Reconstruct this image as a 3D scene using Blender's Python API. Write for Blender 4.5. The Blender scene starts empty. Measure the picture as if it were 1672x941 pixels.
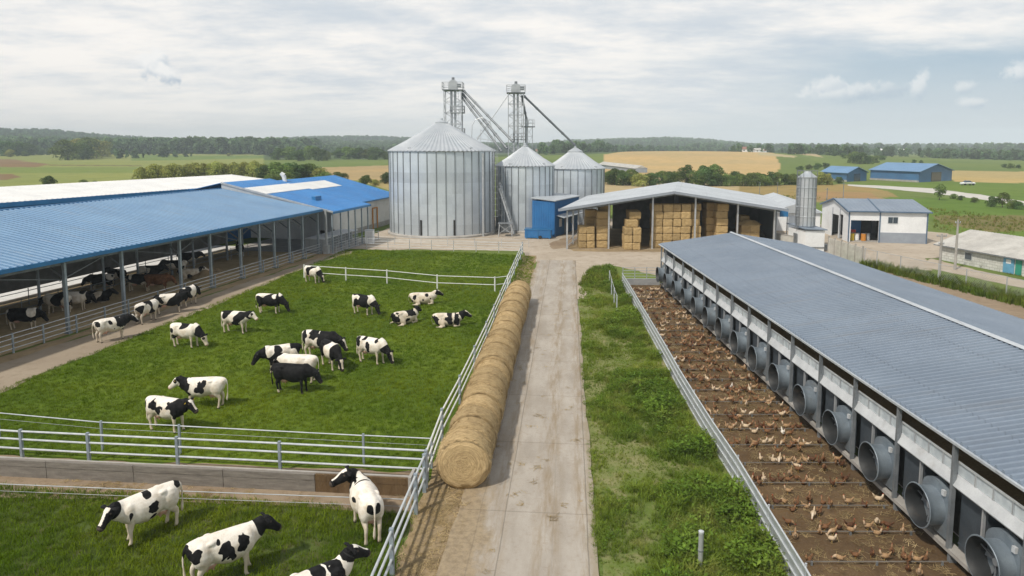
import bpy, bmesh, math, random
import numpy as np
from mathutils import Vector, Matrix, noise

R = math.radians
scene = bpy.context.scene
C = scene.collection
random.seed(7)
HAZE = 0.00030
rng = np.random.default_rng(7)

# ---------------------------------------------------------------- camera
F = 1100.0; PITCH = R(6.0); CAMZ = 12.0
V0 = 238 + F*math.tan(PITCH)
SP, CP = math.sin(PITCH), math.cos(PITCH)

def ray(u, v):
    cx = (u-836)/F; cy = -(v-V0)/F
    return Vector((cx, CP+SP*cy, -SP+CP*cy))

def gp(u, v, z=0.0):
    """where the view line through a photo pixel meets height z"""
    d = ray(u, v); t = (z-CAMZ)/d.z
    return Vector((d.x*t, d.y*t, z))

def atdepth(u, v, y):
    d = ray(u, v); t = y/d.y
    return Vector((d.x*t, y, CAMZ+d.z*t))

cam_data = bpy.data.cameras.new('camera')
cam = bpy.data.objects.new('camera', cam_data)
C.objects.link(cam)
cam.location = (0, 0, CAMZ)
cam.rotation_euler = (R(90)-PITCH, 0, 0)
cam_data.sensor_width = 36.0
cam_data.lens = F/1672*36.0
cam_data.shift_y = -(470.5-V0)/1672
cam_data.clip_start = 0.1
cam_data.clip_end = 20000
scene.camera = cam

ORD = ('first second third fourth fifth sixth seventh eighth ninth tenth eleventh twelfth thirteenth fourteenth fifteenth '
       'sixteenth seventeenth eighteenth nineteenth twentieth twenty-first twenty-second twenty-third twenty-fourth '
       'twenty-fifth twenty-sixth twenty-seventh twenty-eighth twenty-ninth thirtieth').split()

# ---------------------------------------------------------------- objects
WL = {}
Z = Vector((0, 0, 1))

def tag(o, label=None, cat=None, group=None, kind=None):
    if label: o['label'] = label
    if cat: o['category'] = cat
    if group: o['group'] = group
    if kind: o['kind'] = kind
    return o

def thing(name, label, cat, loc=(0, 0, 0), group=None):
    o = bpy.data.objects.new(name, None)
    C.objects.link(o)
    o.empty_display_size = 0.2
    o.location = loc
    WL[o.name] = Vector(loc)
    return tag(o, label, cat, group)

def copy_tree(o, parent=None):
    c = o.copy(); C.objects.link(c)
    if parent is not None: c.parent = parent
    for ch in list(o.children): copy_tree(ch, c)
    return c

class MB:
    def __init__(s): s.v = []; s.f = []; s.m = []; s.cur = 0
    def add(s, vs, fs):
        b = len(s.v); s.v.extend([tuple(x) for x in vs])
        for f in fs: s.f.append(tuple(i+b for i in f)); s.m.append(s.cur)
        return s
    def box(s, c, size, ax=None):
        cx = Vector(c); X, Y, Z = (Vector((1,0,0)), Vector((0,1,0)), Vector((0,0,1))) if ax is None else ax
        hx, hy, hz = size[0]/2, size[1]/2, size[2]/2
        vs = [cx+X*(hx*a)+Y*(hy*b)+Z*(hz*c_) for c_ in (-1,1) for b in (-1,1) for a in (-1,1)]
        return s.add(vs, [(0,2,3,1),(4,5,7,6),(0,1,5,4),(2,6,7,3),(0,4,6,2),(1,3,7,5)])
    def bar(s, p, q, w, h=None):
        h = w if h is None else h
        p, q = Vector(p), Vector(q); d = q-p; L = d.length
        if L < 1e-6: return s
        d.normalize()
        up = Vector((0,0,1)) if abs(d.z) < .95 else Vector((1,0,0))
        side = d.cross(up).normalized(); up2 = side.cross(d)
        return s.box((p+q)/2, (w, L, h), (side, d, up2))
    def tube(s, p, q, r0, r1=None, n=8, caps=True):
        r1 = r0 if r1 is None else r1
        p, q = Vector(p), Vector(q); d = (q-p).normalized()
        up = Vector((0,0,1)) if abs(d.z) < .95 else Vector((1,0,0))
        a = d.cross(up).normalized(); b = d.cross(a)
        vs = []
        for c, r in ((p, r0), (q, r1)):
            for i in range(n):
                t = 2*math.pi*i/n; vs.append(c+a*(r*math.cos(t))+b*(r*math.sin(t)))
        fs = [(i, (i+1)%n, n+(i+1)%n, n+i) for i in range(n)]
        if caps: fs += [tuple(range(n-1,-1,-1)), tuple(range(n, 2*n))]
        return s.add(vs, fs)
    def path(s, pts, r, n=8):
        for a, b in zip(pts[:-1], pts[1:]): s.tube(a, b, r, r, n)
        return s
    def loft(s, secs, n=12):
        """secs: (centre, half-axis A, half-axis B [, squareness])"""
        vs = []
        for sec in secs:
            c, A, B = Vector(sec[0]), Vector(sec[1]), Vector(sec[2])
            e = sec[3] if len(sec) > 3 else 1.0
            for i in range(n):
                t = 2*math.pi*i/n
                ct, st = math.cos(t), math.sin(t)
                vs.append(c+A*(math.copysign(abs(ct)**e, ct))+B*(math.copysign(abs(st)**e, st)))
        k = len(secs); fs = []
        for j in range(k-1):
            for i in range(n):
                fs.append((j*n+i, j*n+(i+1)%n, (j+1)*n+(i+1)%n, (j+1)*n+i))
        fs.append(tuple(range(n-1,-1,-1))); fs.append(tuple(range((k-1)*n, k*n)))
        return s.add(vs, fs)
    def lathe(s, prof, n=24, c=(0,0,0), closed=False):
        c = Vector(c); vs = []
        for r, z in prof:
            for i in range(n):
                t = 2*math.pi*i/n; vs.append(c+Vector((r*math.cos(t), r*math.sin(t), z)))
        fs = []; k = len(prof)
        for j in range(k if closed else k-1):
            j2 = (j+1) % k
            for i in range(n): fs.append((j*n+i, j*n+(i+1)%n, j2*n+(i+1)%n, j2*n+i))
        if not closed:
            if prof[0][0] > 1e-4: fs.append(tuple(range(n-1,-1,-1)))
            if prof[-1][0] > 1e-4: fs.append(tuple(range((k-1)*n, k*n)))
        return s.add(vs, fs)
    def prism(s, pts, thick):
        """planar polygon pts extruded by the vector thick"""
        k = len(pts); t = Vector(thick); P = [Vector(p) for p in pts]
        vs = P+[p+t for p in P]
        fs = [tuple(range(k)), tuple(range(2*k-1, k-1, -1))]
        fs += [(i, i+k, (i+1)%k+k, (i+1)%k) for i in range(k)]
        return s.add(vs, fs)
    def build(s, name, mat, parent=None, origin=None, smooth=False, fix=True):
        me = bpy.data.meshes.new(name)
        o = bpy.data.objects.new(name, me)
        org = WL[parent.name] if parent is not None else Vector(origin if origin is not None else (0,0,0))
        me.from_pydata([(x-org.x, y-org.y, z-org.z) for x, y, z in s.v], [], s.f)
        for m in (mat if isinstance(mat, (list, tuple)) else [mat]): me.materials.append(m)
        if any(s.m): me.polygons.foreach_set('material_index', s.m)
        if smooth: me.polygons.foreach_set('use_smooth', [True]*len(me.polygons))
        me.update()
        if fix:
            bm = bmesh.new(); bm.from_mesh(me)
            bmesh.ops.recalc_face_normals(bm, faces=bm.faces); bm.to_mesh(me); bm.free()
        C.objects.link(o)
        if parent is not None:
            o.parent = parent; WL[o.name] = org.copy()
        else:
            o.location = org; WL[o.name] = org.copy()
        return o

def smooth_by_angle(o, deg=40):
    me = o.data
    me.polygons.foreach_set('use_smooth', [True]*len(me.polygons))
    bm = bmesh.new(); bm.from_mesh(me)
    lim = R(deg)
    for e in bm.edges:
        if len(e.link_faces) == 2 and e.calc_face_angle(0) > lim: e.smooth = False
    bm.to_mesh(me); bm.free()
    return o

class Frame:
    """local axes on the ground: s along d, t to the left of it"""
    def __init__(s, o, d):
        s.o = Vector((o[0], o[1], 0)); d = Vector((d[0], d[1], 0)).normalized()
        s.d = d; s.n = Vector((-d.y, d.x, 0))
    def P(s, a, t, z=0.0): return s.o+s.d*a+s.n*t+Vector((0,0,z))
    def axes(s): return (s.d, s.n, Vector((0,0,1)))

# ---------------------------------------------------------------- materials
def lin(r, g, b):
    f = lambda c: c/12.92 if c <= .04045 else ((c+.055)/1.055)**2.4
    return (f(r/255), f(g/255), f(b/255))

def nd(nt, typ, ins=None, **props):
    n = nt.nodes.new(typ)
    for k, v in props.items(): setattr(n, k, v)
    for k, v in (ins or {}).items():
        if isinstance(v, bpy.types.NodeSocket): nt.links.new(v, n.inputs[k])
        else:
            sk = n.inputs[k]
            if sk.type == 'RGBA' and len(v) == 3: v = (*v, 1)
            sk.default_value = v
    return n

def mth(nt, op, a, b=0.0, c=0.0, clamp=False):
    n = nt.nodes.new('ShaderNodeMath'); n.operation = op; n.use_clamp = clamp
    for i, v in enumerate((a, b, c)):
        if isinstance(v, bpy.types.NodeSocket): nt.links.new(v, n.inputs[i])
        else: n.inputs[i].default_value = v
    return n.outputs[0]

def ramp(nt, val, lo, hi, smooth=True):
    n = nd(nt, 'ShaderNodeMapRange', {'Value': val, 'From Min': lo, 'From Max': hi, 'To Min': 0.0, 'To Max': 1.0})
    n.interpolation_type = 'SMOOTHSTEP' if smooth else 'LINEAR'
    return n.outputs[0]

def mix(nt, f, a, b, blend='MIX'):
    n = nt.nodes.new('ShaderNodeMix'); n.data_type = 'RGBA'; n.blend_type = blend; n.clamp_factor = True
    for i, v in ((0, f), (6, a), (7, b)):
        if isinstance(v, bpy.types.NodeSocket): nt.links.new(v, n.inputs[i])
        elif i == 0: n.inputs[0].default_value = v
        else: n.inputs[i].default_value = (*v[:3], 1)
    return n.outputs[2]

def noise_n(nt, vec, scale, detail=4, rough=.55, w=None):
    n = nt.nodes.new('ShaderNodeTexNoise')
    if vec is not None: nt.links.new(vec, n.inputs['Vector'])
    n.inputs['Scale'].default_value = scale; n.inputs['Detail'].default_value = detail
    n.inputs['Roughness'].default_value = rough
    return n.outputs['Fac']

def scaled(nt, vec, sc):
    return nd(nt, 'ShaderNodeMapping', {'Vector': vec, 'Scale': sc}).outputs[0]

def new_mat(name):
    m = bpy.data.materials.new(name); m.use_nodes = True
    nt = m.node_tree; nt.nodes.clear()
    out = nt.nodes.new('ShaderNodeOutputMaterial')
    b = nt.nodes.new('ShaderNodeBsdfPrincipled')
    nt.links.new(b.outputs[0], out.inputs[0])
    return m, nt, b, out

def setc(nt, sock, v):
    if isinstance(v, bpy.types.NodeSocket): nt.links.new(v, sock)
    elif sock.type == 'RGBA': sock.default_value = (*v[:3], 1)
    else: sock.default_value = v

def bump(nt, b, h, strength=.3, dist=.02):
    n = nd(nt, 'ShaderNodeBump', {'Height': h, 'Strength': strength, 'Distance': dist})
    nt.links.new(n.outputs[0], b.inputs['Normal'])

def pos(nt): return nt.nodes.new('ShaderNodeNewGeometry').outputs['Position']
def objco(nt): return nt.nodes.new('ShaderNodeTexCoord').outputs['Object']

def pm(name, c, c2=None, rough=.6, metal=0.0, scale=1.2, bs=0, bscale=40, coord='pos', streak=None, spec=.5, fine=.12, dirt=0.0, attr=None, sheets=None):
    """general painted / mineral / metal surface with uneven tone"""
    m, nt, b, out = new_mat(name)
    co = pos(nt) if coord == 'pos' else objco(nt)
    v = scaled(nt, co, streak) if streak else co
    c2 = c2 or tuple(x*.78 for x in c)
    f = ramp(nt, noise_n(nt, v, scale, 6, .6), .3, .7)
    col = mix(nt, f, c2, c)
    f2 = noise_n(nt, co, scale*14, 3)
    col = mix(nt, mth(nt, 'MULTIPLY', ramp(nt, f2, .35, .75), fine), col, tuple(x*.35 for x in c))
    if dirt:
        d = ramp(nt, noise_n(nt, co, scale*.45+.3, 8, .7), .52, .75)
        col = mix(nt, mth(nt, 'MULTIPLY', d, dirt), col, (.16, .12, .08))
    if sheets:      # single roof sheets differ a little, with faint run-off streaks
        dv, wd, am = sheets
        q = nd(nt, 'ShaderNodeVectorMath', {0: co, 1: dv}, operation='DOT_PRODUCT').outputs['Value']
        wn = nd(nt, 'ShaderNodeTexWhiteNoise', {'W': mth(nt, 'FLOOR', mth(nt, 'DIVIDE', q, wd))}, noise_dimensions='1D').outputs['Value']
        col = mix(nt, mth(nt, 'MULTIPLY', wn, am), col, tuple(x*.45 for x in c))
        cross = Vector((-dv[1], dv[0], 0))
        q2 = nd(nt, 'ShaderNodeVectorMath', {0: co, 1: tuple(cross)}, operation='DOT_PRODUCT').outputs['Value']
        sv = nd(nt, 'ShaderNodeCombineXYZ', {0: mth(nt, 'MULTIPLY', q, 2.4), 1: mth(nt, 'MULTIPLY', q2, .16), 2: 0.0}).outputs[0]
        col = mix(nt, mth(nt, 'MULTIPLY', ramp(nt, noise_n(nt, sv, 1.0, 8, .7), .50, .72), am*1.6), col, (.20,.17,.13))
        lp = mth(nt, 'ABSOLUTE', mth(nt, 'SUBTRACT', mth(nt, 'FRACT', mth(nt, 'DIVIDE', q2, 3.1)), .5))
        col = mix(nt, mth(nt, 'MULTIPLY', mth(nt, 'SUBTRACT', 1.0, ramp(nt, lp, .0, .012)), .35), col, tuple(x*.3 for x in c))
    if attr:
        a = nd(nt, 'ShaderNodeAttribute', attribute_name=attr)
        col = mix(nt, 1.0, col, a.outputs['Color'], 'MULTIPLY')
    setc(nt, b.inputs['Base Color'], col)
    r = nd(nt, 'ShaderNodeMapRange', {'Value': f2, 'To Min': rough*.8, 'To Max': min(1, rough*1.2)}).outputs[0]
    setc(nt, b.inputs['Roughness'], r)
    b.inputs['Metallic'].default_value = metal
    b.inputs['Specular IOR Level'].default_value = spec
    if bs: bump(nt, b, noise_n(nt, co, bscale, 5), bs, .03)
    return m

M = {}
M['galv'] = pm('galvanised_steel', (.58,.60,.62), (.45,.48,.51), rough=.45, metal=.55, scale=2.0, coord='pos')
M['galv_dark'] = pm('weathered_steel', (.26,.28,.30), (.17,.19,.21), rough=.55, metal=.4, scale=2.0)
M['rail'] = pm('fence_galvanised', (.66,.69,.71), (.50,.54,.57), rough=.42, metal=.35, scale=3.0)
M['white_rail'] = pm('fence_white', (.72,.73,.71), (.55,.57,.55), rough=.5, scale=3.0)
M['post'] = pm('post_steel', (.36,.42,.47), (.26,.31,.36), rough=.5, metal=.35, scale=2.5)
M['blue_roof'] = pm('blue_roof_sheet', (.030,.20,.50), (.024,.16,.42), rough=.40, scale=.35, spec=.5, fine=.08, sheets=((.2096,.9778,0),1.1,.14))
M['blue_faded'] = pm('faded_blue_sheet', (.115,.24,.40), (.085,.20,.36), rough=.45, scale=.22, spec=.5, fine=.1, sheets=((.2096,.9778,0),1.1,.16))
M['blue_trim'] = pm('blue_trim', (.03,.19,.42), (.022,.15,.35), rough=.45, scale=1.0)
M['blue_wall'] = pm('blue_wall_sheet', (.025,.16,.40), (.02,.13,.34), rough=.5, scale=.8)
M['white_roof'] = pm('white_roof_sheet', (.76,.76,.75), (.66,.67,.67), rough=.5, scale=.5, sheets=((.358,.934,0),1.0,.10))
M['white_wall'] = pm('white_sheet_wall', (.79,.81,.83), (.70,.72,.74), rough=.6, scale=.6, dirt=.14)
M['cream_wall'] = pm('cream_wall', (.67,.67,.65), (.57,.57,.55), rough=.8, scale=.5, dirt=.25)
M['grey_wall'] = pm('grey_wall_sheet', (.30,.34,.39), (.25,.28,.33), rough=.6, scale=.8)
M['block'] = pm('concrete_block', (.55,.54,.50), (.42,.41,.38), rough=.85, scale=1.2, dirt=.4, bs=.2)
M['concrete'] = pm('concrete', (.40,.385,.36), (.29,.275,.255), rough=.85, scale=1.0, dirt=.45, bs=.25, bscale=25)
M['apron'] = pm('pale_concrete', (.72,.71,.68), (.62,.61,.58), rough=.8, scale=.8)
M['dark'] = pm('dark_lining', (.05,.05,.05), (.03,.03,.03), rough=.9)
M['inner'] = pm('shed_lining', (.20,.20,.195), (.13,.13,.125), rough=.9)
M['roof_grey'] = pm('grey_roof_sheet', (.215,.265,.335), (.175,.22,.285), rough=.48, scale=.3, spec=.5, fine=.1, sheets=((0,1,0),1.05,.12))
M['roof_pale'] = pm('pale_roof_sheet', (.56,.60,.64), (.46,.50,.54), rough=.45, scale=.3, metal=.25, sheets=((.26,.965,0),1.0,.14))
M['roof_old'] = pm('fibre_cement_roof', (.50,.49,.46), (.36,.35,.33), rough=.85, scale=.6, dirt=.3)
M['panel_dark'] = pm('slate_blue_panel', (.065,.08,.096), (.045,.056,.07), rough=.5, scale=1.4, metal=.2, dirt=.2)
M['fan_metal'] = pm('fan_cowl_metal', (.23,.275,.315), (.16,.195,.23), rough=.5, metal=.3, scale=2.0, dirt=.3)
M['ledge'] = pm('pale_ledge', (.54,.56,.58), (.42,.44,.46), rough=.5, scale=1.5, dirt=.35)
M['black'] = pm('black_rubber', (.02,.02,.02), (.015,.015,.015), rough=.6)
M['slate_trim'] = pm('slate_trim', (.10,.16,.24), (.075,.12,.19), rough=.5)
M['yellow'] = pm('yellow_plastic', (.75,.55,.04), rough=.45)
M['green_door'] = pm('green_door', (.03,.28,.20), rough=.5)
M['door_blue'] = pm('light_blue_door', (.14,.38,.58), rough=.5)
M['wood'] = pm('grey_timber', (.215,.195,.17), (.14,.125,.11), rough=.85, scale=.8, streak=(1.5,14,14), bs=.3, bscale=18)
M['trunk'] = pm('bark', (.10,.075,.055), (.07,.055,.04), rough=.9, scale=4)
M['red'] = pm('red_paint', (.45,.06,.04), rough=.5)
M['orange'] = pm('orange_paint', (.6,.25,.04), rough=.5)

def glass_mat():
    m, nt, b, out = new_mat('window_glass')
    b.inputs['Base Color'].default_value = (.05,.07,.09,1); b.inputs['Roughness'].default_value = .12
    b.inputs['Specular IOR Level'].default_value = .8
    return m
M['glass'] = glass_mat()
def clear_mat():
    m, nt, b, out = new_mat('clear_sheet')
    co = pos(nt)
    setc(nt, b.inputs['Base Color'], mix(nt, ramp(nt, noise_n(nt, co, 3, 5), .3, .7), (.38,.43,.47), (.55,.60,.63)))
    b.inputs['Roughness'].default_value = .3
    return m
M['clear'] = clear_mat()

def straw_mat(name, base, dark, light, rings=False):
    m, nt, b, out = new_mat(name)
    oi = nt.nodes.new('ShaderNodeObjectInfo')
    co = objco(nt)
    off = nd(nt, 'ShaderNodeVectorMath', {0: oi.outputs['Location'], 1: (3.1, 1.7, 2.3)}, operation='MULTIPLY').outputs[0]
    v = nd(nt, 'ShaderNodeVectorMath', {0: co, 1: off}, operation='ADD').outputs[0]
    a = noise_n(nt, scaled(nt, v, (7, 40, 40) if not rings else (30, 9, 30)), 1.3, 6, .7)
    b1 = noise_n(nt, v, 1.6, 5, .6)
    c_ = noise_n(nt, v, 45, 3, .6)
    col = mix(nt, ramp(nt, a, .3, .72), dark, light)
    col = mix(nt, mth(nt, 'MULTIPLY', ramp(nt, b1, .35, .7), .6), col, base)
    col = mix(nt, mth(nt, 'MULTIPLY', ramp(nt, c_, .55, .75), .45), col, tuple(x*.3 for x in dark))
    hsv = nd(nt, 'ShaderNodeHueSaturation', {'Color': col, 'Value': nd(nt, 'ShaderNodeMapRange', {'Value': oi.outputs['Random'], 'To Min': .8, 'To Max': 1.15}).outputs[0]}).outputs[0]
    setc(nt, b.inputs['Base Color'], hsv)
    b.inputs['Roughness'].default_value = .9; b.inputs['Specular IOR Level'].default_value = .15
    bump(nt, b, mth(nt, 'ADD', a, mth(nt, 'MULTIPLY', c_, .6)), .7, .04)
    return m
M['bale'] = straw_mat('round_bale_straw', (.50,.355,.17), (.24,.155,.065), (.66,.50,.26), True)
M['bale_sq'] = straw_mat('square_bale_straw', (.47,.34,.165), (.23,.15,.065), (.60,.45,.23))
M['litter'] = straw_mat('straw_litter', (.30,.21,.10), (.15,.10,.05), (.45,.33,.17))
# ---------------------------------------------------------------- world, sun
SUN_EL, SUN_AZ = 50.0, 224.0   # azimuth clockwise from +Y: from the left, a little behind the camera
def make_world():
    w = bpy.data.worlds.new('World'); scene.world = w; w.use_nodes = True
    nt = w.node_tree; nt.nodes.clear()
    out = nt.nodes.new('ShaderNodeOutputWorld'); bg = nt.nodes.new('ShaderNodeBackground')
    nt.links.new(bg.outputs[0], out.inputs[0])
    sky = nt.nodes.new('ShaderNodeTexSky'); sky.sky_type = 'NISHITA'; sky.sun_disc = False
    sky.sun_elevation = R(SUN_EL); sky.sun_rotation = R(SUN_AZ); sky.dust_density = 2.0; sky.altitude = 100
    d = nt.nodes.new('ShaderNodeTexCoord').outputs['Generated']
    sx = nd(nt, 'ShaderNodeSeparateXYZ', {0: d})
    x, y, z = sx.outputs
    zc = mth(nt, 'MAXIMUM', z, 0.0)
    den = mth(nt, 'ADD', zc, .12)
    px = mth(nt, 'DIVIDE', x, den); py = mth(nt, 'DIVIDE', y, den)
    pv = nd(nt, 'ShaderNodeCombineXYZ', {0: px, 1: py, 2: 0.0}).outputs[0]
    # high thin sheet, streaked
    n1 = noise_n(nt, scaled(nt, pv, (.55, .70, 1)), 1.0, 10, .64)
    n2 = noise_n(nt, scaled(nt, pv, (1.7, 2.3, 1)), 1.0, 9, .66)
    n3 = noise_n(nt, scaled(nt, pv, (.10, .16, 1)), 1.0, 3, .5)
    sheet = mth(nt, 'ADD', mth(nt, 'MULTIPLY', n1, .62), mth(nt, 'MULTIPLY', n2, .38))
    sheet = ramp(nt, sheet, .38, .60)
    # clearer sky to the right and low
    az = mth(nt, 'DIVIDE', x, mth(nt, 'MAXIMUM', y, .05))
    right = ramp(nt, mth(nt, 'ADD', az, mth(nt, 'MULTIPLY', mth(nt, 'SUBTRACT', n1, .5), .9)), .12, .62)
    elev = ramp(nt, mth(nt, 'ADD', zc, mth(nt, 'MULTIPLY', mth(nt, 'SUBTRACT', n1, .5), .12)), .105, .16)
    clear = mth(nt, 'MULTIPLY', right, mth(nt, 'SUBTRACT', 1.0, elev))
    skyc = mix(nt, 1.0, sky.outputs[0], (.082,)*3, 'MULTIPLY')
    blue = mix(nt, .75, skyc, lin(172, 199, 219))
    grey = lin(213, 221, 229); white = (1.06,1.02,.97)
    cl = mix(nt, sheet, grey, white)
    cover = mth(nt, 'SUBTRACT', 1.0, mth(nt, 'MULTIPLY', clear, .88))
    col = mix(nt, cover, blue, cl)
    # horizon veil
    veil = mth(nt, 'SUBTRACT', 1.0, ramp(nt, zc, .0, .12))
    warm = mix(nt, ramp(nt, az, -.8, .7), (1.04,1.0,.94), lin(224, 230, 234))
    col = mix(nt, mth(nt, 'MULTIPLY', veil, .75), col, warm)
    # small cumulus: (direction px, size, brightness)
    for (u, v, su, sv, tilt, amt) in ((250, 103, 30, 27, 0, 1.0), (270, 121, 30, 18, .5, 1.0), (1385, 150, 95, 19, -.05, .5), (1350, 139, 30, 16, 0, .5), (1503, 140, 16, 30, 0, .55),
                                      (1575, 143, 22, 14, 0, .45), (1590, 168, 34, 12, 0, .5), (1668, 118, 34, 24, 0, .6)):
        q = ray(u, v).normalized(); q2 = ray(u+10, v).normalized(); k = (q2-q).length/10
        rt = (q2-q).normalized(); upv = rt.cross(q).normalized()
        if tilt: rt, upv = rt*math.cos(tilt)-upv*math.sin(tilt), upv*math.cos(tilt)+rt*math.sin(tilt)
        a = nd(nt, 'ShaderNodeVectorMath', {0: d, 1: tuple(rt)}, operation='DOT_PRODUCT').outputs['Value']
        bb = nd(nt, 'ShaderNodeVectorMath', {0: d, 1: tuple(upv)}, operation='DOT_PRODUCT').outputs['Value']
        c0, c1 = rt.dot(q), upv.dot(q)
        a = mth(nt, 'DIVIDE', mth(nt, 'SUBTRACT', a, c0), k*su); bb = mth(nt, 'DIVIDE', mth(nt, 'SUBTRACT', bb, c1), k*sv)
        r2 = mth(nt, 'SQRT', mth(nt, 'ADD', mth(nt, 'MULTIPLY', a, a), mth(nt, 'MULTIPLY', bb, bb)))
        wob = noise_n(nt, d, 55, 8, .65)
        e = mth(nt, 'ADD', r2, mth(nt, 'MULTIPLY', mth(nt, 'SUBTRACT', wob, .5), 2.4))
        mk = mth(nt, 'MULTIPLY', mth(nt, 'SUBTRACT', 1.0, ramp(nt, e, .45, 1.15)), amt)
        under = ramp(nt, mth(nt, 'ADD', mth(nt, 'SUBTRACT', bb, mth(nt, 'MULTIPLY', a, .6)), mth(nt, 'MULTIPLY', mth(nt, 'SUBTRACT', wob, .5), 1.5)), -.9, .25)
        col = mix(nt, mk, col, mix(nt, under, lin(172, 190, 208), lin(255, 254, 252)))
    col = mix(nt, mth(nt, 'MULTIPLY', ramp(nt, zc, .28, .70), .42), col, (.16,.20,.27))      # unseen upper sky darkened to lower the ambient light
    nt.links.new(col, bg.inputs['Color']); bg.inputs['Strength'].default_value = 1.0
    return nt
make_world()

sd = bpy.data.lights.new('sun', 'SUN'); sun = bpy.data.objects.new('sun', sd); C.objects.link(sun)
sd.energy = 3.6; sd.angle = R(2.5); sd.color = (1, .93, .82)
a = R(SUN_AZ); e = R(SUN_EL)
tosun = Vector((math.sin(a)*math.cos(e), math.cos(a)*math.cos(e), math.sin(e)))
sun.rotation_euler = tosun.to_track_quat('Z', 'Y').to_euler()
sun.location = (0, 0, 200)

scene.view_settings.view_transform = 'Standard'
scene.view_settings.look = 'None'
scene.view_settings.exposure = 0.0
scene.view_settings.gamma = 1.0
scene.cycles.max_bounces = 6
scene.cycles.diffuse_bounces = 3
scene.cycles.glossy_bounces = 3
scene.cycles.transmission_bounces = 3
scene.cycles.transparent_max_bounces = 8
scene.cycles.volume_bounces = 0
scene.cycles.sample_clamp_indirect = 6.0
scene.cycles.use_adaptive_sampling = True
scene.cycles.adaptive_threshold = 0.02
scene.cycles.use_denoising = True

# ---------------------------------------------------------------- terrain
RIDGE = [(-900,222),(-300,219),(0,216),(90,217),(180,224),(300,228),(410,229),(500,223),(600,222),(700,226),(790,233),(870,235),(930,229),(1010,226),(1090,224),(1160,228),(1250,236),(1350,240),(1672,241),(2600,240)]
ru = np.array([p[0] for p in RIDGE], float); rv = np.array([p[1] for p in RIDGE], float)
def smst(x): x = np.clip(x, 0, 1); return x*x*(3-2*x)
def height(x, y):
    """ground height, metres (numpy)"""
    x = np.asarray(x, float); y = np.asarray(y, float)
    r = np.hypot(x, y)
    u = 836+F*x/np.maximum(np.abs(y), 1e-3)*np.where(y > 0, 1, 40*np.sign(x)+.01)
    v = np.interp(np.clip(u, -900, 2600), ru, rv)
    top = 12+(238-v)/F*2300-15
    h = np.maximum(top, 2)*smst((r-1150)/1100)
    h = h+1.6*np.sin(x/190+1.3)*np.sin(y/230)*smst((r-320)/500)+.8*np.sin(x/77)*np.cos(y/91+2)*smst((r-320)/500)
    # golden field swell on the right of the silos
    h = h+7*np.exp(-(((x-150)/170)**2+((y-620)/190)**2))*smst((r-260)/240)
    # meadow up on the wooded hill
    return h

def inpoly(px, py, poly):
    res = np.zeros(px.shape, bool); n = len(poly); j = n-1
    for i in range(n):
        xi, yi = poly[i]; xj, yj = poly[j]
        c = ((yi > py) != (yj > py)) & (px < (xj-xi)*(py-yi)/(yj-yi+1e-9)+xi)
        res ^= c; j = i
    return res

def project(x, y, z):
    zz = z-CAMZ; dep = y*CP-zz*SP; up = y*SP+zz*CP
    return 836+F*x/dep, V0-F*up/dep

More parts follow.
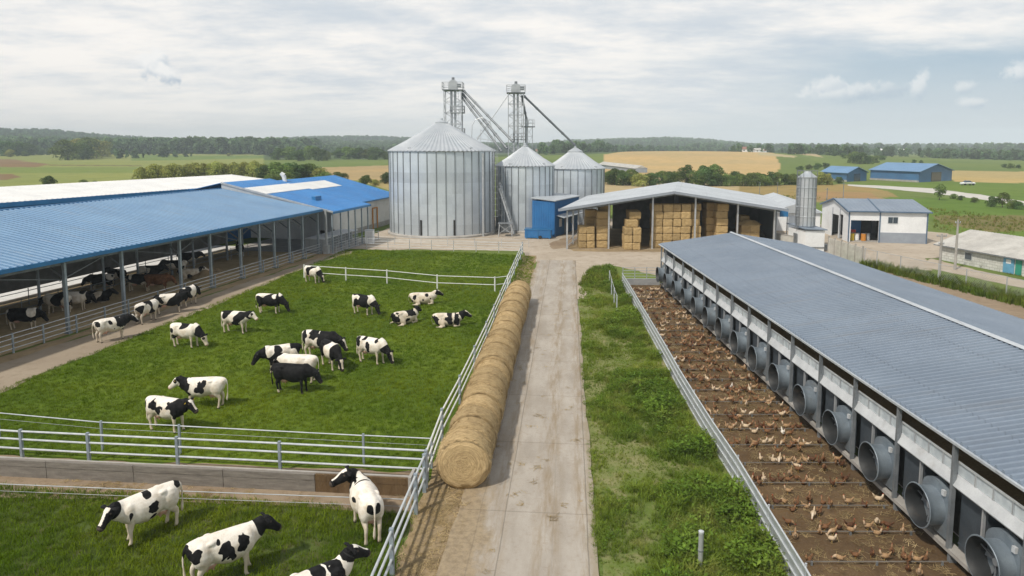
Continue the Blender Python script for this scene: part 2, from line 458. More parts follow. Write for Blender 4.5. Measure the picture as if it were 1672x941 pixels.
GREEN = (.130,.180,.048); LUSH = (.11,.18,.030); TAN = (.36,.27,.14); GOLD = (.44,.325,.16); DRY = (.27,.21,.09); PALE = (.215,.245,.078); DARK = (.065,.10,.038); BROWN = (.20,.135,.075)
FIELDS = [
    ([(-400,200),(2200,200),(2200,262),(-400,262)], DARK),
    ([(1150,238.6),(1420,239.5),(1700,240),(1900,240),(1900,242.5),(1500,242),(1150,241)], (.20,.23,.085)),
    ([(1230,243.5),(1500,244.5),(1480,248.5),(1260,247)], (.15,.20,.06)),
    ([(1520,245),(1900,246),(1900,250),(1540,249)], (.34,.29,.15)),
    ([(1600,252),(1900,253),(1900,258),(1590,257)], (.17,.22,.06)),
    ([(1290,249.5),(1400,249),(1390,253),(1300,253.5)], (.30,.27,.13)),
    ([(-300,246),(120,243),(430,252),(430,300),(-300,318)], PALE),
    ([(-300,262),(20,260),(82,268),(60,273),(-300,272)], BROWN),
    ([(-300,284),(20,284),(34,289),(10,294),(-300,296)], BROWN),
    ([(82,269),(230,270.2),(232,271.2),(82,270.4)], (.14,.11,.06)),
    ([(-300,274),(230,273),(232,282),(-300,283)], (.165,.215,.06)),
    ([(215,252),(330,255),(430,254),(430,259),(215,262)], (.13,.19,.05)),
    ([(510,274),(660,270),(660,294),(560,294),(520,284)], TAN),
    ([(590,294),(660,293),(660,330),(640,312),(600,300)], (.33,.27,.12)),
    ([(558,231),(600,229.5),(640,231),(640,237),(562,236)], (.16,.22,.07)),
    ([(985,263),(1060,256),(1180,251.5),(1262,260),(1280,274),(1268,285),(1100,289),(985,282)], GOLD),
    ([(1200,255),(1300,262),(1345,272),(1350,290),(1262,286),(1276,274),(1262,261)], (.11,.16,.04)),
    ([(1240,261),(1300,264.5),(1298,266.5),(1236,264)], (.38,.33,.20)),
    ([(1255,253),(1330,260),(1345,266),(1300,262)], (.40,.33,.2)),
    ([(940,238),(1010,240),(1090,246),(990,257),(870,262),(860,248)], (.115,.15,.05)),
    ([(985,289),(1110,289),(1230,299),(1235,318),(960,318),(940,306)], (.40,.32,.19)),
    ([(1405,250),(1500,251),(1580,259),(1420,266)], (.13,.17,.05)),
    ([(1512,266),(1700,268),(1900,272),(1900,280),(1512,279)], (.12,.17,.045)),
    ([(1530,279),(1640,281),(1900,280),(1900,302),(1700,301),(1560,297)], (.40,.31,.14)),
    ([(1390,299),(1560,297),(1900,303),(1900,336),(1620,324),(1400,304)], (.115,.18,.035)),
    ([(1205,303),(1390,301),(1450,312),(1480,328),(1320,330),(1210,318)], DRY),
    ([(1300,312),(1420,314),(1440,327),(1340,328)], (.30,.20,.10)),
    ([(1440,322),(1620,324),(1900,336),(1900,420),(1560,380),(1500,345)], LUSH),
    ([(1520,352),(1680,352),(1760,372),(1620,380),(1540,366)], (.17,.15,.06)),
]
def make_terrain():
    front = np.concatenate([np.linspace(-52, 52, 620)])
    rest = np.linspace(56, 304, 60)
    ang = np.radians(np.concatenate([front, rest]))
    rad = np.concatenate([[0.0], np.geomspace(4, 3600, 430)])
    A, Rr = np.meshgrid(ang, rad)
    X = Rr*np.sin(A); Y = Rr*np.cos(A); Z = height(X, Y)
    na, nr = len(ang), len(rad)
    col = np.zeros((nr, na, 4)); col[..., 3] = 1; col[..., :3] = GREEN
    ok = Y > 60
    U = np.full(X.shape, -1e6); V = np.full(X.shape, 1e6)
    U[ok], V[ok] = project(X[ok], Y[ok], Z[ok])
    V2 = 238+12*F/np.maximum(Y, 1e-3)         # field layout is drawn on the flat plan
    V2 = np.where(Rr > 700, V, V2)
    for poly, c in FIELDS:
        mk = inpoly(U, V2, poly) & ok & (Rr > 95)
        col[mk, :3] = c
    idx = np.arange(nr*na).reshape(nr, na)
    a0 = idx[:-1, :]; a1 = idx[1:, :]
    a0n = np.roll(a0, -1, 1); a1n = np.roll(a1, -1, 1)
    faces = np.stack([a0, a0n, a1n, a1], -1).reshape(-1, 4)[:, ::-1]
    me = bpy.data.meshes.new('terrain')
    vs = np.stack([X, Y, Z], -1).reshape(-1, 3)
    me.vertices.add(len(vs)); me.vertices.foreach_set('co', vs.ravel())
    me.loops.add(faces.size); me.loops.foreach_set('vertex_index', faces.ravel().astype(np.int32))
    me.polygons.add(len(faces)); me.polygons.foreach_set('loop_start', np.arange(0, faces.size, 4, dtype=np.int32))
    me.update(calc_edges=True); me.validate()
    ca = me.color_attributes.new('field', 'FLOAT_COLOR', 'POINT')
    ca.data.foreach_set('color', col.reshape(-1, 4).ravel().astype(np.float32))
    me.polygons.foreach_set('use_smooth', [True]*len(me.polygons))
    m, nt, b, out = new_mat('field_ground')
    at = nd(nt, 'ShaderNodeAttribute', attribute_name='field')
    p = pos(nt)
    # wobble of tone at three scales
    n1 = noise_n(nt, scaled(nt, p, (1, 1, 0)), .012, 7, .62)
    n2 = noise_n(nt, scaled(nt, p, (1, 1, 0)), .16, 7, .65)
    n3 = noise_n(nt, scaled(nt, p, (1, 1, 0)), 2.2, 6, .7)
    c = at.outputs['Color']
    c = mix(nt, mth(nt, 'MULTIPLY', ramp(nt, n1, .35, .68), .5), c, mix(nt, 1.0, c, (1.45, 1.25, 1.0), 'MULTIPLY'))
    c = mix(nt, mth(nt, 'MULTIPLY', ramp(nt, n2, .4, .75), .55), c, mix(nt, 1.0, c, (.58, .66, .55), 'MULTIPLY'))
    c = mix(nt, mth(nt, 'MULTIPLY', ramp(nt, n3, .4, .75), .5), c, mix(nt, 1.0, c, (.5, .55, .5), 'MULTIPLY'))
    setc(nt, b.inputs['Base Color'], c)
    b.inputs['Roughness'].default_value = 1.0; b.inputs['Specular IOR Level'].default_value = .1
    me.materials.append(m)
    o = bpy.data.objects.new('terrain', me); C.objects.link(o)
    tag(o, 'rolling farmland of green and golden fields', 'ground', kind='structure')
make_terrain()

def wob_edge(pts, step=.6, amp=.18, seed=0):
    out = []; n = len(pts)
    for i in range(n):
        a = Vector((*pts[i][:2], 0)); b = Vector((*pts[(i+1) % n][:2], 0))
        k = max(1, int((b-a).length/step)); nrm = Vector((-(b-a).y, (b-a).x, 0)).normalized()
        for j in range(k):
            p = a.lerp(b, j/k)
            w = noise.noise((p.x*.9+seed, p.y*.9, seed*1.7))*amp+noise.noise((p.x*.25+seed, p.y*.25, seed))*amp*1.2
            out.append(p+nrm*w)
    return out

def sheet(name, pts, z, mat, amp=.18, step=.6, seed=0, label=None, cat=None, kind='structure'):
    P = wob_edge(pts, step, amp, seed) if amp else [Vector((*p[:2], 0)) for p in pts]
    mb = MB(); mb.add([(p.x, p.y, z) for p in P], [tuple(range(len(P)))])
    o = mb.build(name, mat, fix=False)
    if o.data.polygons[0].normal.z < 0: o.data.flip_normals()
    return tag(o, label, cat, kind=kind)

def ground_mat(name, stops, s1=.25, s2=2.5, s3=14, bs=.5):
    """stops: list of (colour, noise centre) blended over three scales"""
    m, nt, b, out = new_mat(name)
    p = scaled(nt, pos(nt), (1, 1, .3))
    n1 = noise_n(nt, p, s1, 6, .6); n2 = noise_n(nt, p, s2, 6, .65); n3 = noise_n(nt, p, s3, 4, .7)
    c = mix(nt, ramp(nt, n1, .36, .64), stops[0], stops[1])
    c = mix(nt, mth(nt, 'MULTIPLY', ramp(nt, n2, .45, .72), .7), c, stops[2])
    c = mix(nt, mth(nt, 'MULTIPLY', ramp(nt, n3, .5, .8), .6), c, stops[3])
    setc(nt, b.inputs['Base Color'], c)
    b.inputs['Roughness'].default_value = .95; b.inputs['Specular IOR Level'].default_value = .12
    bump(nt, b, mth(nt, 'ADD', n2, mth(nt, 'MULTIPLY', n3, .5)), bs, .08)
    return m
M['meadow'] = ground_mat('meadow_turf', [(.066,.112,.010), (.115,.165,.015), (.048,.085,.009), (.14,.165,.025)], .10, 1.3, 9)
M['paddock'] = ground_mat('paddock_turf', [(.06,.09,.020), (.085,.115,.026), (.12,.095,.05), (.04,.06,.016)], .3, 1.6, 11)
M['verge'] = ground_mat('verge_turf', [(.12,.165,.038), (.20,.205,.085), (.31,.26,.155), (.09,.125,.03)], .35, 1.2, 10)
M['dirt'] = ground_mat('bare_earth', [(.24,.18,.125), (.30,.235,.165), (.17,.125,.08), (.36,.29,.20)], .3, 2.0, 15)
M['path'] = ground_mat('trodden_path', [(.27,.22,.165), (.33,.275,.21), (.21,.165,.115), (.38,.32,.25)], .3, 1.2, 12)
M['yard'] = ground_mat('gravel_yard', [(.37,.315,.25), (.44,.38,.31), (.28,.23,.175), (.48,.425,.35)], .12, .9, 10)
M['straw_ground'] = ground_mat('straw_strewn_earth', [(.25,.19,.115), (.33,.25,.145), (.17,.125,.08), (.42,.33,.19)], .4, 2.5, 18)
M['run'] = ground_mat('hen_run_earth', [(.100,.064,.034), (.145,.096,.052), (.068,.044,.026), (.24,.165,.09)], .35, 2.2, 16, .8)
M['barn_floor'] = ground_mat('bedded_floor', [(.44,.34,.20), (.54,.43,.26), (.28,.21,.13), (.60,.49,.30)], .3, 1.6, 12)

def road_mat():
    m, nt, b, out = new_mat('slab_concrete')
    co = objco(nt); sx = nd(nt, 'ShaderNodeSeparateXYZ', {0: co}); x, y, z = sx.outputs
    n1 = noise_n(nt, scaled(nt, co, (1, .35, 1)), .7, 7, .65); n2 = noise_n(nt, co, 5, 6, .7); n3 = noise_n(nt, co, 40, 3, .6)
    c = mix(nt, ramp(nt, n1, .33, .67), (.305,.272,.232), (.41,.375,.33))
    c = mix(nt, mth(nt, 'MULTIPLY', ramp(nt, n2, .5, .75), .5), c, (.25,.20,.15))
    c = mix(nt, mth(nt, 'MULTIPLY', ramp(nt, n3, .5, .8), .35), c, (.46,.43,.39))
    # wheel-worn lanes strewn with soil and straw
    st = noise_n(nt, scaled(nt, co, (3.2, .35, 1)), 1.0, 8, .75)
    for cx, wd, am in ((.75, .7, .85), (-.85, .6, .7), (1.9, .5, .9), (-1.9, .6, .8)):
        g = mth(nt, 'SUBTRACT', 1.0, ramp(nt, mth(nt, 'ABSOLUTE', mth(nt, 'SUBTRACT', x, cx)), 0.0, wd))
        f = mth(nt, 'MULTIPLY', mth(nt, 'MULTIPLY', g, ramp(nt, st, .40, .66)), am)
        c = mix(nt, f, c, (.245,.185,.115))
    # soil and straw trodden on from the bale side and along the edges
    en = mth(nt, 'MULTIPLY', mth(nt, 'SUBTRACT', noise_n(nt, scaled(nt, co, (1, .45, 1)), 1.4, 9, .72), .5), 1.9)
    near = mth(nt, 'SUBTRACT', 1.0, ramp(nt, mth(nt, 'ADD', y, mth(nt, 'MULTIPLY', en, 2.0)), 11.0, 19.0))
    lim = mth(nt, 'ADD', mth(nt, 'MULTIPLY', near, .75), -2.0)
    sl = mth(nt, 'SUBTRACT', 1.0, ramp(nt, mth(nt, 'SUBTRACT', mth(nt, 'ADD', x, en), lim), -.15, .45))
    c = mix(nt, mth(nt, 'MULTIPLY', sl, .85), c, mix(nt, ramp(nt, n2, .3, .7), (.20,.15,.09), (.34,.265,.165)))
    sr = ramp(nt, mth(nt, 'ADD', x, mth(nt, 'MULTIPLY', en, .6)), 1.9, 2.35)
    c = mix(nt, mth(nt, 'MULTIPLY', sr, .7), c, (.26,.215,.14))
    # joints
    wv = mth(nt, 'MULTIPLY', mth(nt, 'SUBTRACT', noise_n(nt, co, .5, 8, .75), .5), .10)
    xw = mth(nt, 'ADD', x, wv); yw = mth(nt, 'ADD', y, wv)
    for cx, am in ((-.62, .45), (-1.45, .22), (2.02, .5), (.95, .1)):
        g = mth(nt, 'SUBTRACT', 1.0, ramp(nt, mth(nt, 'ABSOLUTE', mth(nt, 'SUBTRACT', xw, cx)), .008, .03))
        c = mix(nt, mth(nt, 'MULTIPLY', g, am), c, (.09,.075,.06))
    ym = mth(nt, 'ABSOLUTE', mth(nt, 'SUBTRACT', mth(nt, 'FRACT', mth(nt, 'DIVIDE', yw, 5.2)), .5))
    g = mth(nt, 'SUBTRACT', 1.0, ramp(nt, ym, .002, .007))
    c = mix(nt, mth(nt, 'MULTIPLY', g, .35), c, (.11,.09,.07))
    setc(nt, b.inputs['Base Color'], c); b.inputs['Roughness'].default_value = .9; b.inputs['Specular IOR Level'].default_value = .25
    bump(nt, b, mth(nt, 'ADD', n2, mth(nt, 'MULTIPLY', n3, .6)), .35, .02)
    return m
M['road'] = road_mat()

# farm lane: one slab tapering to the yard
ROADA = math.atan(.0855)
def make_road():
    mb = MB(); L = 70
    pts = [(-2.4, -8), (-2.22, 10), (-2.16, 30), (-2.02, 50), (-1.9, 62), (2.0, 62), (2.05, 50), (2.18, 30), (2.27, 10), (2.4, -8)]
    q = wob_edge([Vector((x, y, 0)) for x, y in pts], .35, .07, 31); pts = [(p.x, p.y) for p in q]
    k = len(pts)
    mb.add([(x, y, .06) for x, y in pts]+[(x, y, -.1) for x, y in pts], [tuple(range(k-1,-1,-1))]+[(i, (i+1) % k, (i+1) % k+k, i+k) for i in range(k)])
    o = mb.build('road', M['road'])
    o.location = (-.69, 8, 0)
    o.rotation_euler = (0, 0, -ROADA)
    tag(o, 'pale concrete slab lane running to the silos', 'road', kind='structure')
make_road()
def lane(y, off):      # a point beside the lane
    return Vector((-.69+math.sin(ROADA)*(y-8)+off, y, 0))

sheet('meadow', [(-34,26.2),(-12,24.2),(-3.0,23.4),(1.1,73.4),(-9,76),(-19.4,77.5),(-19.7,70.1),(-25.1,32),(-26.5,25.9)], .010, M['meadow'], .22, seed=1, label='bright green grazing meadow behind the rail fence', cat='meadow')
sheet('paddock_ground', [(-40,8),(-3.9,8),(-3.25,18),(-3.05,22.2),(-12,22.9),(-40,25.2)], .009, M['paddock'], .2, seed=2, label='near paddock turf in front of the feed trough', cat='paddock')
sheet('trough_strip', [(-40,26.6),(-3.2,23.7),(-3.2,20.9),(-6,21.1),(-11,21.6),(-18,22.2),(-40,24)], .014, M['dirt'], .3, seed=3, label='bare earth strip along the feed trough', cat='ground')
sheet('path', [(-36,21),(-29.2,32.3),(-26.9,42.2),(-19.9,75),(-18.2,76.5),(-18.0,74),(-19.7,70.1),(-25.1,32),(-28.5,21)], .016, M['path'], .28, seed=4, label='trodden earth path beside the cow barn', cat='path')
sheet('straw_strip', [(-38,16),(-34.6,16),(-29.6,34),(-28.0,42),(-21.2,74.5),(-19.9,75),(-26.9,42.2),(-29.0,32.6),(-34,16)], .020, M['straw_ground'], .22, seed=5, label='straw strewn strip under the barn eave', cat='ground')
sheet('yard', [(-20.5,77.3),(-19,90),(-17,103),(-15,112),(14,114),(22,101),(34,98),(34,72),(24.6,60.5),(14,60),(12,64.5),(9.5,66.5),(7.3,62),(5.7,52),(3.2,52),(2.9,66),(1.6,73),(1.2,76),(-9,77.3)], .012, M['yard'], .5, seed=6, label='beige gravel farmyard around the silos', cat='yard')
sheet('side_yard', [(31,74),(33,100),(46,104),(60,92),(57,76),(50.5,70),(44.3,71.2),(40.5,64),(37.6,66),(35,73)], .016, M['yard'], .5, seed=7, label='gravel yard around the white workshop', cat='yard')
sheet('lane_right', [(40.8,66),(44.6,71),(45.2,62),(47.8,50),(50,40),(47.4,39),(44.6,50),(42.3,60)], .018, M['yard'], .3, seed=8, label='pale lane in front of the low block shed', cat='lane')
sheet('earth_strip', [(24.2,8),(24.2,55),(25,62),(31,70),(35.2,66.5),(37.8,52),(40.4,40),(43,28),(43,8)], .008, M['dirt'], .5, seed=9, label='bare earth behind the poultry house', cat='ground')
sheet('verge', [(1.9,8),(2.35,16),(3.7,34),(5.5,55),(6.6,62),(8.3,66),(10,65.5),(9.6,57.5),(8.4,32),(7.75,17.7),(7.4,8)], .010, M['verge'], .25, seed=10, label='weedy green verge between lane and hen run', cat='verge')
sheet('bale_strip', [(-3.6,8),(-3.2,22),(-1.4,40),(1.3,73),(2.6,73),(1.6,52),(-.4,33),(-1.6,20),(-2.4,8)], .018, M['straw_ground'], .2, seed=11, label='straw strewn earth beside the lane', cat='ground')
sheet('run_floor', [(7.5,8),(7.95,20),(8.3,32),(9.55,57.6),(13.2,57.6),(13.2,8)], .012, M['run'], .05, seed=12, label='trodden brown earth of the hen run', cat='ground')
tr = [gp(u, v) for u, v in ((1384,301.5),(1430,303),(1520,308),(1600,318),(1700,333),(1700,341),(1596,325),(1510,314.5),(1425,307),(1384,303.5))]
sheet('track', [(p.x, p.y) for p in tr], .03, pm('white_track', (.55,.53,.49), (.46,.44,.40), rough=.9, scale=.2), .6, 4, seed=13, label='white gravel track crossing the green field', cat='track')
# ---------------------------------------------------------------- rail fences
def fence(name, label, posts, h, rails, mat, pmat=None, post_w=.09, rail_r=.03, base=0.0, cat='fence', square=True, wires=(), group=None, ext=.1, offs=.0):
    posts = [Vector((p[0], p[1], base)) for p in posts]
    root = thing(name, label, cat, posts[0], group)
    for p in posts:
        mb = MB()
        d = (posts[-1]-posts[0]).normalized()
        nrm = Vector((-d.y, d.x, 0))
        if square: mb.box(p+Z*(h/2-.1), (post_w, post_w, h+.2), (d, nrm, Z))
        else: mb.tube(p-Z*.2, p+Z*h, post_w/2, n=10)
        mb.build('post', pmat or mat, root)
    for z in rails:
        mb = MB()
        for a_, b_ in zip(posts[:-1], posts[1:]):
            d = (b_-a_).normalized(); nr = Vector((-d.y, d.x, 0))*offs
            sag = Z*random.uniform(-.012, .012)
            mb.tube(a_+Z*z-d*ext*.2+nr, b_+Z*z+d*ext*.2+nr+sag, rail_r, n=8)
        mb.build('rail', mat, root)
    for z in wires:
        mb = MB()
        for a_, b_ in zip(posts[:-1], posts[1:]): mb.tube(a_+Z*z, b_+Z*z, .008, n=4)
        mb.build('wire', M['galv_dark'], root)
    return root

def between(a, b, n): 
    a, b = Vector((*a[:2], 0)), Vector((*b[:2], 0))
    return [a.lerp(b, i/(n-1)) for i in range(n)]

# meadow / paddock divider: tall front fence and a lower one behind it
fence('rail_fence', 'tall galvanised rail fence just behind the long feed trough', [(-27.5,25.9),(-22.6,25.3),(-18.83,24.8),(-16.07,24.5),(-12.53,24.16),(-8.55,23.75),(-3.05,23.15)], 1.2, [1.12,.80,.42], M['rail'], M['post'], rail_r=.038, post_w=.1)
fence('rail_fence', 'lower thin-railed fence right behind the tall trough fence', [(-27,27.2),(-21,26.5),(-16.2,25.55),(-12.95,25.2),(-5.6,24.35),(-3.0,24.05)], 1.22, [1.16], M['rail'], M['post'], rail_r=.022, post_w=.075, wires=(.9,))
# along the bales
pb = [(-3.02,22.6),(-2.85,26.37),(-2.43,30.36),(-2.0,35.0),(-1.55,40.0),(-1.2,44.3),(-.85,48.6),(-.5,53.0),(-.15,57.4),(.2,61.8),(.55,66.2),(.9,70.4),(1.16,74.0)]
fence('rail_fence', 'long pale rail fence between the meadow and the row of round bales', pb, 1.4, [1.28,.88,.46], M['white_rail'], M['post'], rail_r=.04, post_w=.11)
fence('rail_fence', 'rail fence closing the near paddock beside the straw strewn lane edge', [(-3.04,22.3),(-3.14,20.9),(-3.36,17.75),(-3.6,14.4),(-3.85,11)], 1.4, [1.32,.92,.5], M['rail'], M['post'], rail_r=.04, post_w=.12)
ip = [gp(497,454),gp(565,459),gp(632,463.5),gp(714,472.5),gp(808,476),gp(829,473)]
fence('rail_fence', 'thin two-rail white fence crossing the far meadow', ip, 1.25, [1.15,.55], M['white_rail'], rail_r=.032, post_w=.09)
fence('rail_fence', 'fine weathered fence along the far edge of the meadow', between((-19.6,78.6),(1.1,74.6),9), 1.25, [1.2,.9,.6,.3], M['galv'], rail_r=.018, post_w=.06)
fence('rail_fence', 'low dull rail fence on the yard edge behind the meadow', between((-17.5,81.5),(2.0,79.0),7), 1.0, [.95,.5], M['galv'], rail_r=.016, post_w=.05)
lp = [gp(-60,795),gp(0,803),gp(198,822)]
fence('wire_fence', 'low wire fence in front of the feed trough', [(-22,22.5),(-18.2,22.0),(-11.6,21.5),(-3.5,20.95)], .55, [.5], M['galv'], rail_r=.016, post_w=.05, wires=(.25,))
# feed trough wall
def trough():
    a_, b_ = Vector((-23.5,23.95,0)), Vector((-3.5,22.05,0))
    root = thing('feed_trough', 'long low timber and concrete feed trough below the rail fence', 'trough', a_)
    d = (b_-a_).normalized(); n = Vector((-d.y, d.x, 0)); L = (b_-a_).length
    k = 6
    for i in range(k):
        p = a_+d*(L*i/k); q = a_+d*(L*(i+1)/k-.02)
        mb = MB(); mb.box((p+q)/2+Z*.21, ((q-p).length, .09, .42), (d, n, Z)); mb.box((p+q)/2+Z*.54-n*.01, ((q-p).length, .10, .22), (d, n, Z))
        mb.build('front_board', M['wood'] if i < k-1 else M['run'], root)
    mb = MB(); mb.box((a_+b_)/2+n*.55+Z*.22, (L, .09, .44), (d, n, Z)); mb.build('back_board', M['concrete'], root)
    mb = MB(); mb.box((a_+b_)/2+n*.28+Z*.18, (L, .44, .3), (d, n, Z)); mb.build('feed_bed', M['straw_ground'], root)
    for e in (a_, b_):
        mb = MB(); mb.box(e+n*.28+Z*.34, (.1, .72, .72), (d, n, Z)); mb.build('end_panel', M['concrete'], root)
trough()
# hen run fence of three-rail sheet panels
def sheetfence():
    pts = [(7.0,8),(7.35,12),(7.7,16.6),(7.83,19.5),(8.0,22.8),(8.05,26),(8.16,29.2),(8.3,32.6),(8.5,36),(8.68,39.4),(8.85,42.8),(9.02,46.2),(9.2,49.6),(9.38,53.2),(9.55,57.4)]
    root = thing('panel_fence', 'long low galvanised panel fence along the hen run', 'fence', (7.0,8,0))
    P = [Vector((*p, 0)) for p in pts]
    for a_, b_ in zip(P[:-1], P[1:]):
        d = (b_-a_).normalized(); n = Vector((-d.y, d.x, 0)); L = (b_-a_).length
        c = (a_+b_)/2
        mb = MB()
        for zc, hh in ((.21, .30), (.55, .29), (.87, .27)): mb.box(c+Z*zc, (L-.1, .015, hh), (d, n, Z))
        # pressed ribs
        for k in range(int(L/.45)): mb.box(a_+d*(.25+k*.45)+Z*.53-n*.0, (.03, .035, .92), (d, n, Z))
        mb.build('panel', M['galv'], root)
        mb = MB()
        for zc in (.05, .38, .71, 1.02): mb.bar(a_+Z*zc+n*.03, b_+Z*zc+n*.03, .05, .035)
        mb.build('rail', M['rail'], root)
    for p in P:
        mb = MB(); mb.tube(p-Z*.1, p+Z*1.12, .035, n=8); mb.build('post', M['galv'], root)
    # slack guard cable on the run side
    mb = MB()
    for a_, b_ in zip(P[:-1], P[1:]):
        o = Vector((.28,0,.55)); mb.tube(a_+o, b_+o, .018, n=6); mb.tube(a_+o-Z*.3, b_+o-Z*.3, .018, n=6)
    mb.build('inner_rail', M['galv_dark'], root)
sheetfence()
fence('run_gate', 'barred metal gate closing the far end of the hen run', between((9.6,57.5),(12.7,57.5),4), 1.55, [1.5,1.25,1.0,.75,.5,.25], M['galv'], rail_r=.02, post_w=.06, cat='gate')
def infill():
    root = thing('run_barrier', 'low solid barrier below the gate at the far end of the hen run', 'barrier', (9.6,57.3,0))
    mb = MB(); mb.box((11.2,57.25,.28), (3.1,.06,.5)); mb.build('sheet', M['galv'], root)
    mb = MB(); mb.box((11.2,57.25,.56), (3.2,.09,.06)); mb.build('cap_rail', M['rail'], root)
infill()
fence('wire_fence', 'short slack wire fence leaning in the tall weeds', [(7.55,47.6),(7.75,50.2),(8.05,53.6),(8.4,57.2)], 1.3, [1.25], M['rail'], rail_r=.016, post_w=.07, wires=(.9,.5))
mp = gp(1143,934)
def marker():
    root = thing('marker_post', 'lone galvanised post standing in the weeds by the hen run', 'post', mp)
    mb = MB(); mb.lathe([(.07,-.1),(.07,1.2)], 14, mp); smooth_by_angle(mb.build('tube', M['galv'], root))
    mb = MB(); mb.lathe([(.076,1.17),(.076,1.22),(.03,1.235)], 14, mp); smooth_by_angle(mb.build('cap', M['rail'], root))
    mb = MB(); mb.lathe([(.078,.62),(.078,.67)], 14, mp); mb.build('clamp', M['galv_dark'], root)
marker()

# ---------------------------------------------------------------- corrugated roof slab
def corr(mb, fr, s0, s1, t0, t1, z0, z1, pitch=.28, amp=.03, thick=.05, skew=0.0):
    """sheet from (t0,z0) to (t1,z1), ribs running down the slope; skew shifts s per metre of t"""
    prof = []; s = s0; k = 0
    fr_off = ((0,0),(.5,0),(.62,1),(.88,1))
    while s < s1:
        for f, h in fr_off:
            ss = s+f*pitch
            if ss <= s1: prof.append((ss, h*amp))
        s += pitch
    prof.append((s1, 0))
    nrm = Vector((0,0,1))
    vs = []; fs = []
    for ss, o in prof:
        for t, z, dz in ((t0, z0, o), (t1, z1, o), (t1, z1, -thick), (t0, z0, -thick)):
            vs.append(fr.P(ss+skew*(t-t0), t, z+dz))
    k = len(prof)
    for i in range(k-1):
        for j in range(4): fs.append((i*4+j, i*4+(j+1) % 4, (i+1)*4+(j+1) % 4, (i+1)*4+j))
    fs.append((0,1,2,3)); fs.append(tuple((k-1)*4+j for j in (3,2,1,0)))
    mb.add(vs, fs); return mb

# ---------------------------------------------------------------- cow barn
BF = Frame((-28.46,42.21), (.2096,.9778))
def cow_barn():
    root = thing('cow_barn', 'long open-sided cow barn with a faded blue sheet roof', 'barn', BF.P(0,0,0))
    ax = BF.axes()
    s0, s1 = -26, 33.0
    EZ, RZ, RT = 4.98, 7.1, 12.0
    slope = (RZ-EZ)/(RT+.5)
    mb = MB(); corr(mb, BF, s0, s1, -.5, RT, EZ, RZ, .46, .06); mb.build('roof', M['blue_faded'], root)
    mb = MB(); mb.bar(BF.P(s0,-.56,EZ-.10), BF.P(s1,-.56,EZ-.10), .08, .26); mb.build('eave_trim', M['blue_trim'], root)
    mb = MB(); mb.bar(BF.P(s0,RT+.04,RZ+.03), BF.P(s1,RT+.04,RZ+.03), .3, .08); mb.build('ridge_cap', M['blue_trim'], root)
    ps = [-18,-12.5,-6.2,0,4.7,10.6,14.3,18.5,21.5,24,26.8,29.5,32.8]
    for s in ps:
        mb = MB(); mb.box(BF.P(s,0,2.43), (.17,.2,4.9), ax); mb.box(BF.P(s,0,.06), (.32,.36,.12), ax); mb.build('post', M['post'], root)
        # rafter and brace on every frame
        mb = MB(); mb.bar(BF.P(s,-.3,EZ-.22), BF.P(s,RT,RZ-.24), .12, .26)
        mb.bar(BF.P(s,0.1,3.6), BF.P(s,2.4,EZ+2.4*slope-.3), .08, .1)
        mb.bar(BF.P(s,6,5.65), BF.P(s,6,3.9), .08, .08); mb.bar(BF.P(s,6,3.9), BF.P(s,3.2,5.2), .06, .06); mb.bar(BF.P(s,6,3.9), BF.P(s,9,6.1), .06, .06)
        mb.build('truss', M['galv_dark'], root)
        mb = MB(); mb.box(BF.P(s,7.2,2.9), (.14,.14,5.8), ax); mb.build('inner_post', M['post'], root)
    for i in range(len(ps)-1):
        mb = MB(); mb.bar(BF.P(ps[i],.4,3.4 if i%2 else 4.7), BF.P(ps[i+1],.4,4.75 if i%2 else 3.5), .05, .05); mb.build('wind_brace', M['galv_dark'], root)
    for t, zz in ((.05,4.55),(3,5.25),(6,5.75),(9,6.3)):
        mb = MB(); mb.bar(BF.P(s0,t,zz), BF.P(s1,t,zz), .08, .14); mb.build('purlin', M['galv_dark'], root)
    # rear: low kerb, open slot, dark curtain wall up to the roof
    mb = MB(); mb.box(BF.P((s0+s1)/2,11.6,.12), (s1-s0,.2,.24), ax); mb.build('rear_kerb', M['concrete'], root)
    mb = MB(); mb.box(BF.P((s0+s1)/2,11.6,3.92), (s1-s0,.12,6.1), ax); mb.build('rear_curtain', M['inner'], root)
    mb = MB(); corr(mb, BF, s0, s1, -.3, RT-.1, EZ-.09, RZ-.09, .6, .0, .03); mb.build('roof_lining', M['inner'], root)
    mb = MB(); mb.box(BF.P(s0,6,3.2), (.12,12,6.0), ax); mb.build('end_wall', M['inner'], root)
    # stall rails inside
    for t, zs in ((6.9,(1.0,.55)), (9.6,(1.1,))):
        mb = MB()
        for zz in zs: mb.tube(BF.P(s0+2,t,zz), BF.P(s1,t,zz), .03, n=6)
        for k in range(int((s1-s0)/3)): mb.tube(BF.P(s0+2+k*3,t,0), BF.P(s0+2+k*3,t,1.3), .03, n=6)
        mb.build('stall_rail', M['galv_dark'], root)
    return root
cow_barn()
bfl = [BF.P(-26,-.2), BF.P(33,-.2), BF.P(33,11.5), BF.P(-26,11.5)]
sheet('barn_floor', bfl, .024, M['barn_floor'], .1, 1.0, 14, 'straw bedded floor of the cow barn', 'floor')
sheet('apron', [BF.P(-30,11.5), BF.P(36,11.5), BF.P(36,17), BF.P(-30,20)], .018, M['apron'], .05, 2, 15, 'pale concrete apron behind the cow barn', 'ground')
ps2 = [BF.P(s,-.35) for s in (-17,-12,-8.2,-4.1,-2.1,0.3,2.6,4.7,7.6,10.6,14.3,18.5,21.5,24,26.8,29.5,32.8)]
fence('barn_fence', 'long galvanised rail fence running along the barn posts', ps2, 1.2, [1.15,.86,.57,.28], M['galv'], M['post'], rail_r=.026, post_w=.08)

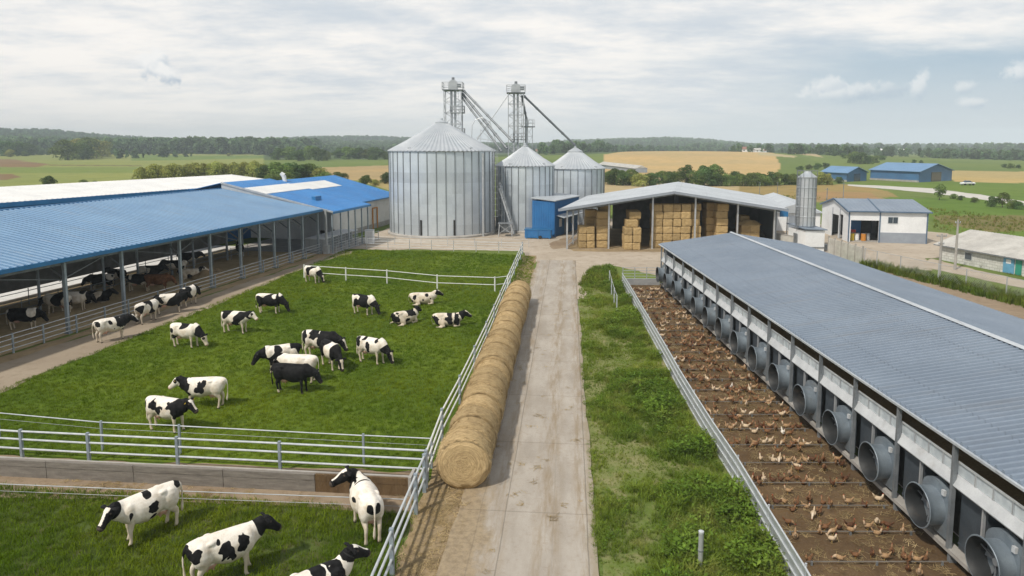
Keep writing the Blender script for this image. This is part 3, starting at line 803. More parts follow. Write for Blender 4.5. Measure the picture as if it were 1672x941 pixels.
sheet('parlour_floor', [BF.P(33,-1.9), BF.P(46,-1.9), BF.P(46,12), BF.P(33,12)], .026, M['concrete'], .05, 1.0, 19, 'concrete floor under the blue canopy', 'floor')
# white-roofed barn behind
B2 = Frame((-45.19,59.27), (.358,.934))
def rear_barn():
    root = thing('rear_barn', 'white roofed long barn with a blue fascia behind the cow barn', 'barn', B2.P(0,0,0))
    s0, s1, w = -45, 37, 9.0
    mb = MB(); corr(mb, B2, s0, s1, -.4, w, 7.0, 7.85, .5, .03, .05); corr(mb, B2, s0, s1, w*2+.4, w, 7.0, 7.85, .5, .03, .05); mb.build('roof', M['white_roof'], root)
    mb = MB(); mb.bar(B2.P(s0,-.45,6.8), B2.P(s1,-.45,6.8), .08, .4); mb.build('fascia', M['blue_trim'], root)
    mb = MB(); mb.box(B2.P((s0+s1)/2,0,3.4), (s1-s0,.15,6.8), B2.axes()); mb.build('side_wall', M['blue_wall'], root)
    mb = MB(); mb.box(B2.P((s0+s1)/2,2*w,3.4), (s1-s0,.15,6.8), B2.axes()); mb.build('far_wall', M['blue_wall'], root)
    for s in (s0+.1, s1-.1):
        mb = MB(); mb.prism([B2.P(s,.1), B2.P(s,2*w-.1), B2.P(s,2*w-.1,6.85), B2.P(s,w,7.7), B2.P(s,.1,6.85)], B2.d*.1); mb.build('end_wall', M['white_wall'], root)
rear_barn()

# blue end block: parlour canopy in front, hall behind
def end_block():
    root = thing('milking_parlour', 'bright blue roofed parlour block with a white roof light', 'building', BF.P(33,0,0))
    ax = BF.axes(); sl = .22; EZ = 4.7
    zr = lambda t: EZ+.03+sl*(t+1.8)
    mb = MB(); corr(mb, BF, 33.05, 43.0, -1.8, 12, zr(-1.8), zr(12), .32, .035);
    corr(mb, BF, 33.05, 43, 24, 12.02, 5.2, zr(12), .32, .035); mb.build('roof', M['blue_roof'], root)
    mb = MB(); corr(mb, BF, 33.2, 42.8, 6.4, 9.2, zr(6.4)+.06, zr(9.2)+.06, .5, .02, .03); mb.build('roof_light', M['white_roof'], root)
    mb = MB(); mb.bar(BF.P(33.0,-1.85,EZ-.1), BF.P(43.05,-1.85,EZ-.1), .08, .24); mb.build('eave_trim', M['blue_trim'], root)
    mb = MB(); mb.bar(BF.P(33.0,-1.8,EZ-.02), BF.P(33.0,12,zr(12)-.02), .09, .2); mb.build('verge_trim', M['galv'], root)
    for s in (33.3,35.4,37.4,39.2,41,42.8):
        mb = MB(); mb.box(BF.P(s,-1.5,2.3), (.13,.13,4.6), ax); mb.build('post', M['post'], root)
    mb = MB(); mb.box(BF.P(33.0,-.9,2.5), (.2,.2,5.0), ax); mb.box(BF.P(33.0,-.9,.5), (.55,.55,1.0), ax); mb.build('corner_post', M['galv'], root)
    mb = MB(); mb.prism([BF.P(33.06,-.5,4.7), BF.P(33.06,12,6.9), BF.P(33.06,12,zr(12)-.1), BF.P(33.06,-.5,zr(-.5)-.1)], BF.d*.08); mb.build('verge_panel', M['roof_pale'], root)
    mb = MB(); mb.prism([BF.P(42.9,3.4,0), BF.P(42.9,12,0), BF.P(42.9,12,zr(12)-.2), BF.P(42.9,3.4,zr(3.4)-.2)], BF.d*.08); mb.build('end_wall', M['cream_wall'], root)
    mb = MB(); mb.box(BF.P(37.2,2.4,5.85), (1.4,.5,.5), ax); mb.build('roof_hatch', M['blue_trim'], root)
end_block()
def rear_hall():
    root = thing('blue_roof_hall', 'cream walled hall with a bright blue gable roof beside the large silo', 'building', BF.P(43,3.5,0))
    ax = BF.axes(); s0, s1 = 43.1, 65.0
    mb = MB(); corr(mb, BF, s0, s1, 3.0, 14, 4.25, 7.25, .32, .035); corr(mb, BF, s0, s1, 25, 14.02, 4.25, 7.25, .32, .035); mb.build('roof', M['blue_roof'], root)
    mb = MB(); corr(mb, BF, s0+.1, 58.0, 9.4, 12.2, 4.25+.2727*6.4+.06, 4.25+.2727*9.2+.06, .5, .02, .03); mb.build('roof_light', M['white_roof'], root)
    mb = MB(); mb.box(BF.P((s0+s1)/2,3.5,2.1), (s1-s0-.2,.18,4.2), ax); mb.build('side_wall', M['cream_wall'], root)
    mb = MB(); mb.box(BF.P((s0+s1)/2,3.42,.35), (s1-s0-.2,.2,.7), ax); mb.build('plinth', M['concrete'], root)
    mb = MB(); mb.tube(BF.P(49,13.4,7.0), BF.P(49,13.6,7.9), .26, .3, n=12); mb.tube(BF.P(49,13.6,7.9), BF.P(48.8,13.9,8.25), .34, .24, n=12)
    smooth_by_angle(mb.build('vent_cowl', M['white_wall'], root))
    for s in (s0+.1, s1-.25):
        mb = MB(); mb.prism([BF.P(s,3.7), BF.P(s,24.5), BF.P(s,24.5,4.2), BF.P(s,14,7.1), BF.P(s,3.7,4.3)], BF.d*.14); mb.build('end_wall', M['cream_wall'], root)
    mb = MB(); mb.bar(BF.P(s0,2.95,4.18), BF.P(s1,2.95,4.18), .1, .16); mb.build('gutter', M['blue_trim'], root)
    mb = MB(); mb.box(BF.P(63.4,3.1,.9), (1.0,.6,1.2), ax); mb.build('cooler', M['galv_dark'], root)
    mb = MB(); mb.bar(BF.P(55.2,3.3,0), BF.P(55.2,3.3,3.0), .16, .16); mb.bar(BF.P(55.2,3.3,3.0), BF.P(56.8,3.3,3.0), .16, .16); mb.bar(BF.P(56.8,3.3,3.0), BF.P(56.8,3.3,0), .16, .16); mb.build('door_frame', M['orange'], root)
rear_hall()
# stalls and tanks under the parlour canopy
def pens():
    ax = BF.axes()
    for i, s in enumerate((34.6,36.4,38.2,40.0,41.8)):
        w = ('nearest the barn', 'second from the barn', 'third from the barn', 'fourth from the barn', 'at the far end')[i]
        root = thing('calf_pen', 'grey barred calf pen under the blue canopy, %s' % w, 'pen', BF.P(s,1,0), 'calf pens under the canopy')
        mb = MB(); mb.box(BF.P(s,1.0,1.5), (1.6,2.4,.08), ax); mb.build('roof', M['white_wall'], root)
        mb = MB(); mb.box(BF.P(s,2.15,.8), (1.55,.06,1.4), ax); mb.box(BF.P(s-.75,1.0,.8), (.06,2.3,1.4), ax); mb.build('side_panel', M['roof_pale'], root)
        mb = MB()
        for z in (.25,.55,.85,1.15): mb.tube(BF.P(s-.78,-.2,z), BF.P(s+.78,-.2,z), .025, n=6)
        for k in (-.78,-.26,.26,.78): mb.tube(BF.P(s+k,-.2,0), BF.P(s+k,-.2,1.5), .03, n=6)
        mb.build('front_bars', M['galv'], root)
    root = thing('control_cabinet', 'white cabinet standing at the end of the blue canopy', 'cabinet', gp(604,399))
    p = gp(604,398)
    mb = MB(); mb.box(p+Z*.85, (1.0,.8,1.6)); mb.build('body', M['white_wall'], root)
    mb = MB(); mb.box(p+Z*.9+Vector((0,-.415,0)), (.8,.03,1.3)); mb.build('door', M['white_roof'], root)
    mb = MB(); mb.box(p+Z*1.68, (1.08,.88,.06)); mb.build('lid', M['galv'], root)
pens()
fence('pen_fence', 'barred fence along the open side of the blue canopy', [BF.P(s,-1.9) for s in (33.3,36,39,42,45)], 1.15, [1.1,.8,.5,.2], M['galv'], rail_r=.022, post_w=.07)

# ---------------------------------------------------------------- grain silos
M['silo'] = pm('silo_sheet', (.64,.70,.75), (.55,.61,.67), rough=.40, metal=.42, scale=.5, coord='obj', fine=.07, attr='tint')
M['silo_roof'] = pm('silo_roof_sheet', (.58,.61,.64), (.48,.52,.56), rough=.45, metal=.5, scale=.6, coord='obj', fine=.08)
M['seam'] = pm('silo_rib_steel', (.25,.275,.30), (.19,.21,.23), rough=.5, metal=.4)
def silo(name, label, c, Rr, ez, az, cols, rows, cap_r, doors=(), nrib=None, bandc=None, base=0.0, group='grain silos', cat='silo'):
    c = Vector((c[0], c[1], base))
    root = thing(name, label, cat, c, group)
    # wall: curved sheets, each with its own tone, tiny horizontal corrugation
    mb = MB(); tint = []
    seg = 4; n = cols*seg; zr = np.linspace(.35, ez, rows+1)
    vs = []; fs = []
    sub = 10
    for r in range(rows):
        for k in range(sub+1):
            z = zr[r]+(zr[r+1]-zr[r])*k/sub
            rr = Rr+(.012 if k % 2 else -.004)
            for i in range(n): vs.append(c+Vector((rr*math.cos(2*math.pi*i/n), rr*math.sin(2*math.pi*i/n), z)))
    rnd = random.Random(int(Rr*100))
    for r in range(rows):
        rb = bandc[r] if bandc else rnd.uniform(.9, 1.06)
        for q in range(cols):
            t = rb*rnd.uniform(.95, 1.05)
            for k in range(sub):
                o = (r*(sub+1)+k)*n
                for s_ in range(seg):
                    i = q*seg+s_; j = (i+1) % n
                    fs.append((o+i, o+j, o+n+j, o+n+i)); tint.append(t)
    mb.add(vs, fs)
    o = mb.build('wall', M['silo'], root, fix=False)
    at = o.data.color_attributes.new('tint', 'FLOAT_COLOR', 'CORNER')
    arr = np.repeat(np.array([[t, t, t*1.0, 1] for t in tint], np.float32), 4, 0)
    at.data.foreach_set('color', arr.ravel())
    o.data.polygons.foreach_set('use_smooth', [True]*len(o.data.polygons))
    # ribs
    nrib = nrib or cols
    mb = MB()
    for i in range(nrib):
        a_ = 2*math.pi*(i+.5)/nrib
        d = Vector((math.cos(a_), math.sin(a_), 0)); t = Vector((-d.y, d.x, 0))
        mb.box(c+d*(Rr+.04)+Z*(ez/2+.15), (.09, .085, ez-.35), (d, t, Z))
    mb.build('rib', M['seam'], root)
    # eave, roof, cap
    mb = MB(); mb.lathe([(Rr-.05, ez-.06), (Rr+.14, ez-.06), (Rr+.16, ez+.05), (Rr-.05, ez+.09)], 96, c, closed=True); mb.build('eave_ring', M['silo_roof'], root)
    nr = nrib*2
    vs = []; fs = []
    prof = [(Rr+.22, ez+.02), (Rr*.66, ez+(az-ez)*.34), (cap_r*1.1, az-(az-ez)*cap_r/Rr)]
    m_ = nr*4
    for r_, z_ in prof:
        for i in range(m_):
            a_ = 2*math.pi*i/m_
            h = (0.0, 0.0, .075, .075)[i % 4]*(min(1, r_/Rr*1.6))
            vs.append(c+Vector((r_*math.cos(a_), r_*math.sin(a_), z_+h)))
    for j in range(2):
        for i in range(m_): fs.append((j*m_+i, j*m_+(i+1) % m_, (j+1)*m_+(i+1) % m_, (j+1)*m_+i))
    mb = MB(); mb.add(vs, fs); mb.build('roof', M['silo_roof'], root)
    zc = az-(az-ez)*cap_r/Rr
    mb = MB(); mb.lathe([(cap_r*1.18, zc-.05), (cap_r*1.2, zc+.12), (cap_r*.5, zc+(az-zc)*.75), (.18, az), (.16, az+.25), (.0, az+.28)], 40, c); smooth_by_angle(mb.build('roof_cap', M['silo_roof'], root), 30)
    mb = MB(); mb.lathe([(Rr+.35, -.1), (Rr+.35, .22), (Rr+.12, .36), (Rr-.1, .36)], 72, c); smooth_by_angle(mb.build('plinth', M['concrete'], root), 30)
    for a_, z0, z1, w in doors:
        d = Vector((math.cos(a_), math.sin(a_), 0)); t = Vector((-d.y, d.x, 0))
        mb = MB(); mb.box(c+d*(Rr+.06)+Z*((z0+z1)/2), (.12, w, z1-z0), (d, t, Z)); mb.build('hatch', M['black'], root)
    # roof vents
    if Rr > 3:
        for k in range(5):
            a_ = 2*math.pi*(k+.3)/5; d = Vector((math.cos(a_), math.sin(a_), 0)); q = c+d*Rr*.93+Z*(ez+(az-ez)*.07+.1)
            mb = MB(); mb.box(q, (.35, .4, .22), (d, Vector((-d.y, d.x, 0)), Z)); mb.build('roof_vent', M['galv'], root)
    return root
S1 = Vector((-9.7,93.7,0)); S2 = Vector((1.85,96.0,0)); S3 = Vector((10.0,107.0,0))
big = silo('grain_silo', 'largest galvanised grain silo with a broad cone roof', S1, 7.25, 11.25, 15.5, 34, 8, .75, doors=((-1.86,.4,2.4,.22),(-1.26,.4,2.4,.22)), nrib=38, bandc=[.92,1.0,1.04,1.02,.98,.90,1.03,1.05])
mid = silo('grain_silo', 'middle steel silo behind the tall blue shed', S2, 4.1, 9.15, 12.1, 24, 7, .35, nrib=26, bandc=[.84,.86,.88,.86,.90,1.05,1.06])
far = silo('grain_silo', 'rearmost steel silo with a flat capped cone, beside the straw shed', S3, 4.6, 8.4, 11.7, 26, 6, 1.0, nrib=26, bandc=[.90,.94,.93,.96,.95,.98])
# ladder tower hugging the large silo
def ladder(root, a_, c, Rr, z1):
    d = Vector((math.cos(a_), math.sin(a_), 0)); t = Vector((-d.y, d.x, 0))
    p = c+d*(Rr+.55)
    mb = MB()
    for s in (-.3,.3): mb.bar(p+t*s, p+t*s+Z*z1, .06)
    for k in range(int(z1/.35)): mb.bar(p-t*.3+Z*(.3+k*.35), p+t*.3+Z*(.3+k*.35), .035)
    mb.build('ladder', M['galv'], root)
    mb = MB()
    for k in range(int((z1-2.5)/.8)):
        z = 2.5+k*.8
        pts = [p+t*.36*math.cos(q)+d*(.75*math.sin(q))+Z*z for q in np.linspace(0, math.pi, 7)]
        mb.path(pts, .022, 5)
    for q in (.6, 1.57, 2.5):
        mb.tube(p+t*.36*math.cos(q)+d*.75*math.sin(q)+Z*2.5, p+t*.36*math.cos(q)+d*.75*math.sin(q)+Z*z1, .02, n=5)
    mb.build('ladder_cage', M['galv'], root)
ladder(big, -.42, S1, 7.25, 11.6)
ladder(mid, -2.3, S2, 4.1, 9.3)
def downpipe(root):
    d = Vector((math.cos(-.7), math.sin(-.7), 0)); p = S1+d*7.7
    mb = MB(); mb.tube(p, p+Z*11, .16, n=10); mb.build('downpipe', M['galv'], root)
downpipe(big)
# steep access stair and small platform by the silos
def stair():
    a_ = atdepth(815,308,91.0); b_ = gp(839,383)
    root = thing('silo_stair', 'steep steel stair climbing between the large and middle silos', 'stairs', (b_.x, b_.y, 0))
    w = Vector((.15,.9,0)).normalized()*.7
    for o, z in ((Vector(), 0), (w, 0)):
        mb = MB(); mb.bar(a_+o, b_+o, .07, .2); mb.build('stringer', M['galv'], root)
        mb = MB(); mb.tube(a_+o+Z*.9, b_+o+Z*.9, .03, n=6)
        for k in range(6): q = a_.lerp(b_, k/5)+o; mb.tube(q, q+Z*.9, .025, n=6)
        mb.build('handrail', M['rail'], root)
    mb = MB()
    for k in range(20): q = a_.lerp(b_, (k+.5)/20); mb.box(q+w*.5, (.26,.7,.04))
    mb.build('tread', M['galv_dark'], root)
    p = gp(825,386)
    root = thing('intake_platform', 'small steel platform on legs at the foot of the silos', 'platform', p)
    mb = MB(); mb.box(p+Z*1.75, (1.9,1.6,.1)); mb.build('deck', M['galv_dark'], root)
    for x in (-.9,.9):
        for y in (-.75,.75):
            mb = MB(); mb.bar(p+Vector((x,y,0)), p+Vector((x*.85,y,1.7)), .1); mb.build('leg', M['galv'], root)
    mb = MB(); mb.bar(p+Vector((-.9,-.75,.4)), p+Vector((.8,-.75,1.6)), .06); mb.bar(p+Vector((.9,-.75,.4)), p+Vector((-.8,-.75,1.6)), .06); mb.build('brace', M['galv'], root)
    mb = MB(); mb.box(p+Z*1.1, (.8,.8,1.0)); mb.build('hopper', M['galv_dark'], root)
stair()
# ---------------------------------------------------------------- elevator towers and spouts
def lattice(mb, c, w, z0, z1, step, leg=.13, br=.075):
    h = w/2; cor = [Vector((-h,-h,0)), Vector((h,-h,0)), Vector((h,h,0)), Vector((-h,h,0))]
    for q in cor: mb.bar(c+q+Z*z0, c+q+Z*z1, leg)
    n = int(round((z1-z0)/step)); st = (z1-z0)/n
    for k in range(n+1):
        z = z0+k*st
        for i in range(4): mb.bar(c+cor[i]+Z*z, c+cor[(i+1) % 4]+Z*z, br)
        if k < n:
            for i in range(4):
                a_, b_ = (cor[i], cor[(i+1) % 4]) if (k+i) % 2 else (cor[(i+1) % 4], cor[i])
                mb.bar(c+a_+Z*z, c+b_+Z*(z+st), br)
def platform(root, c, w, z, h=1.1):
    mb = MB(); mb.box(c+Z*z, (w, w, .1)); mb.build('deck', M['galv_dark'], root)
    mb = MB(); q = w/2
    for zz in (h, h*.5):
        for a_, b_ in (((-q,-q),(q,-q)),((q,-q),(q,q)),((q,q),(-q,q)),((-q,q),(-q,-q))): mb.bar(c+Vector((*a_, z+zz)), c+Vector((*b_, z+zz)), .08)
    for a_ in (-1,-.33,.33,1):
        for b_ in (-1,1): mb.bar(c+Vector((a_*q,b_*q,z)), c+Vector((a_*q,b_*q,z+h)), .045); mb.bar(c+Vector((b_*q,a_*q,z)), c+Vector((b_*q,a_*q,z+h)), .045)
    mb.build('railing', M['galv'], root)
def elevator(label, c, w, zt, head_z, mids):
    root = thing('elevator_tower', label, 'tower', c, 'grain elevator towers')
    mb = MB(); lattice(mb, c, w, 0, zt, 1.7); mb.build('lattice', M['galv'], root)
    for sx in (-.28,.28):
        mb = MB(); mb.box(c+Vector((sx,.1,zt/2+.5)), (.34,.42,zt+1)); mb.build('leg_casing', M['galv'], root)
    mb = MB(); mb.bar(c+Vector((w*.36,-w*.36,0)), c+Vector((w*.36,-w*.36,zt)), .05); mb.bar(c+Vector((w*.36-.4,-w*.36,0)), c+Vector((w*.36-.4,-w*.36,zt)), .05)
    for k in range(int(zt/.4)): mb.bar(c+Vector((w*.36-.4,-w*.36,.2+k*.4)), c+Vector((w*.36,-w*.36,.2+k*.4)), .03)
    mb.build('ladder', M['galv'], root)
    platform(root, c, w+.5, zt)
    for z in mids: platform(root, c+Vector((w*.25,0,0)), w*.8, z, 1.0)
    # rounded elevator head
    hw = .62
    prof = [(-.72,zt+.15),(.72,zt+.15),(.72,zt+.9)]+[(.72*math.cos(q), zt+.9+(head_z-zt-.9)*math.sin(q)) for q in np.linspace(.15,math.pi-.15,9)]+[(-.72,zt+.9)]
    mb = MB(); mb.prism([c+Vector((x,-hw/2,z)) for x, z in prof], (0,hw,0)); smooth_by_angle(mb.build('head', M['galv'], root), 35)
    mb = MB(); mb.box(c+Vector((.95,-.5,zt+.7)), (.6,.5,.5)); mb.build('drive_motor', M['galv_dark'], root)
    mb = MB(); mb.tube(c+Vector((0,0,head_z-.1)), c+Vector((0,0,head_z+.35)), .22, n=10); mb.build('vent_pipe', M['galv_dark'], root)
    return root
T1 = Vector((-9.0,104.5,0)); T2 = Vector((.6,104.5,0)); T3 = Vector((2.25,106.5,0))
e1 = elevator('taller lattice elevator tower rising behind the large silo', T1, 2.6, 20.4, 22.0, (13.6,17.0))
e2 = elevator('slimmer lattice elevator tower above the middle silo', T2, 2.3, 20.0, 21.4, (12.9,))
def spout(root, a_, b_, r):
    mb = MB(); mb.tube(a_, b_, r, n=10); d = (b_-a_)
    for k in (.02,.25,.5,.75,.97): q = a_+d*k; e_ = d.normalized()*.08; mb.tube(q-e_, q+e_, r*1.3, n=10)
    smooth_by_angle(mb.build('spout', M['galv_dark'], root), 40)
h1 = T1+Vector((1.4,-.3,20.0))
for (u, v, y, r, o) in ((819,247,99,.15,(-.1,0,-.6)), (828,243,98,.2,(0,.3,-.1)), (838,232,96.5,.17,(.2,-.2,.35))):
    spout(e1, h1+Vector(o), atdepth(u,v,y), r)
spout(e2, T2+Vector((1.2,0,19.6)), S3+Vector((0,0,12.0)), .17)
spout(e2, T2+Vector((.9,.3,19.6)), T3+Vector((0,0,16.2)), .16)
for o in (0,.5):
    mb = MB(); mb.tube(T2+Vector((-1.2,o,19.7)), T1+Vector((3.6,o*1.5,12.9)), .06, n=6); mb.build('stay_cable', M['galv'], e2)
# curved air pipe and braces between the towers
mb = MB(); pts = [atdepth(770,230,100)+Vector((0,0,0)), atdepth(771,205,100), atdepth(776,196,100), atdepth(788,192,100), atdepth(800,200,100), atdepth(808,226,100), atdepth(812,240,100)]
mb.path(pts, .06, 6); mb.build('air_pipe', M['galv'], e2)
mb = MB()
for u0, v0, u1, v1 in ((778,226,798,206),(785,212,785,240),(797,208,797,244),(778,226,806,230),(785,212,808,236)): mb.bar(atdepth(u0,v0,101), atdepth(u1,v1,101), .06)
mb.build('brace', M['galv'], e2)
root = thing('vent_tower', 'short pipe tower with a round platform between the two rear silos', 'tower', T3)
mb = MB(); lattice(mb, T3+Vector((.45,0,0)), 1.0, 0, 14.9, 1.5, .07, .04); mb.build('lattice', M['galv'], root)
mb = MB(); mb.tube(T3, T3+Z*16.2, .24, n=12); smooth_by_angle(mb.build('pipe', M['galv'], root))
mb = MB(); mb.lathe([(1.05,14.85),(1.05,15.0),(.2,15.0),(.2,14.85)], 20, T3+Vector((.3,0,0)), closed=True); mb.build('deck', M['galv_dark'], root)
mb = MB()
for zz in (.5,1.0):
    pts = [T3+Vector((.3+1.0*math.cos(q),1.0*math.sin(q),15+zz)) for q in np.linspace(0,2*math.pi,17)]; mb.path(pts, .025, 5)
for q in np.linspace(0,2*math.pi,9)[:-1]: mb.tube(T3+Vector((.3+math.cos(q),math.sin(q),15)), T3+Vector((.3+math.cos(q),math.sin(q),16)), .025, n=5)
mb.build('railing', M['galv'], root)

# ---------------------------------------------------------------- blue machine shed by the silos
def blue_shed():
    N, L, Rr = Vector((5.6,88.3,0)), Vector((2.75,90.0,0)), Vector((9.6,96.8,0))
    B = L+Rr-N
    root = thing('blue_shed', 'tall blue metal shed with a pale lean roof before the silos', 'shed', N)
    zs = {0:4.75,1:4.95,2:5.0,3:4.75}
    cor = [N, L, B, Rr]
    H = 4.7
    d1 = (Rr-N).normalized(); d2 = (L-N).normalized()
    for i, nm in ((0,'gable_wall'),(1,'rear_wall'),(2,'end_wall'),(3,'side_wall')):
        a_, b_ = cor[i], cor[(i+1) % 4]
        d = (b_-a_).normalized(); n = Vector((-d.y,d.x,0)); ln = (b_-a_).length
        mb = MB(); mb.box((a_+b_)/2+Z*H/2, (ln-.02,.1,H), (d,n,Z))
        for k in range(int(ln/.35)): mb.box(a_+d*(.2+k*.35)+Z*H/2+n*(.06), (.05,.04,H-.06), (d,n,Z))
        mb.build(nm, M['blue_wall'], root)
    mb = MB(); o = .25
    P = [N-d1*o-d2*o+Z*4.72, L-d1*o+d2*o+Z*4.98, B+d1*o+d2*o+Z*4.98, Rr+d1*o-d2*o+Z*4.72]
    mb.prism(P, (0,0,.12)); mb.build('roof', M['roof_pale'], root)
    n = Vector((-d1.y,d1.x,0)); 
    if n.dot(d2) > 0: n = -n
    mb = MB(); a_, b_ = N+d1*.6+n*.06, Rr-d1*.4+n*.06
    mb.prism([a_+Z*2.75, b_+Z*2.75, b_+n*1.1+Z*2.45, a_+n*1.1+Z*2.45], (0,0,.08)); mb.build('awning', M['roof_pale'], root)
    mb = MB(); mb.box(N+d1*2.0+n*.07+Z*1.7, (.9,.06,1.1), (d1,n,Z)); mb.build('window', M['white_wall'], root)
    mb = MB(); mb.box(N+d1*4.2+n*.07+Z*1.1, (1.3,.06,2.1), (d1,n,Z)); mb.build('door', M['grey_wall'], root)
    mb = MB(); mb.box(N+d1*6.6+n*.07+Z*1.7, (.9,.06,1.0), (d1,n,Z)); mb.build('window', M['glass'], root)
blue_shed()
def skip():
    p = gp(879,389)
    root = thing('feed_hopper', 'low open blue steel container beside the blue shed', 'container', p)
    ax = (Vector((1,-.12,0)).normalized(), Vector((.12,1,0)).normalized(), Z)
    mb = MB(); mb.box(p+Z*.62-ax[1]*.7, (3.4,.08,1.0), ax); mb.box(p+Z*.62+ax[1]*.7, (3.4,.08,1.0), ax); mb.box(p+Z*.62-ax[0]*1.68, (.08,1.36,1.0), ax); mb.box(p+Z*.62+ax[0]*1.68, (.08,1.36,1.0), ax); mb.box(p+Z*.2, (3.3,1.3,.06), ax); mb.build('body', M['blue_wall'], root)
    mb = MB(); mb.box(p+Z*1.22-ax[1]*.72, (3.6,.16,.1), ax); mb.box(p+Z*1.22+ax[1]*.72, (3.6,.16,.1), ax); mb.build('rim', M['blue_trim'], root)
    for x in (-1.5,0,1.5):
        mb = MB(); mb.box(p+ax[0]*x-ax[1]*.76+Z*.55, (.12,.1,1.1), ax); mb.build('stiffener', M['blue_trim'], root)
    mb = MB(); mb.tube(p+ax[0]*.3-ax[1]*.95+Z*.22, p+ax[0]*.3-ax[1]*.7+Z*.22, .22, n=14); mb.build('wheel', M['black'], root)
skip()

# ---------------------------------------------------------------- open straw shed
HF = Vector((6.4,77.7,0)); HW = Vector((24.9,.6,0)); HD = Vector((5.2,19.5,0))
def straw_shed():
    root = thing('straw_shed', 'wide open-fronted straw shed with a pale low gable roof', 'barn', HF)
    P = lambda a_, b_, z=0: HF+HW*a_+HD*b_+Z*z
    EZ, RZ, RA = 4.75, 6.75, .5
    mb = MB()
    class SF:          # skewed frame so the sheet can follow the plan
        d = None
    def slope(a0, a1, z0, z1):
        n = 78; vs = []; fs = []
        for i in range(n+1):
            b_ = -.04+1.08*i/n; o = .035 if i % 2 else 0
            for a_, z, dz in ((a0,z0,o),(a1,z1,o),(a1,z1,-.06),(a0,z0,-.06)): vs.append(P(a_,b_,z+dz))
        for i in range(n):
            for j in range(4): fs.append((i*4+j,i*4+(j+1)%4,(i+1)*4+(j+1)%4,(i+1)*4+j))
        fs += [(0,1,2,3), tuple(n*4+j for j in (3,2,1,0))]
        mb.add(vs, fs)
    slope(-.03,RA,EZ,RZ); slope(1.03,RA+.0005,EZ-.1,RZ)
    mb.build('roof', M['roof_pale'], root)
    mb = MB(); mb.bar(P(-.035,-.045,EZ-.1), P(RA,-.045,RZ-.1), .1, .3); mb.bar(P(RA,-.045,RZ-.1), P(1.035,-.045,EZ-.2), .1, .3); mb.build('gable_trim', M['grey_wall'], root)
    mb = MB(); mb.bar(P(-.034,-.03,EZ-.12), P(-.034,1.03,EZ-.12), .1, .2); mb.build('gutter', M['grey_wall'], root)
    zz = lambda a_: EZ-.3+(RZ-EZ)*(1-abs(a_-RA)/RA)
    for a_ in (0,.195,.40,.60,.80,.975):
        mb = MB(); mb.box(P(a_,0,zz(a_)/2), (.18,.18,zz(a_))); mb.build('post', M['galv'], root)
    for b_ in (.2,.4,.6,.8,1):
        mb = MB(); mb.box(P(0,b_,zz(0)/2), (.18,.18,zz(0))); mb.build('post', M['galv'], root)
        mb = MB(); mb.box(P(.5,b_,zz(.5)/2), (.18,.18,zz(.5))); mb.build('post', M['galv_dark'], root)
    for b_ in (.0,.2,.4,.6,.8):
        mb = MB(); mb.bar(P(0,b_+.005,EZ-.3), P(.5,b_+.005,RZ-.35), .14, .22); mb.bar(P(.5,b_+.005,RZ-.35), P(1,b_+.005,EZ-.38), .14, .22); mb.build('rafter', M['galv_dark'], root)
    mb = MB(); mb.prism([P(.12,1), P(.985,1), P(.985,1,EZ-.2), P(.5,1,RZ-.2), P(.12,1,EZ+.2)], HD.normalized()*.08); mb.build('rear_wall', M['inner'], root)
    mb = MB(); mb.prism([P(.985,.02), P(.985,1), P(.985,1,EZ-.25), P(.985,.02,EZ-.25)], Vector((.1,0,0))); mb.build('side_wall', M['grey_wall'], root)
    # low rail along the open left side
    mb = MB(); mb.bar(P(-.004,.02,.25), P(-.004,.6,.25), .08, .1); mb.bar(P(-.004,.02,.9), P(-.004,.6,.9), .05, .06); mb.build('side_rail', M['rail'], root)
straw_shed()
sheet('straw_shed_floor', [HF+HW*0+HD*0, HF+HW*1, HF+HW+HD, HF+HD], .022, M['straw_ground'], .2, .8, 16, 'earth floor of the open straw shed', 'floor')
sheet('shed_apron', [(4.8,77.5),(9.5,81.5),(11,90),(7.6,88.5),(4.5,82)], .017, M['dirt'], .4, .7, 17, 'bare earth beside the straw shed', 'ground')
sheet('shed_front', [(7,76.0),(31,75),(31.2,78),(6.6,77.8)], .019, M['straw_ground'], .35, .7, 18, 'straw strewn ground before the straw shed', 'ground')
# ---------------------------------------------------------------- bales
def rough_block(w, d, h, seed, seg=9, amp=.02):
    """soft square bale: subdivided box, bulged and roughened, with three string grooves"""
    bm = bmesh.new(); bmesh.ops.create_cube(bm, size=1)
    bmesh.ops.subdivide_edges(bm, edges=bm.edges[:], cuts=seg, use_grid_fill=True)
    rd = random.Random(seed)
    for v in bm.verts:
        p = v.co
        x, y, z = p.x*2, p.y*2, p.z*2
        e = lambda a_, b_: 1-.035*(a_**8+b_**8)
        q = Vector((p.x*w*e(y, z), p.y*d*e(x, z), p.z*h*e(x, y)))
        g = -.02 if min(abs(x-.5), abs(x+.5), abs(x)) < .1 and (abs(z) > .99) else 0
        nz = noise.noise((q.x*4+seed*3.3, q.y*4, q.z*4+seed))*amp*1.6+rd.uniform(-1, 1)*amp*.55
        v.co = q+q.normalized()*(nz+g)
    me = bpy.data.meshes.new('square_bale'); bm.to_mesh(me); bm.free(); return me
sq = {}
for key, (w, d, h) in {'end': (.93, 2.0, .86), 'mid': (1.12, 2.0, .86), 'wide': (1.38, 2.0, .86)}.items():
    sq[key] = []
    for k in range(3):
        me = rough_block(w, d, h, k*7+len(key)); me.materials.append(M['bale_sq']); sq[key].append(me)
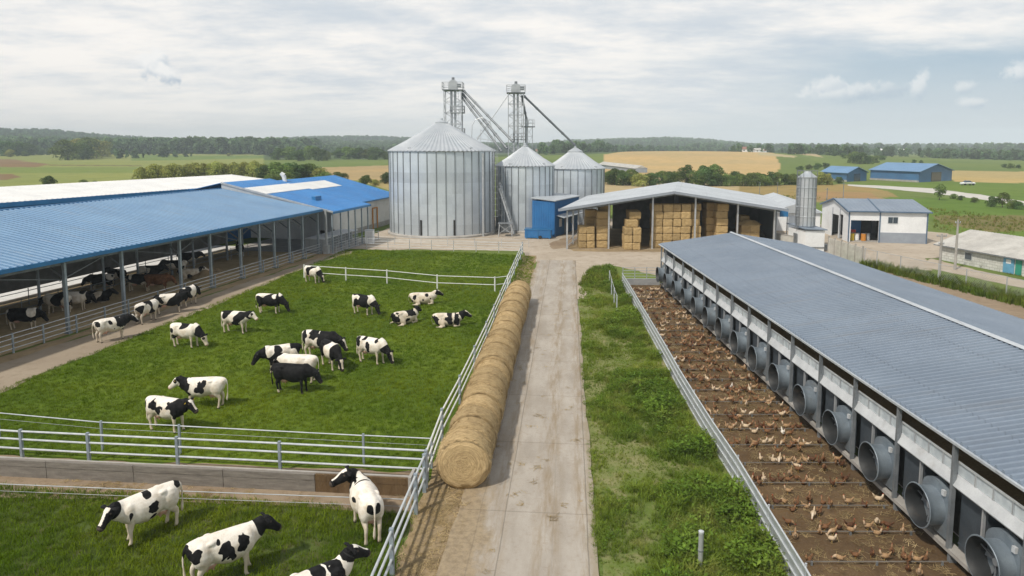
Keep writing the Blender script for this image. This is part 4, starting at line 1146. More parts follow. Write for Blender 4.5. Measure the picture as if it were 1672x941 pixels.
def sqbale(x, y, row, key, label, rot=0.0, z0=.02):
    o = bpy.data.objects.new('square_bale', random.choice(sq[key])); C.objects.link(o)
    o.location = (x+random.uniform(-.03,.03), y+random.uniform(-.06,.06), z0+.43+row*.86)
    o.rotation_euler = (0, random.uniform(-.012,.012), rot+random.uniform(-.025,.025)+random.choice((0, math.pi)))
    tag(o, label, 'bale', 'square straw bales stacked in the open shed')
LAY = ('bottom', 'second lowest', 'third lowest', 'fourth lowest', 'fifth lowest', 'topmost')
def px(u3, y): return (( (800+u3/3.9214)-836)/F)*(y*CP+CAMZ*SP)
def stack(cols, y, where, base_row=0):
    """cols: (crop x0, crop x1, key, layers)"""
    n = len(cols)
    for c, (x0, x1, key, layers) in enumerate(cols):
        cx = (px(x0, y)+px(x1, y))/2
        cn = '' if n == 1 else (', %s column' % ORD[c])
        for r in range(layers):
            sqbale(cx+(.0 if r < 3 else random.uniform(-.06,.06)), y+.95, base_row+r, key, '%s bale of the %s%s' % (LAY[base_row+r], where, cn))
stack([(570,620,'end',3),(620,670,'end',3)], 78.2, 'low stepped stack by the corner post')
stack([(676,756,'wide',5)], 78.6, 'five-high single stack beside the corner post')
stack([(612,684,'wide',5)], 80.5, 'set-back stack behind the low stepped stack')
stack([(694,770,'wide',6)], 80.9, 'tall dim stack behind the five-high stack')
stack([(860,913,'end',3),(913,966,'end',3)], 76.9, 'small block standing in front of the second bay')
stack([(872,946,'wide',1)], 77.3, 'narrow top of the second bay block', 3)
stack([(889,958,'wide',1)], 78.2, 'narrow top of the second bay block', 4)
stack([(884,960,'wide',5)], 79.5, 'dim column behind the second bay block')
stack([(1040,1103,'mid',6),(1103,1168,'mid',6),(1168,1222,'end',6),(1222,1280,'mid',6)], 78.3, 'broad wall of bales in the middle bay')
stack([(1286,1354,'mid',3)], 78.6, 'leaning column beside the broad wall')
stack([(1282,1338,'mid',2)], 78.9, 'leaning column beside the broad wall', 3)
stack([(1290,1345,'mid',1)], 79.2, 'leaning column beside the broad wall', 5)
stack([(1384,1442,'mid',6)], 80.2, 'set-back column behind the fourth post')
stack([(1444,1522,'wide',6)], 79.0, 'wide column right of the fourth post')
stack([(1606,1666,'mid',3),(1666,1724,'mid',3)], 79.6, 'end block in the last bay')
stack([(1598,1660,'mid',4)], 82.0, 'dim column behind the end block')
def loose(name, label, x, y, w, d, h, seed, mat, z=0.0):
    bm = bmesh.new(); bmesh.ops.create_grid(bm, x_segments=30, y_segments=22, size=1)
    for v in bm.verts:
        r2 = v.co.x**2+v.co.y**2
        zz = max(0, 1-r2)**.8*h*(1+.5*noise.noise((v.co.x*3+seed, v.co.y*3, seed)))
        v.co = (v.co.x*w+noise.noise((v.co.y*3,seed,0))*.1, v.co.y*d, zz-.02+noise.noise((v.co.x*14, v.co.y*14, seed))*.04*min(1, zz*5))
    me = bpy.data.meshes.new(name); bm.to_mesh(me); bm.free(); me.materials.append(mat)
    me.polygons.foreach_set('use_smooth', [True]*len(me.polygons))
    o = bpy.data.objects.new(name, me); C.objects.link(o); o.location = (x, y, z)
    tag(o, label, 'straw')
loose('straw_heap', 'loose straw heap lying by the barn posts on the path side', *gp(338,451)[:2], 1.4, 2.0, .8, 3, M['straw_ground'])
loose('straw_heap', 'loose straw piled on top of the end block in the straw shed', px(1660,80), 80.6, 1.5, 1.0, .5, 5, M['bale_sq'], 2.6)

def round_bale_mesh(seed, Rr=.93, L=1.13):
    vs = []; fs = []
    n = 44; prof = []
    for k in range(15):
        t = k/14; y = (t-.5)*L
        r = Rr*(1-.17*max(0, (abs(t-.5)*2-.70)/.30)**2-.02*(abs(t-.5)*2)**4)
        prof.append((r, y))
    caps = [(.80,0.01),(.6,.028),(.36,.02),(.14,.035)]
    full = [(Rr*c, -L/2-d*.4) for c, d in caps[::-1]]+prof+[(Rr*c, L/2+d*.4) for c, d in caps]
    for j, (r, y) in enumerate(full):
        for i in range(n):
            a_ = 2*math.pi*i/n
            rr = r*(1+.014*noise.noise((math.cos(a_)*2.5+seed, math.sin(a_)*2.5, y*3)))
            if 4 <= j < len(full)-4: rr += .012*math.sin(j*2.4+seed)+random.uniform(-.012,.012)
            yy = y+random.uniform(-.008,.008)
            z = rr*math.sin(a_)
            if z < -Rr*.93: z = -Rr*.93+(z+Rr*.93)*.2
            vs.append((rr*math.cos(a_), yy, z+Rr*.945))
    k = len(full); hair = []
    rr_ = random.Random(seed+50)
    for q in range(750):      # stray stalks
        a_ = rr_.uniform(-.35, math.pi+.35); y = rr_.uniform(-L/2, L/2); o = rr_.uniform(0, .05)
        if rr_.random() < .3: y = rr_.choice((-L/2, L/2))*rr_.uniform(.93, 1.0)
        p = Vector(((Rr-.01)*math.cos(a_), y, (Rr-.01)*math.sin(a_)+Rr*.945)); nr = Vector((math.cos(a_), 0, math.sin(a_))); tg = Vector((-math.sin(a_), rr_.uniform(-.6,.6), math.cos(a_)))*rr_.choice((-1,1))
        e = p+tg*rr_.uniform(.06,.16)+nr*(.015+o); w_ = Vector((0,.006,0))+nr*.003
        hair.append((p-w_, p+w_, e+w_, e-w_))
    vs.append((0, full[0][1], Rr*.945)); vs.append((0, full[-1][1], Rr*.945))
    for j in range(k-1):
        for i in range(n): fs.append((j*n+i, j*n+(i+1)%n, (j+1)*n+(i+1)%n, (j+1)*n+i))
    for i in range(n): fs.append((k*n, (i+1)%n, i)); fs.append((k*n+1, (k-1)*n+i, (k-1)*n+(i+1)%n))
    nb_ = len(fs)
    for h_ in hair:
        b_ = len(vs); vs.extend([tuple(x) for x in h_]); fs.append((b_,b_+1,b_+2,b_+3))
    me = bpy.data.meshes.new('round_bale'); me.from_pydata(vs, [], fs); me.update()
    bm = bmesh.new(); bm.from_mesh(me); bmesh.ops.recalc_face_normals(bm, faces=bm.faces); bm.to_mesh(me); bm.free()
    me.polygons.foreach_set('use_smooth', [True]*len(me.polygons))
    return me
def bale_round_mat():
    m, nt, b, out = new_mat('round_bale')
    oi = nt.nodes.new('ShaderNodeObjectInfo'); co = objco(nt)
    sx = nd(nt, 'ShaderNodeSeparateXYZ', {0: co}); x, y, z = sx.outputs
    zz = mth(nt, 'SUBTRACT', z, .88)
    r = mth(nt, 'SQRT', mth(nt, 'ADD', mth(nt, 'MULTIPLY', x, x), mth(nt, 'MULTIPLY', zz, zz)))
    an = mth(nt, 'ARCTAN2', zz, x)
    off = mth(nt, 'MULTIPLY', oi.outputs['Random'], 37.0)
    # wrapped layers: strands run round the bale
    v = nd(nt, 'ShaderNodeCombineXYZ', {0: mth(nt, 'ADD', mth(nt, 'MULTIPLY', an, 1.5), off), 1: mth(nt, 'MULTIPLY', y, 16.0), 2: mth(nt, 'MULTIPLY', r, 26.0)}).outputs[0]
    a_ = noise_n(nt, v, 1.6, 7, .7)
    vv = nd(nt, 'ShaderNodeVectorMath', {0: co, 1: nd(nt, 'ShaderNodeCombineXYZ', {0: off, 1: off, 2: 0.0}).outputs[0]}, operation='ADD').outputs[0]
    b1 = noise_n(nt, vv, 2.2, 5, .65); c_ = noise_n(nt, vv, 38, 4, .65)
    col = mix(nt, ramp(nt, a_, .30, .70), (.27,.18,.085), (.67,.51,.285))
    col = mix(nt, mth(nt, 'MULTIPLY', ramp(nt, b1, .38, .7), .55), col, (.54,.40,.21))
    col = mix(nt, mth(nt, 'MULTIPLY', ramp(nt, c_, .56, .74), .55), col, (.16,.105,.05))
    col = mix(nt, mth(nt, 'MULTIPLY', ramp(nt, c_, .46, .30), .35), col, (.75,.60,.34))
    h = nd(nt, 'ShaderNodeHueSaturation', {'Color': col, 'Value': nd(nt, 'ShaderNodeMapRange', {'Value': oi.outputs['Random'], 'To Min': .84, 'To Max': 1.1}).outputs[0]}).outputs[0]
    setc(nt, b.inputs['Base Color'], h); b.inputs['Roughness'].default_value = .95; b.inputs['Specular IOR Level'].default_value = .1
    bump(nt, b, mth(nt, 'ADD', mth(nt, 'MULTIPLY', a_, 1.0), mth(nt, 'MULTIPLY', c_, .8)), .9, .05)
    return m
M['bale_round'] = bale_round_mat()
rb = [round_bale_mesh(k) for k in range(6)]
for me in rb: me.materials.append(M['bale_round'])
NB = 24
BA, BB = Vector((-1.66,22.95,0)), Vector((.52,50.4,0))
bang = -math.atan2(BB.x-BA.x, BB.y-BA.y)
for i in range(NB):
    o = bpy.data.objects.new('round_bale', rb[i % 6]); C.objects.link(o)
    p = BA.lerp(BB, i/(NB-1))
    o.location = (p.x+random.uniform(-.03,.03), p.y, .02)
    o.rotation_euler = (0, 0, bang+random.uniform(-.06,.06)+(math.pi if i % 2 and i else 0))
    s = random.uniform(.93,1.03) if i else 1.02; o.scale = (s, 1, s)
    if i == 0: lb = 'round straw bale with its whole face showing at the near end of the row'
    elif i == NB-1: lb = 'last round straw bale at the silo end of the row'
    else: lb = '%s round straw bale counted from the near end of the lane row' % ORD[i]
    tag(o, lb, 'bale', 'round straw bales in a row beside the lane')

# ---------------------------------------------------------------- poultry house
M['fan_inner'] = pm('fan_inside_shade', (.016,.018,.02), (.012,.014,.016), rough=.6, scale=3, dirt=.3)  # inside of the cowl: its shade is put into a near-black colour
PF = Frame((12.72,56.3), (0,-1))     # s runs toward the camera, t to the right of the picture
PF.n = Vector((1,0,0))
PY = lambda s: s
def poultry():
    root = thing('poultry_house', 'long grey roofed poultry house lined with big round fans', 'poultry house', PF.P(0,0,0))
    ax = (PF.d, PF.n, Z)
    s0, s1 = 0.0, 50.0; W = 11.6
    P = PF.P
    EZ, RZ, RT = 3.66, 4.58, 5.95
    mb = MB(); corr(mb, PF, s0-.6, s1, -.14, RT, EZ, RZ, .27, .085, .05); corr(mb, PF, s0-.6, s1, W+.3, RT+.01, EZ-.02, RZ, .27, .055, .05); mb.build('roof', M['roof_grey'], root)
    mb = MB(); mb.prism([P(s0-.65,RT-.17,RZ+.09), P(s0-.65,RT,RZ+.15), P(s0-.65,RT+.17,RZ+.09)], PF.d*(s1-s0+.6)); mb.build('ridge_cap', M['roof_pale'], root)
    mb = MB(); mb.bar(P(s0-.6,-.19,EZ-.035), P(s1,-.19,EZ-.035), .08, .07); mb.build('gutter', M['roof_pale'], root)
    mb = MB(); mb.bar(P(s0,.02,EZ-.10), P(s1,.02,EZ-.10), .06, .07); mb.build('eave_beam', M['galv_dark'], root)
    # shelf on stub legs, floor, linings
    mb = MB(); mb.box(P((s0+s1)/2,.02,.38), (s1-s0,.34,.12), ax); mb.build('shelf', M['concrete'], root)
    mb = MB(); mb.box(P((s0+s1)/2,W/2+.4,.40), (s1-s0,W-.5,.1), ax); mb.build('floor', M['concrete'], root)
    mb = MB(); mb.box(P((s0+s1)/2,W,1.95), (s1-s0,.1,3.1), ax); mb.build('far_wall', M['grey_wall'], root)
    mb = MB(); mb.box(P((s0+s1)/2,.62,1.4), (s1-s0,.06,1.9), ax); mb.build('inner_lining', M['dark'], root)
    mb = MB(); mb.prism([P(s0,.1,.4), P(s0,W,.4), P(s0,W,EZ-.1), P(s0,RT,RZ-.12), P(s0,.1,EZ-.1)], PF.d*.1); mb.build('end_wall', M['grey_wall'], root)
    mb = MB(); mb.box(P((s0+s1)/2,2.2,2.55), (s1-s0,3.0,.1), ax)
    mb.build('loft_floor', M['litter'], root)
    # pale ledge and clear strip
    mb = MB(); mb.prism([P(s0,-.10,2.30), P(s0,-.14,2.36), P(s0,.02,2.64), P(s0,.10,2.64), P(s0,.06,2.30)], PF.d*(s1-s0)); mb.build('ledge', M['ledge'], root)
    mb = MB(); mb.box(P((s0+s1)/2,.08,2.82), (s1-s0,.03,.34), ax); mb.build('window_strip', M['clear'], root)
    mb = MB(); mb.bar(P(s0,.05,3.01), P(s1,.05,3.01), .06, .04); mb.build('top_rail', M['rail'], root)
    sp = 2.79; nb = 17
    sps = [s1-50+37.93-2*sp]  # placeholder, replaced below
    # post positions measured along the wall (distance from camera): 18.37 21.24 24.02 26.83 29.66 ...
    ys = [18.37+sp*k for k in range(-3, 14)]
    ys = [y for y in ys if 7 < y < 56.2]+[56.2]
    for y in ys:
        s = 56.3-y
        mb = MB(); mb.box(P(s,-.10,2.0), (.10,.12,3.14), ax); mb.box(P(s,.02,.12), (.12,.2,.5), ax); mb.build('post', M['galv_dark'], root)
    for y0, y1 in zip(ys[:-1], ys[1:]):
        L = y1-y0; sa, sb = 56.3-y1, 56.3-y0     # sa far, sb near
        mb = MB(); c0 = sa+.06; c1 = sa+L*.40
        mb.box(P((c0+c1)/2,.16,1.36), (c1-c0,.05,1.75), ax); mb.box(P(c1,.34,1.36), (.05,.42,1.75), ax)
        mb.box(P((c0+c1)/2,.13,.62), (c1-c0,.04,.06), ax); mb.box(P((c0+c1)/2,.13,2.12), (c1-c0,.04,.06), ax)
        mb.build('side_panel', M['panel_dark'], root)
        mb = MB(); mb.box(P(c1+.04,.0,1.36), (.06,.08,1.76), ax); mb.build('mullion', M['galv'], root)
        for k in (.25,.5,.75):
            mb = MB(); mb.box(P(sa+L*k,.05,2.82), (.04,.06,.34), ax); mb.build('glazing_bar', M['galv'], root)
        # fan
        fc = P(sb-.80, 0, 1.30)
        make_fan(root, fc)
    return root
def make_fan(root, c):
    # axis along -x; local: a = along -x
    A = Vector((-1,0,0))
    # a sub-tree: cowl (part) > hub, blades, motor guard (sub-parts)
    vs = []; fs = []; n = 32
    prof = [(.56,-.10),(.56,.20),(.57,.38),(.60,.50),(.64,.55),(.655,.575),(.645,.59),(.615,.59),(.58,.52),(.545,.38),(.535,.18),(.53,-.10)]
    for r, a_ in prof:
        for i in range(n):
            t = 2*math.pi*i/n; vs.append(c+A*a_+Vector((0, r*math.cos(t), r*math.sin(t))))
    k = len(prof)
    for j in range(k-1):
        for i in range(n): fs.append((j*n+i, j*n+(i+1)%n, (j+1)*n+(i+1)%n, (j+1)*n+i))
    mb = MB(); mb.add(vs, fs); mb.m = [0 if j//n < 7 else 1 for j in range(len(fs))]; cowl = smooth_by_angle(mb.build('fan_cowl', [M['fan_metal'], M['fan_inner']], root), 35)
    # housing with a round top behind the cowl
    hp = [(-.62,-.72),(.62,-.72),(.62,.35)]+[(.62*math.cos(q), .35+.47*math.sin(q)) for q in np.linspace(.2, math.pi-.2, 9)]+[(-.62,.35)]
    mb = MB(); mb.prism([c+A*(-.12)+Vector((0,y,z)) for y, z in hp], A*.2); smooth_by_angle(mb.build('fan_housing', M['fan_metal'], root), 35)
    mb = MB(); mb.box(c+A*(.11)+Vector((0,-.45,.62)), (.08,.12,.16)); mb.build('junction_box', M['ledge'], root)
    mb = MB()
    for i in range(6):
        t = 2*math.pi*i/6; d = Vector((0, math.cos(t), math.sin(t))); e = A.cross(d)
        mb.prism([c+A*.10+d*.1-e*.04, c+A*.10+d*.46-e*.11, c+A*.17+d*.46+e*.09, c+A*.14+d*.1+e*.05], A*.012)
    mb.build('fan_blade', M['galv_dark'], cowl)
    mb = MB(); mb.tube(c+A*.05, c+A*.24, .13, .10, n=16); smooth_by_angle(mb.build('fan_hub', M['rail'], cowl))
    mb = MB()
    for t in (.4, 2.5, 4.6): d = Vector((0, math.cos(t), math.sin(t))); mb.bar(c+A*.2+d*.08, c+A*.28+d*.52, .03)
    mb.build('fan_strut', M['galv_dark'], cowl)
    # dark disc standing in for the shade deep in the fan mouth
    mb = MB(); mb.lathe([(.49,0),(.0,0.001)], 24, (0,0,0)); mb.v = [tuple(c+A*(.02+z)+Vector((0,x,y))) for x, y, z in mb.v]; mb.build('fan_dark_back', M['dark'], cowl)
poultry()
# perch rails across the run
yr = 18.19; RAILS = []
while yr < 55:
    RAILS.append(yr); yr += 1.52
def perch(i, y):
    x0 = 8.0+max(0, (y-20))*.041+.45; x1 = 12.5
    nm = 'perch_rail'
    root = thing(nm, 'perch rail lying across the hen run, %s from the camera end' % ORD[i], 'perch rail', (x0, y, 0), 'perch rails across the hen run')
    mb = MB(); mb.bar((x0,y,.13), (x1,y+.0,.13), .022, .026); mb.build('bar', M['wood'], root)
    for k in range(3):
        x = x0+.15+(x1-x0-.3)*k/2
        mb = MB(); mb.bar((x,y,-.02), (x,y,.14), .05); mb.build('foot', M['galv_dark'], root)
for i, y in enumerate(RAILS): perch(i, y)

# ---------------------------------------------------------------- white workshop
WF = Frame((42.1,83.7), (.978,-.21))
def workshop():
    root = thing('workshop', 'white workshop with a blue trimmed grey roof and open doorway', 'building', WF.P(0,0,0))
    ax = WF.axes(); P = WF.P
    W, D, EZ, RZ = 8.9, 9.6, 3.95, 5.1
    sk = .10  # the rear runs slightly to the left
    Q = lambda s, t, z=0: P(s-sk*t, t, z)
    # front wall round the doorway
    mb = MB(); mb.box(P(.12,0,EZ/2), (.24,.16,EZ), ax); mb.box(P(1.85,0,3.35), (3.22,.14,1.2), ax); mb.box(P(3.55,0,EZ/2), (.18,.16,EZ), ax)
    mb.box(P(6.27,0,2.62), (5.26,.14,2.66), ax); mb.build('front_wall', M['white_wall'], root)
    mb = MB(); mb.box(P(6.27,-.03,.65), (5.26,.16,1.3), ax); mb.build('plinth_panel', M['grey_wall'], root)
    mb = MB(); mb.prism([Q(0,.1), Q(0,1.9), Q(0,1.9,3.2), Q(0,3.0,3.2), Q(0,3.0), Q(0,3.4), Q(0,3.4,3.0), Q(0,6.0,3.0), Q(0,6.0), Q(0,D), Q(0,D,EZ), Q(0,D/2,RZ-.05), Q(0,.1,EZ)], WF.d*.12); mb.build('gable_wall', M['white_wall'], root)
    mb = MB(); mb.prism([Q(W,.1), Q(W,D), Q(W,D,EZ), Q(W,D/2,RZ-.05), Q(W,.1,EZ)], WF.d*.12); mb.build('gable_wall', M['white_wall'], root)
    mb = MB(); mb.prism([Q(0,D), Q(W,D), Q(W,D,EZ), Q(0,D,EZ)], WF.n*.12); mb.build('rear_wall', M['white_wall'], root)
    mb = MB()
    vs = []; fs = []; n = 36
    for t0, z0 in ((-.35,EZ-.03), (D+.35,EZ-.03)):
        b = len(vs)
        for i in range(n+1):
            s = -.25+(W+.6)*i/n; o = .03 if i % 2 else 0
            for t, z, dz in ((t0,z0,o),(D/2,RZ,o),(D/2,RZ,-.06),(t0,z0,-.06)): vs.append(Q(s,t,z+dz))
        for i in range(n):
            for j in range(4): fs.append((b+i*4+j,b+i*4+(j+1)%4,b+(i+1)*4+(j+1)%4,b+(i+1)*4+j))
        fs += [tuple(b+j for j in (0,1,2,3)), tuple(b+n*4+j for j in (3,2,1,0))]
    mb.add(vs, fs); mb.build('roof', M['roof_grey'], root)
    mb = MB(); mb.bar(P(-.3,-.36,EZ-.08), P(W+.4,-.36,EZ-.08), .1, .16); mb.build('gutter', M['slate_trim'], root)
    mb = MB(); mb.bar(Q(-.27,-.3,EZ-.06), Q(-.27,D/2,RZ-.02), .08, .2); mb.bar(Q(-.27,D/2,RZ-.02), Q(-.27,D+.3,EZ-.06), .08, .2); mb.build('verge_trim', M['slate_trim'], root)
    mb = MB(); mb.bar(P(3.4,-.35,EZ+.03), P(3.4,D/2,RZ+.06), .12, .08); mb.build('roof_joint', M['slate_trim'], root)
    for s in (.02,3.55,W-.05):
        mb = MB(); mb.box(P(s,-.1,EZ/2-.05), (.14,.08,EZ-.12), ax); mb.build('corner_trim', M['slate_trim'], root)
    for s in (2.6,5.2):
        mb = MB(); mb.box(Q(-.04,s+.3,EZ/2), (.06,.08,EZ-.2), ax); mb.build('panel_joint', M['grey_wall'], root)
    w = MB(); w.box(P(5.0,-.09,2.85), (1.15,.06,.85), ax); wo = w.build('window', M['rail'], root)
    g = MB(); 
    for k in (-.28,.28): g.box(P(5.0+k,-.13,2.85), (.5,.03,.72), ax)
    g.build('pane', M['glass'], wo)
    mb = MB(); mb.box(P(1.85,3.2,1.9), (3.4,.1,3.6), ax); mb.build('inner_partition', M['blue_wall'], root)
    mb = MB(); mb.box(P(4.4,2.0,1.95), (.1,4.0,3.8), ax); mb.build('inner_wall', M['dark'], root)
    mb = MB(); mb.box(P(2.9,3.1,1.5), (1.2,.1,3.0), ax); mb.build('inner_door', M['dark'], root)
    mb = MB(); mb.box(P(4.4,4.6,.02), (8.6,9,.05), ax); mb.build('floor', M['concrete'], root)
workshop()
def barrels():
    ax = WF.axes()
    spec = [(.75,1.2,'yellow','yellow drum just inside the workshop doorway'),(1.45,1.6,'white_wall','white drum standing inside the workshop doorway'),(2.1,1.1,'orange','orange drum in the middle of the workshop doorway'),(2.75,1.7,'galv','grey drum by the dark inner door of the workshop')]
    for s, t, m, lb in spec:
        p = WF.P(s,t,.05); root = thing('drum', lb, 'drum', p, 'drums in the workshop doorway')
        mb = MB(); mb.lathe([(.28,0),(.3,.03),(.3,.3),(.315,.32),(.3,.34),(.3,.6),(.315,.62),(.3,.64),(.3,.88),(.28,.9)], 18, p); smooth_by_angle(mb.build('body', M[m], root), 30)
        mb = MB(); mb.lathe([(.26,.9),(.26,.93),(.05,.935)], 18, p); mb.build('lid', M['galv_dark'], root)
    p = WF.P(.8,1.9,.05); root = thing('work_bench', 'cluttered bench at the back of the open workshop doorway', 'bench', p)
    mb = MB(); mb.box(p+Z*.9, (1.6,.6,.08), ax); mb.build('top', M['wood'], root)
    for a_ in (-.7,.7):
        mb = MB(); mb.box(p+WF.d*a_+Z*.43, (.08,.5,.86), ax); mb.build('leg', M['galv_dark'], root)
    mb = MB(); mb.box(p+WF.d*.3+Z*1.12, (.5,.35,.36), ax); mb.build('crate', M['red'], root)
barrels()
# feed bin on a white block
def feed_bin():
    a_, b_ = Vector((33.1,75.4,0)), Vector((35.3,75.4,0))
    root = thing('feed_bin', 'slim banded feed bin standing on a white block house', 'silo', a_)
    mb = MB(); back = Vector((-.6,3.2,0))
    mb.prism([a_, b_, b_+back, a_+back], (0,0,2.45)); mb.build('block_house', M['white_wall'], root)
    mb = MB(); mb.prism([a_+Vector((-.2,-.2,2.62)), b_+Vector((.2,-.2,2.5)), b_+back+Vector((.2,.2,2.75)), a_+back+Vector((-.2,.2,2.85))], (0,0,.12)); mb.build('flat_roof', M['roof_grey'], root)
    mb = MB(); mb.box((a_+b_)/2+Vector((0,-.05,.55)), (2.2,.08,.1)); mb.build('band', M['galv_dark'], root)
    mb = MB(); mb.box(a_+back*.55+Vector((-.05,0,1.2)), (.08,.9,1.5)); mb.build('door', M['galv_dark'], root)
    mb = MB(); mb.box(b_+Vector((.5,1.0,.45)), (.7,.6,.6)); mb.build('motor', M['galv_dark'], root)
    c = Vector((33.75,77.0,2.75)); Rr = .98; H = 5.6
    prof = [(Rr*.9,0)]
    for k in range(5): z0 = .1+k*H/5; prof += [(Rr,z0),(Rr,z0+H/5-.12),(Rr+.05,z0+H/5-.1),(Rr+.05,z0+H/5-.02)]
    prof += [(Rr+.06,H+.1),(Rr*.35,H+.62),(Rr*.32,H+.75),(.0,H+.8)]
    mb = MB(); mb.lathe(prof, 28, c); smooth_by_angle(mb.build('bin_wall', M['silo_roof'], root), 30)
    mb = MB()
    for i in range(14):
        t = 2*math.pi*i/14; d = Vector((math.cos(t), math.sin(t), 0)); mb.bar(c+d*(Rr+.03)+Z*.1, c+d*(Rr+.03)+Z*H, .05)
    mb.build('rib', M['galv_dark'], root)
    t = math.radians(200); d = Vector((math.cos(t), math.sin(t), 0)); e = Vector((-d.y,d.x,0)); p = c+d*(Rr+.3)
    mb = MB()
    for s in (-.22,.22): mb.bar(p+e*s-Z*.2, p+e*s+Z*(H+.9), .05)
    for k in range(17): mb.bar(p-e*.22+Z*(.1+k*.36), p+e*.22+Z*(.1+k*.36), .035)
    mb.build('ladder', M['galv_dark'], root)
    mb = MB()
    for s in range(8):
        q = 2*math.pi*s/8; mb.bar(c+Vector((1.1*math.cos(q),1.1*math.sin(q),H+.1)), c+Vector((1.1*math.cos(q),1.1*math.sin(q),H+.8)), .035)
    pts = [c+Vector((1.1*math.cos(q),1.1*math.sin(q),H+.8)) for q in np.linspace(0,2*math.pi,17)]; mb.path(pts, .025, 5)
    mb.build('railing', M['galv_dark'], root)
feed_bin()
def sign():
    p = gp(1284,393)
    root = thing('sign_board', 'plain blue sign board on a tall post beside the straw shed', 'sign', p)
    mb = MB(); mb.tube(p, p+Z*4.1, .07, n=8); mb.build('post', M['galv_dark'], root)
    mb = MB(); mb.box(p+Vector((-.45,0,3.55)), (1.0,.18,1.0)); mb.build('board', M['blue_trim'], root)
sign()
def pale_shed():
    p = Vector((37.5,96,0)); root = thing('pale_shed', 'low pale roofed shed behind the straw shed and feed bin', 'building', p)
    a_, b_, c_, d_ = Vector((36.5,95,0)), Vector((43.2,93.8,0)), Vector((49,116,0)), Vector((42,118,0))
    mb = MB(); mb.prism([a_,b_,c_,d_], (0,0,2.6)); mb.build('wall', M['white_wall'], root)
    mb = MB(); mb.prism([a_+Vector((-.4,-.4,2.62)), b_+Vector((.4,-.4,2.62)), (b_+c_)/2+Vector((.5,0,2.62)), c_+Vector((.4,.4,2.62)), d_+Vector((-.4,.4,2.62))], (0,0,.01)); 
    r0, r1 = (a_+b_)/2+Z*3.9, (c_+d_)/2+Z*3.9
    mb.add([a_+Vector((-.4,-.3,2.6)), r0+Vector((0,-.4,0)), r1, d_+Vector((-.4,.3,2.6)), b_+Vector((.4,-.3,2.6)), c_+Vector((.4,.3,2.6))], [(0,1,2,3),(1,4,5,2),(0,4,1),(3,2,5)])
    mb.build('roof', M['roof_pale'], root)
    mb = MB(); mb.box((a_+b_)/2+Vector((0,-.05,1.1)), (1.8,.1,2.0)); mb.build('door', M['grey_wall'], root)
pale_shed()
# low block shed on the right
def block_shed():
    a_ = Vector((45.3,70.5,0)); d = Vector((1.95,-9.4,0)).normalized(); L = 34; W = 8.2; n = Vector((-d.y,d.x,0))
    fr = Frame(a_, d); P = fr.P; ax = fr.axes()
    root = thing('block_shed', 'low whitewashed block shed with a broad weathered grey roof', 'shed', a_)
    EZ, RZ = 1.62, 3.05
    mb = MB(); corr(mb, fr, -.5, L, -.45, W/2, EZ, RZ, .35, .025, .06); corr(mb, fr, -.5, L, W+.4, W/2+.01, EZ, RZ, .35, .025, .06); mb.build('roof', M['roof_old'], root)
    mb = MB(); mb.box(P(L/2,0,.8), (L,.2,1.6), ax); mb.box(P(L/2,W,.8), (L,.2,1.6), ax); mb.build('side_wall', M['brick'], root)
    mb = MB(); mb.prism([P(0,.12), P(0,W-.12), P(0,W-.12,1.6), P(0,W/2,2.95), P(0,.12,1.6)], d*.2); mb.build('gable_wall', M['brick'], root)
    mb = MB(); mb.bar(P(-.4,-.47,EZ-.06), P(L,-.47,EZ-.06), .06, .1); mb.build('fascia', M['galv_dark'], root)
    def s_at(u, v):
        q = gp(u, v); return (q-a_).dot(d)
    w = MB(); w.box(P(3.6,-.12,.95), (.9,.08,.8), ax); wo = w.build('window', M['rail'], root)
    g = MB(); g.box(P(3.6,-.165,.95), (.76,.02,.66), ax); g.build('pane', M['glass'], wo)
    mb = MB(); mb.box(P(8.0,-.13,.78), (1.1,.08,1.45), ax); do = mb.build('door', M['door_blue'], root)
    g = MB(); g.box(P(8.0,-.18,1.15), (.5,.02,.4), ax); g.build('pane', M['white_wall'], do)
    mb = MB(); mb.box(P(9.0,-.13,.76), (.6,.08,1.42), ax); mb.build('shutter', M['green_door'], root)
    mb = MB(); mb.box(P(13.5,-.12,.95), (.9,.08,.8), ax); mb.build('window', M['glass'], root)
def brick_mat():
    m, nt, b, out = new_mat('whitewashed_block')
    co = pos(nt); sx = nd(nt, 'ShaderNodeSeparateXYZ', {0: co})
    v = nd(nt, 'ShaderNodeCombineXYZ', {0: sx.outputs[1], 1: sx.outputs[2], 2: 0.0}).outputs[0]
    br = nd(nt, 'ShaderNodeTexBrick', {'Vector': v, 'Color1': (.60,.60,.57), 'Color2': (.50,.51,.49), 'Mortar': (.33,.32,.30), 'Scale': 1.0, 'Mortar Size': .018, 'Brick Width': .55, 'Row Height': .27})
    c = mix(nt, mth(nt, 'MULTIPLY', ramp(nt, noise_n(nt, co, 1.3, 6), .45, .75), .5), br.outputs['Color'], (.36,.36,.33))
    setc(nt, b.inputs['Base Color'], c); b.inputs['Roughness'].default_value = .9
    return m
M['brick'] = brick_mat()
block_shed()
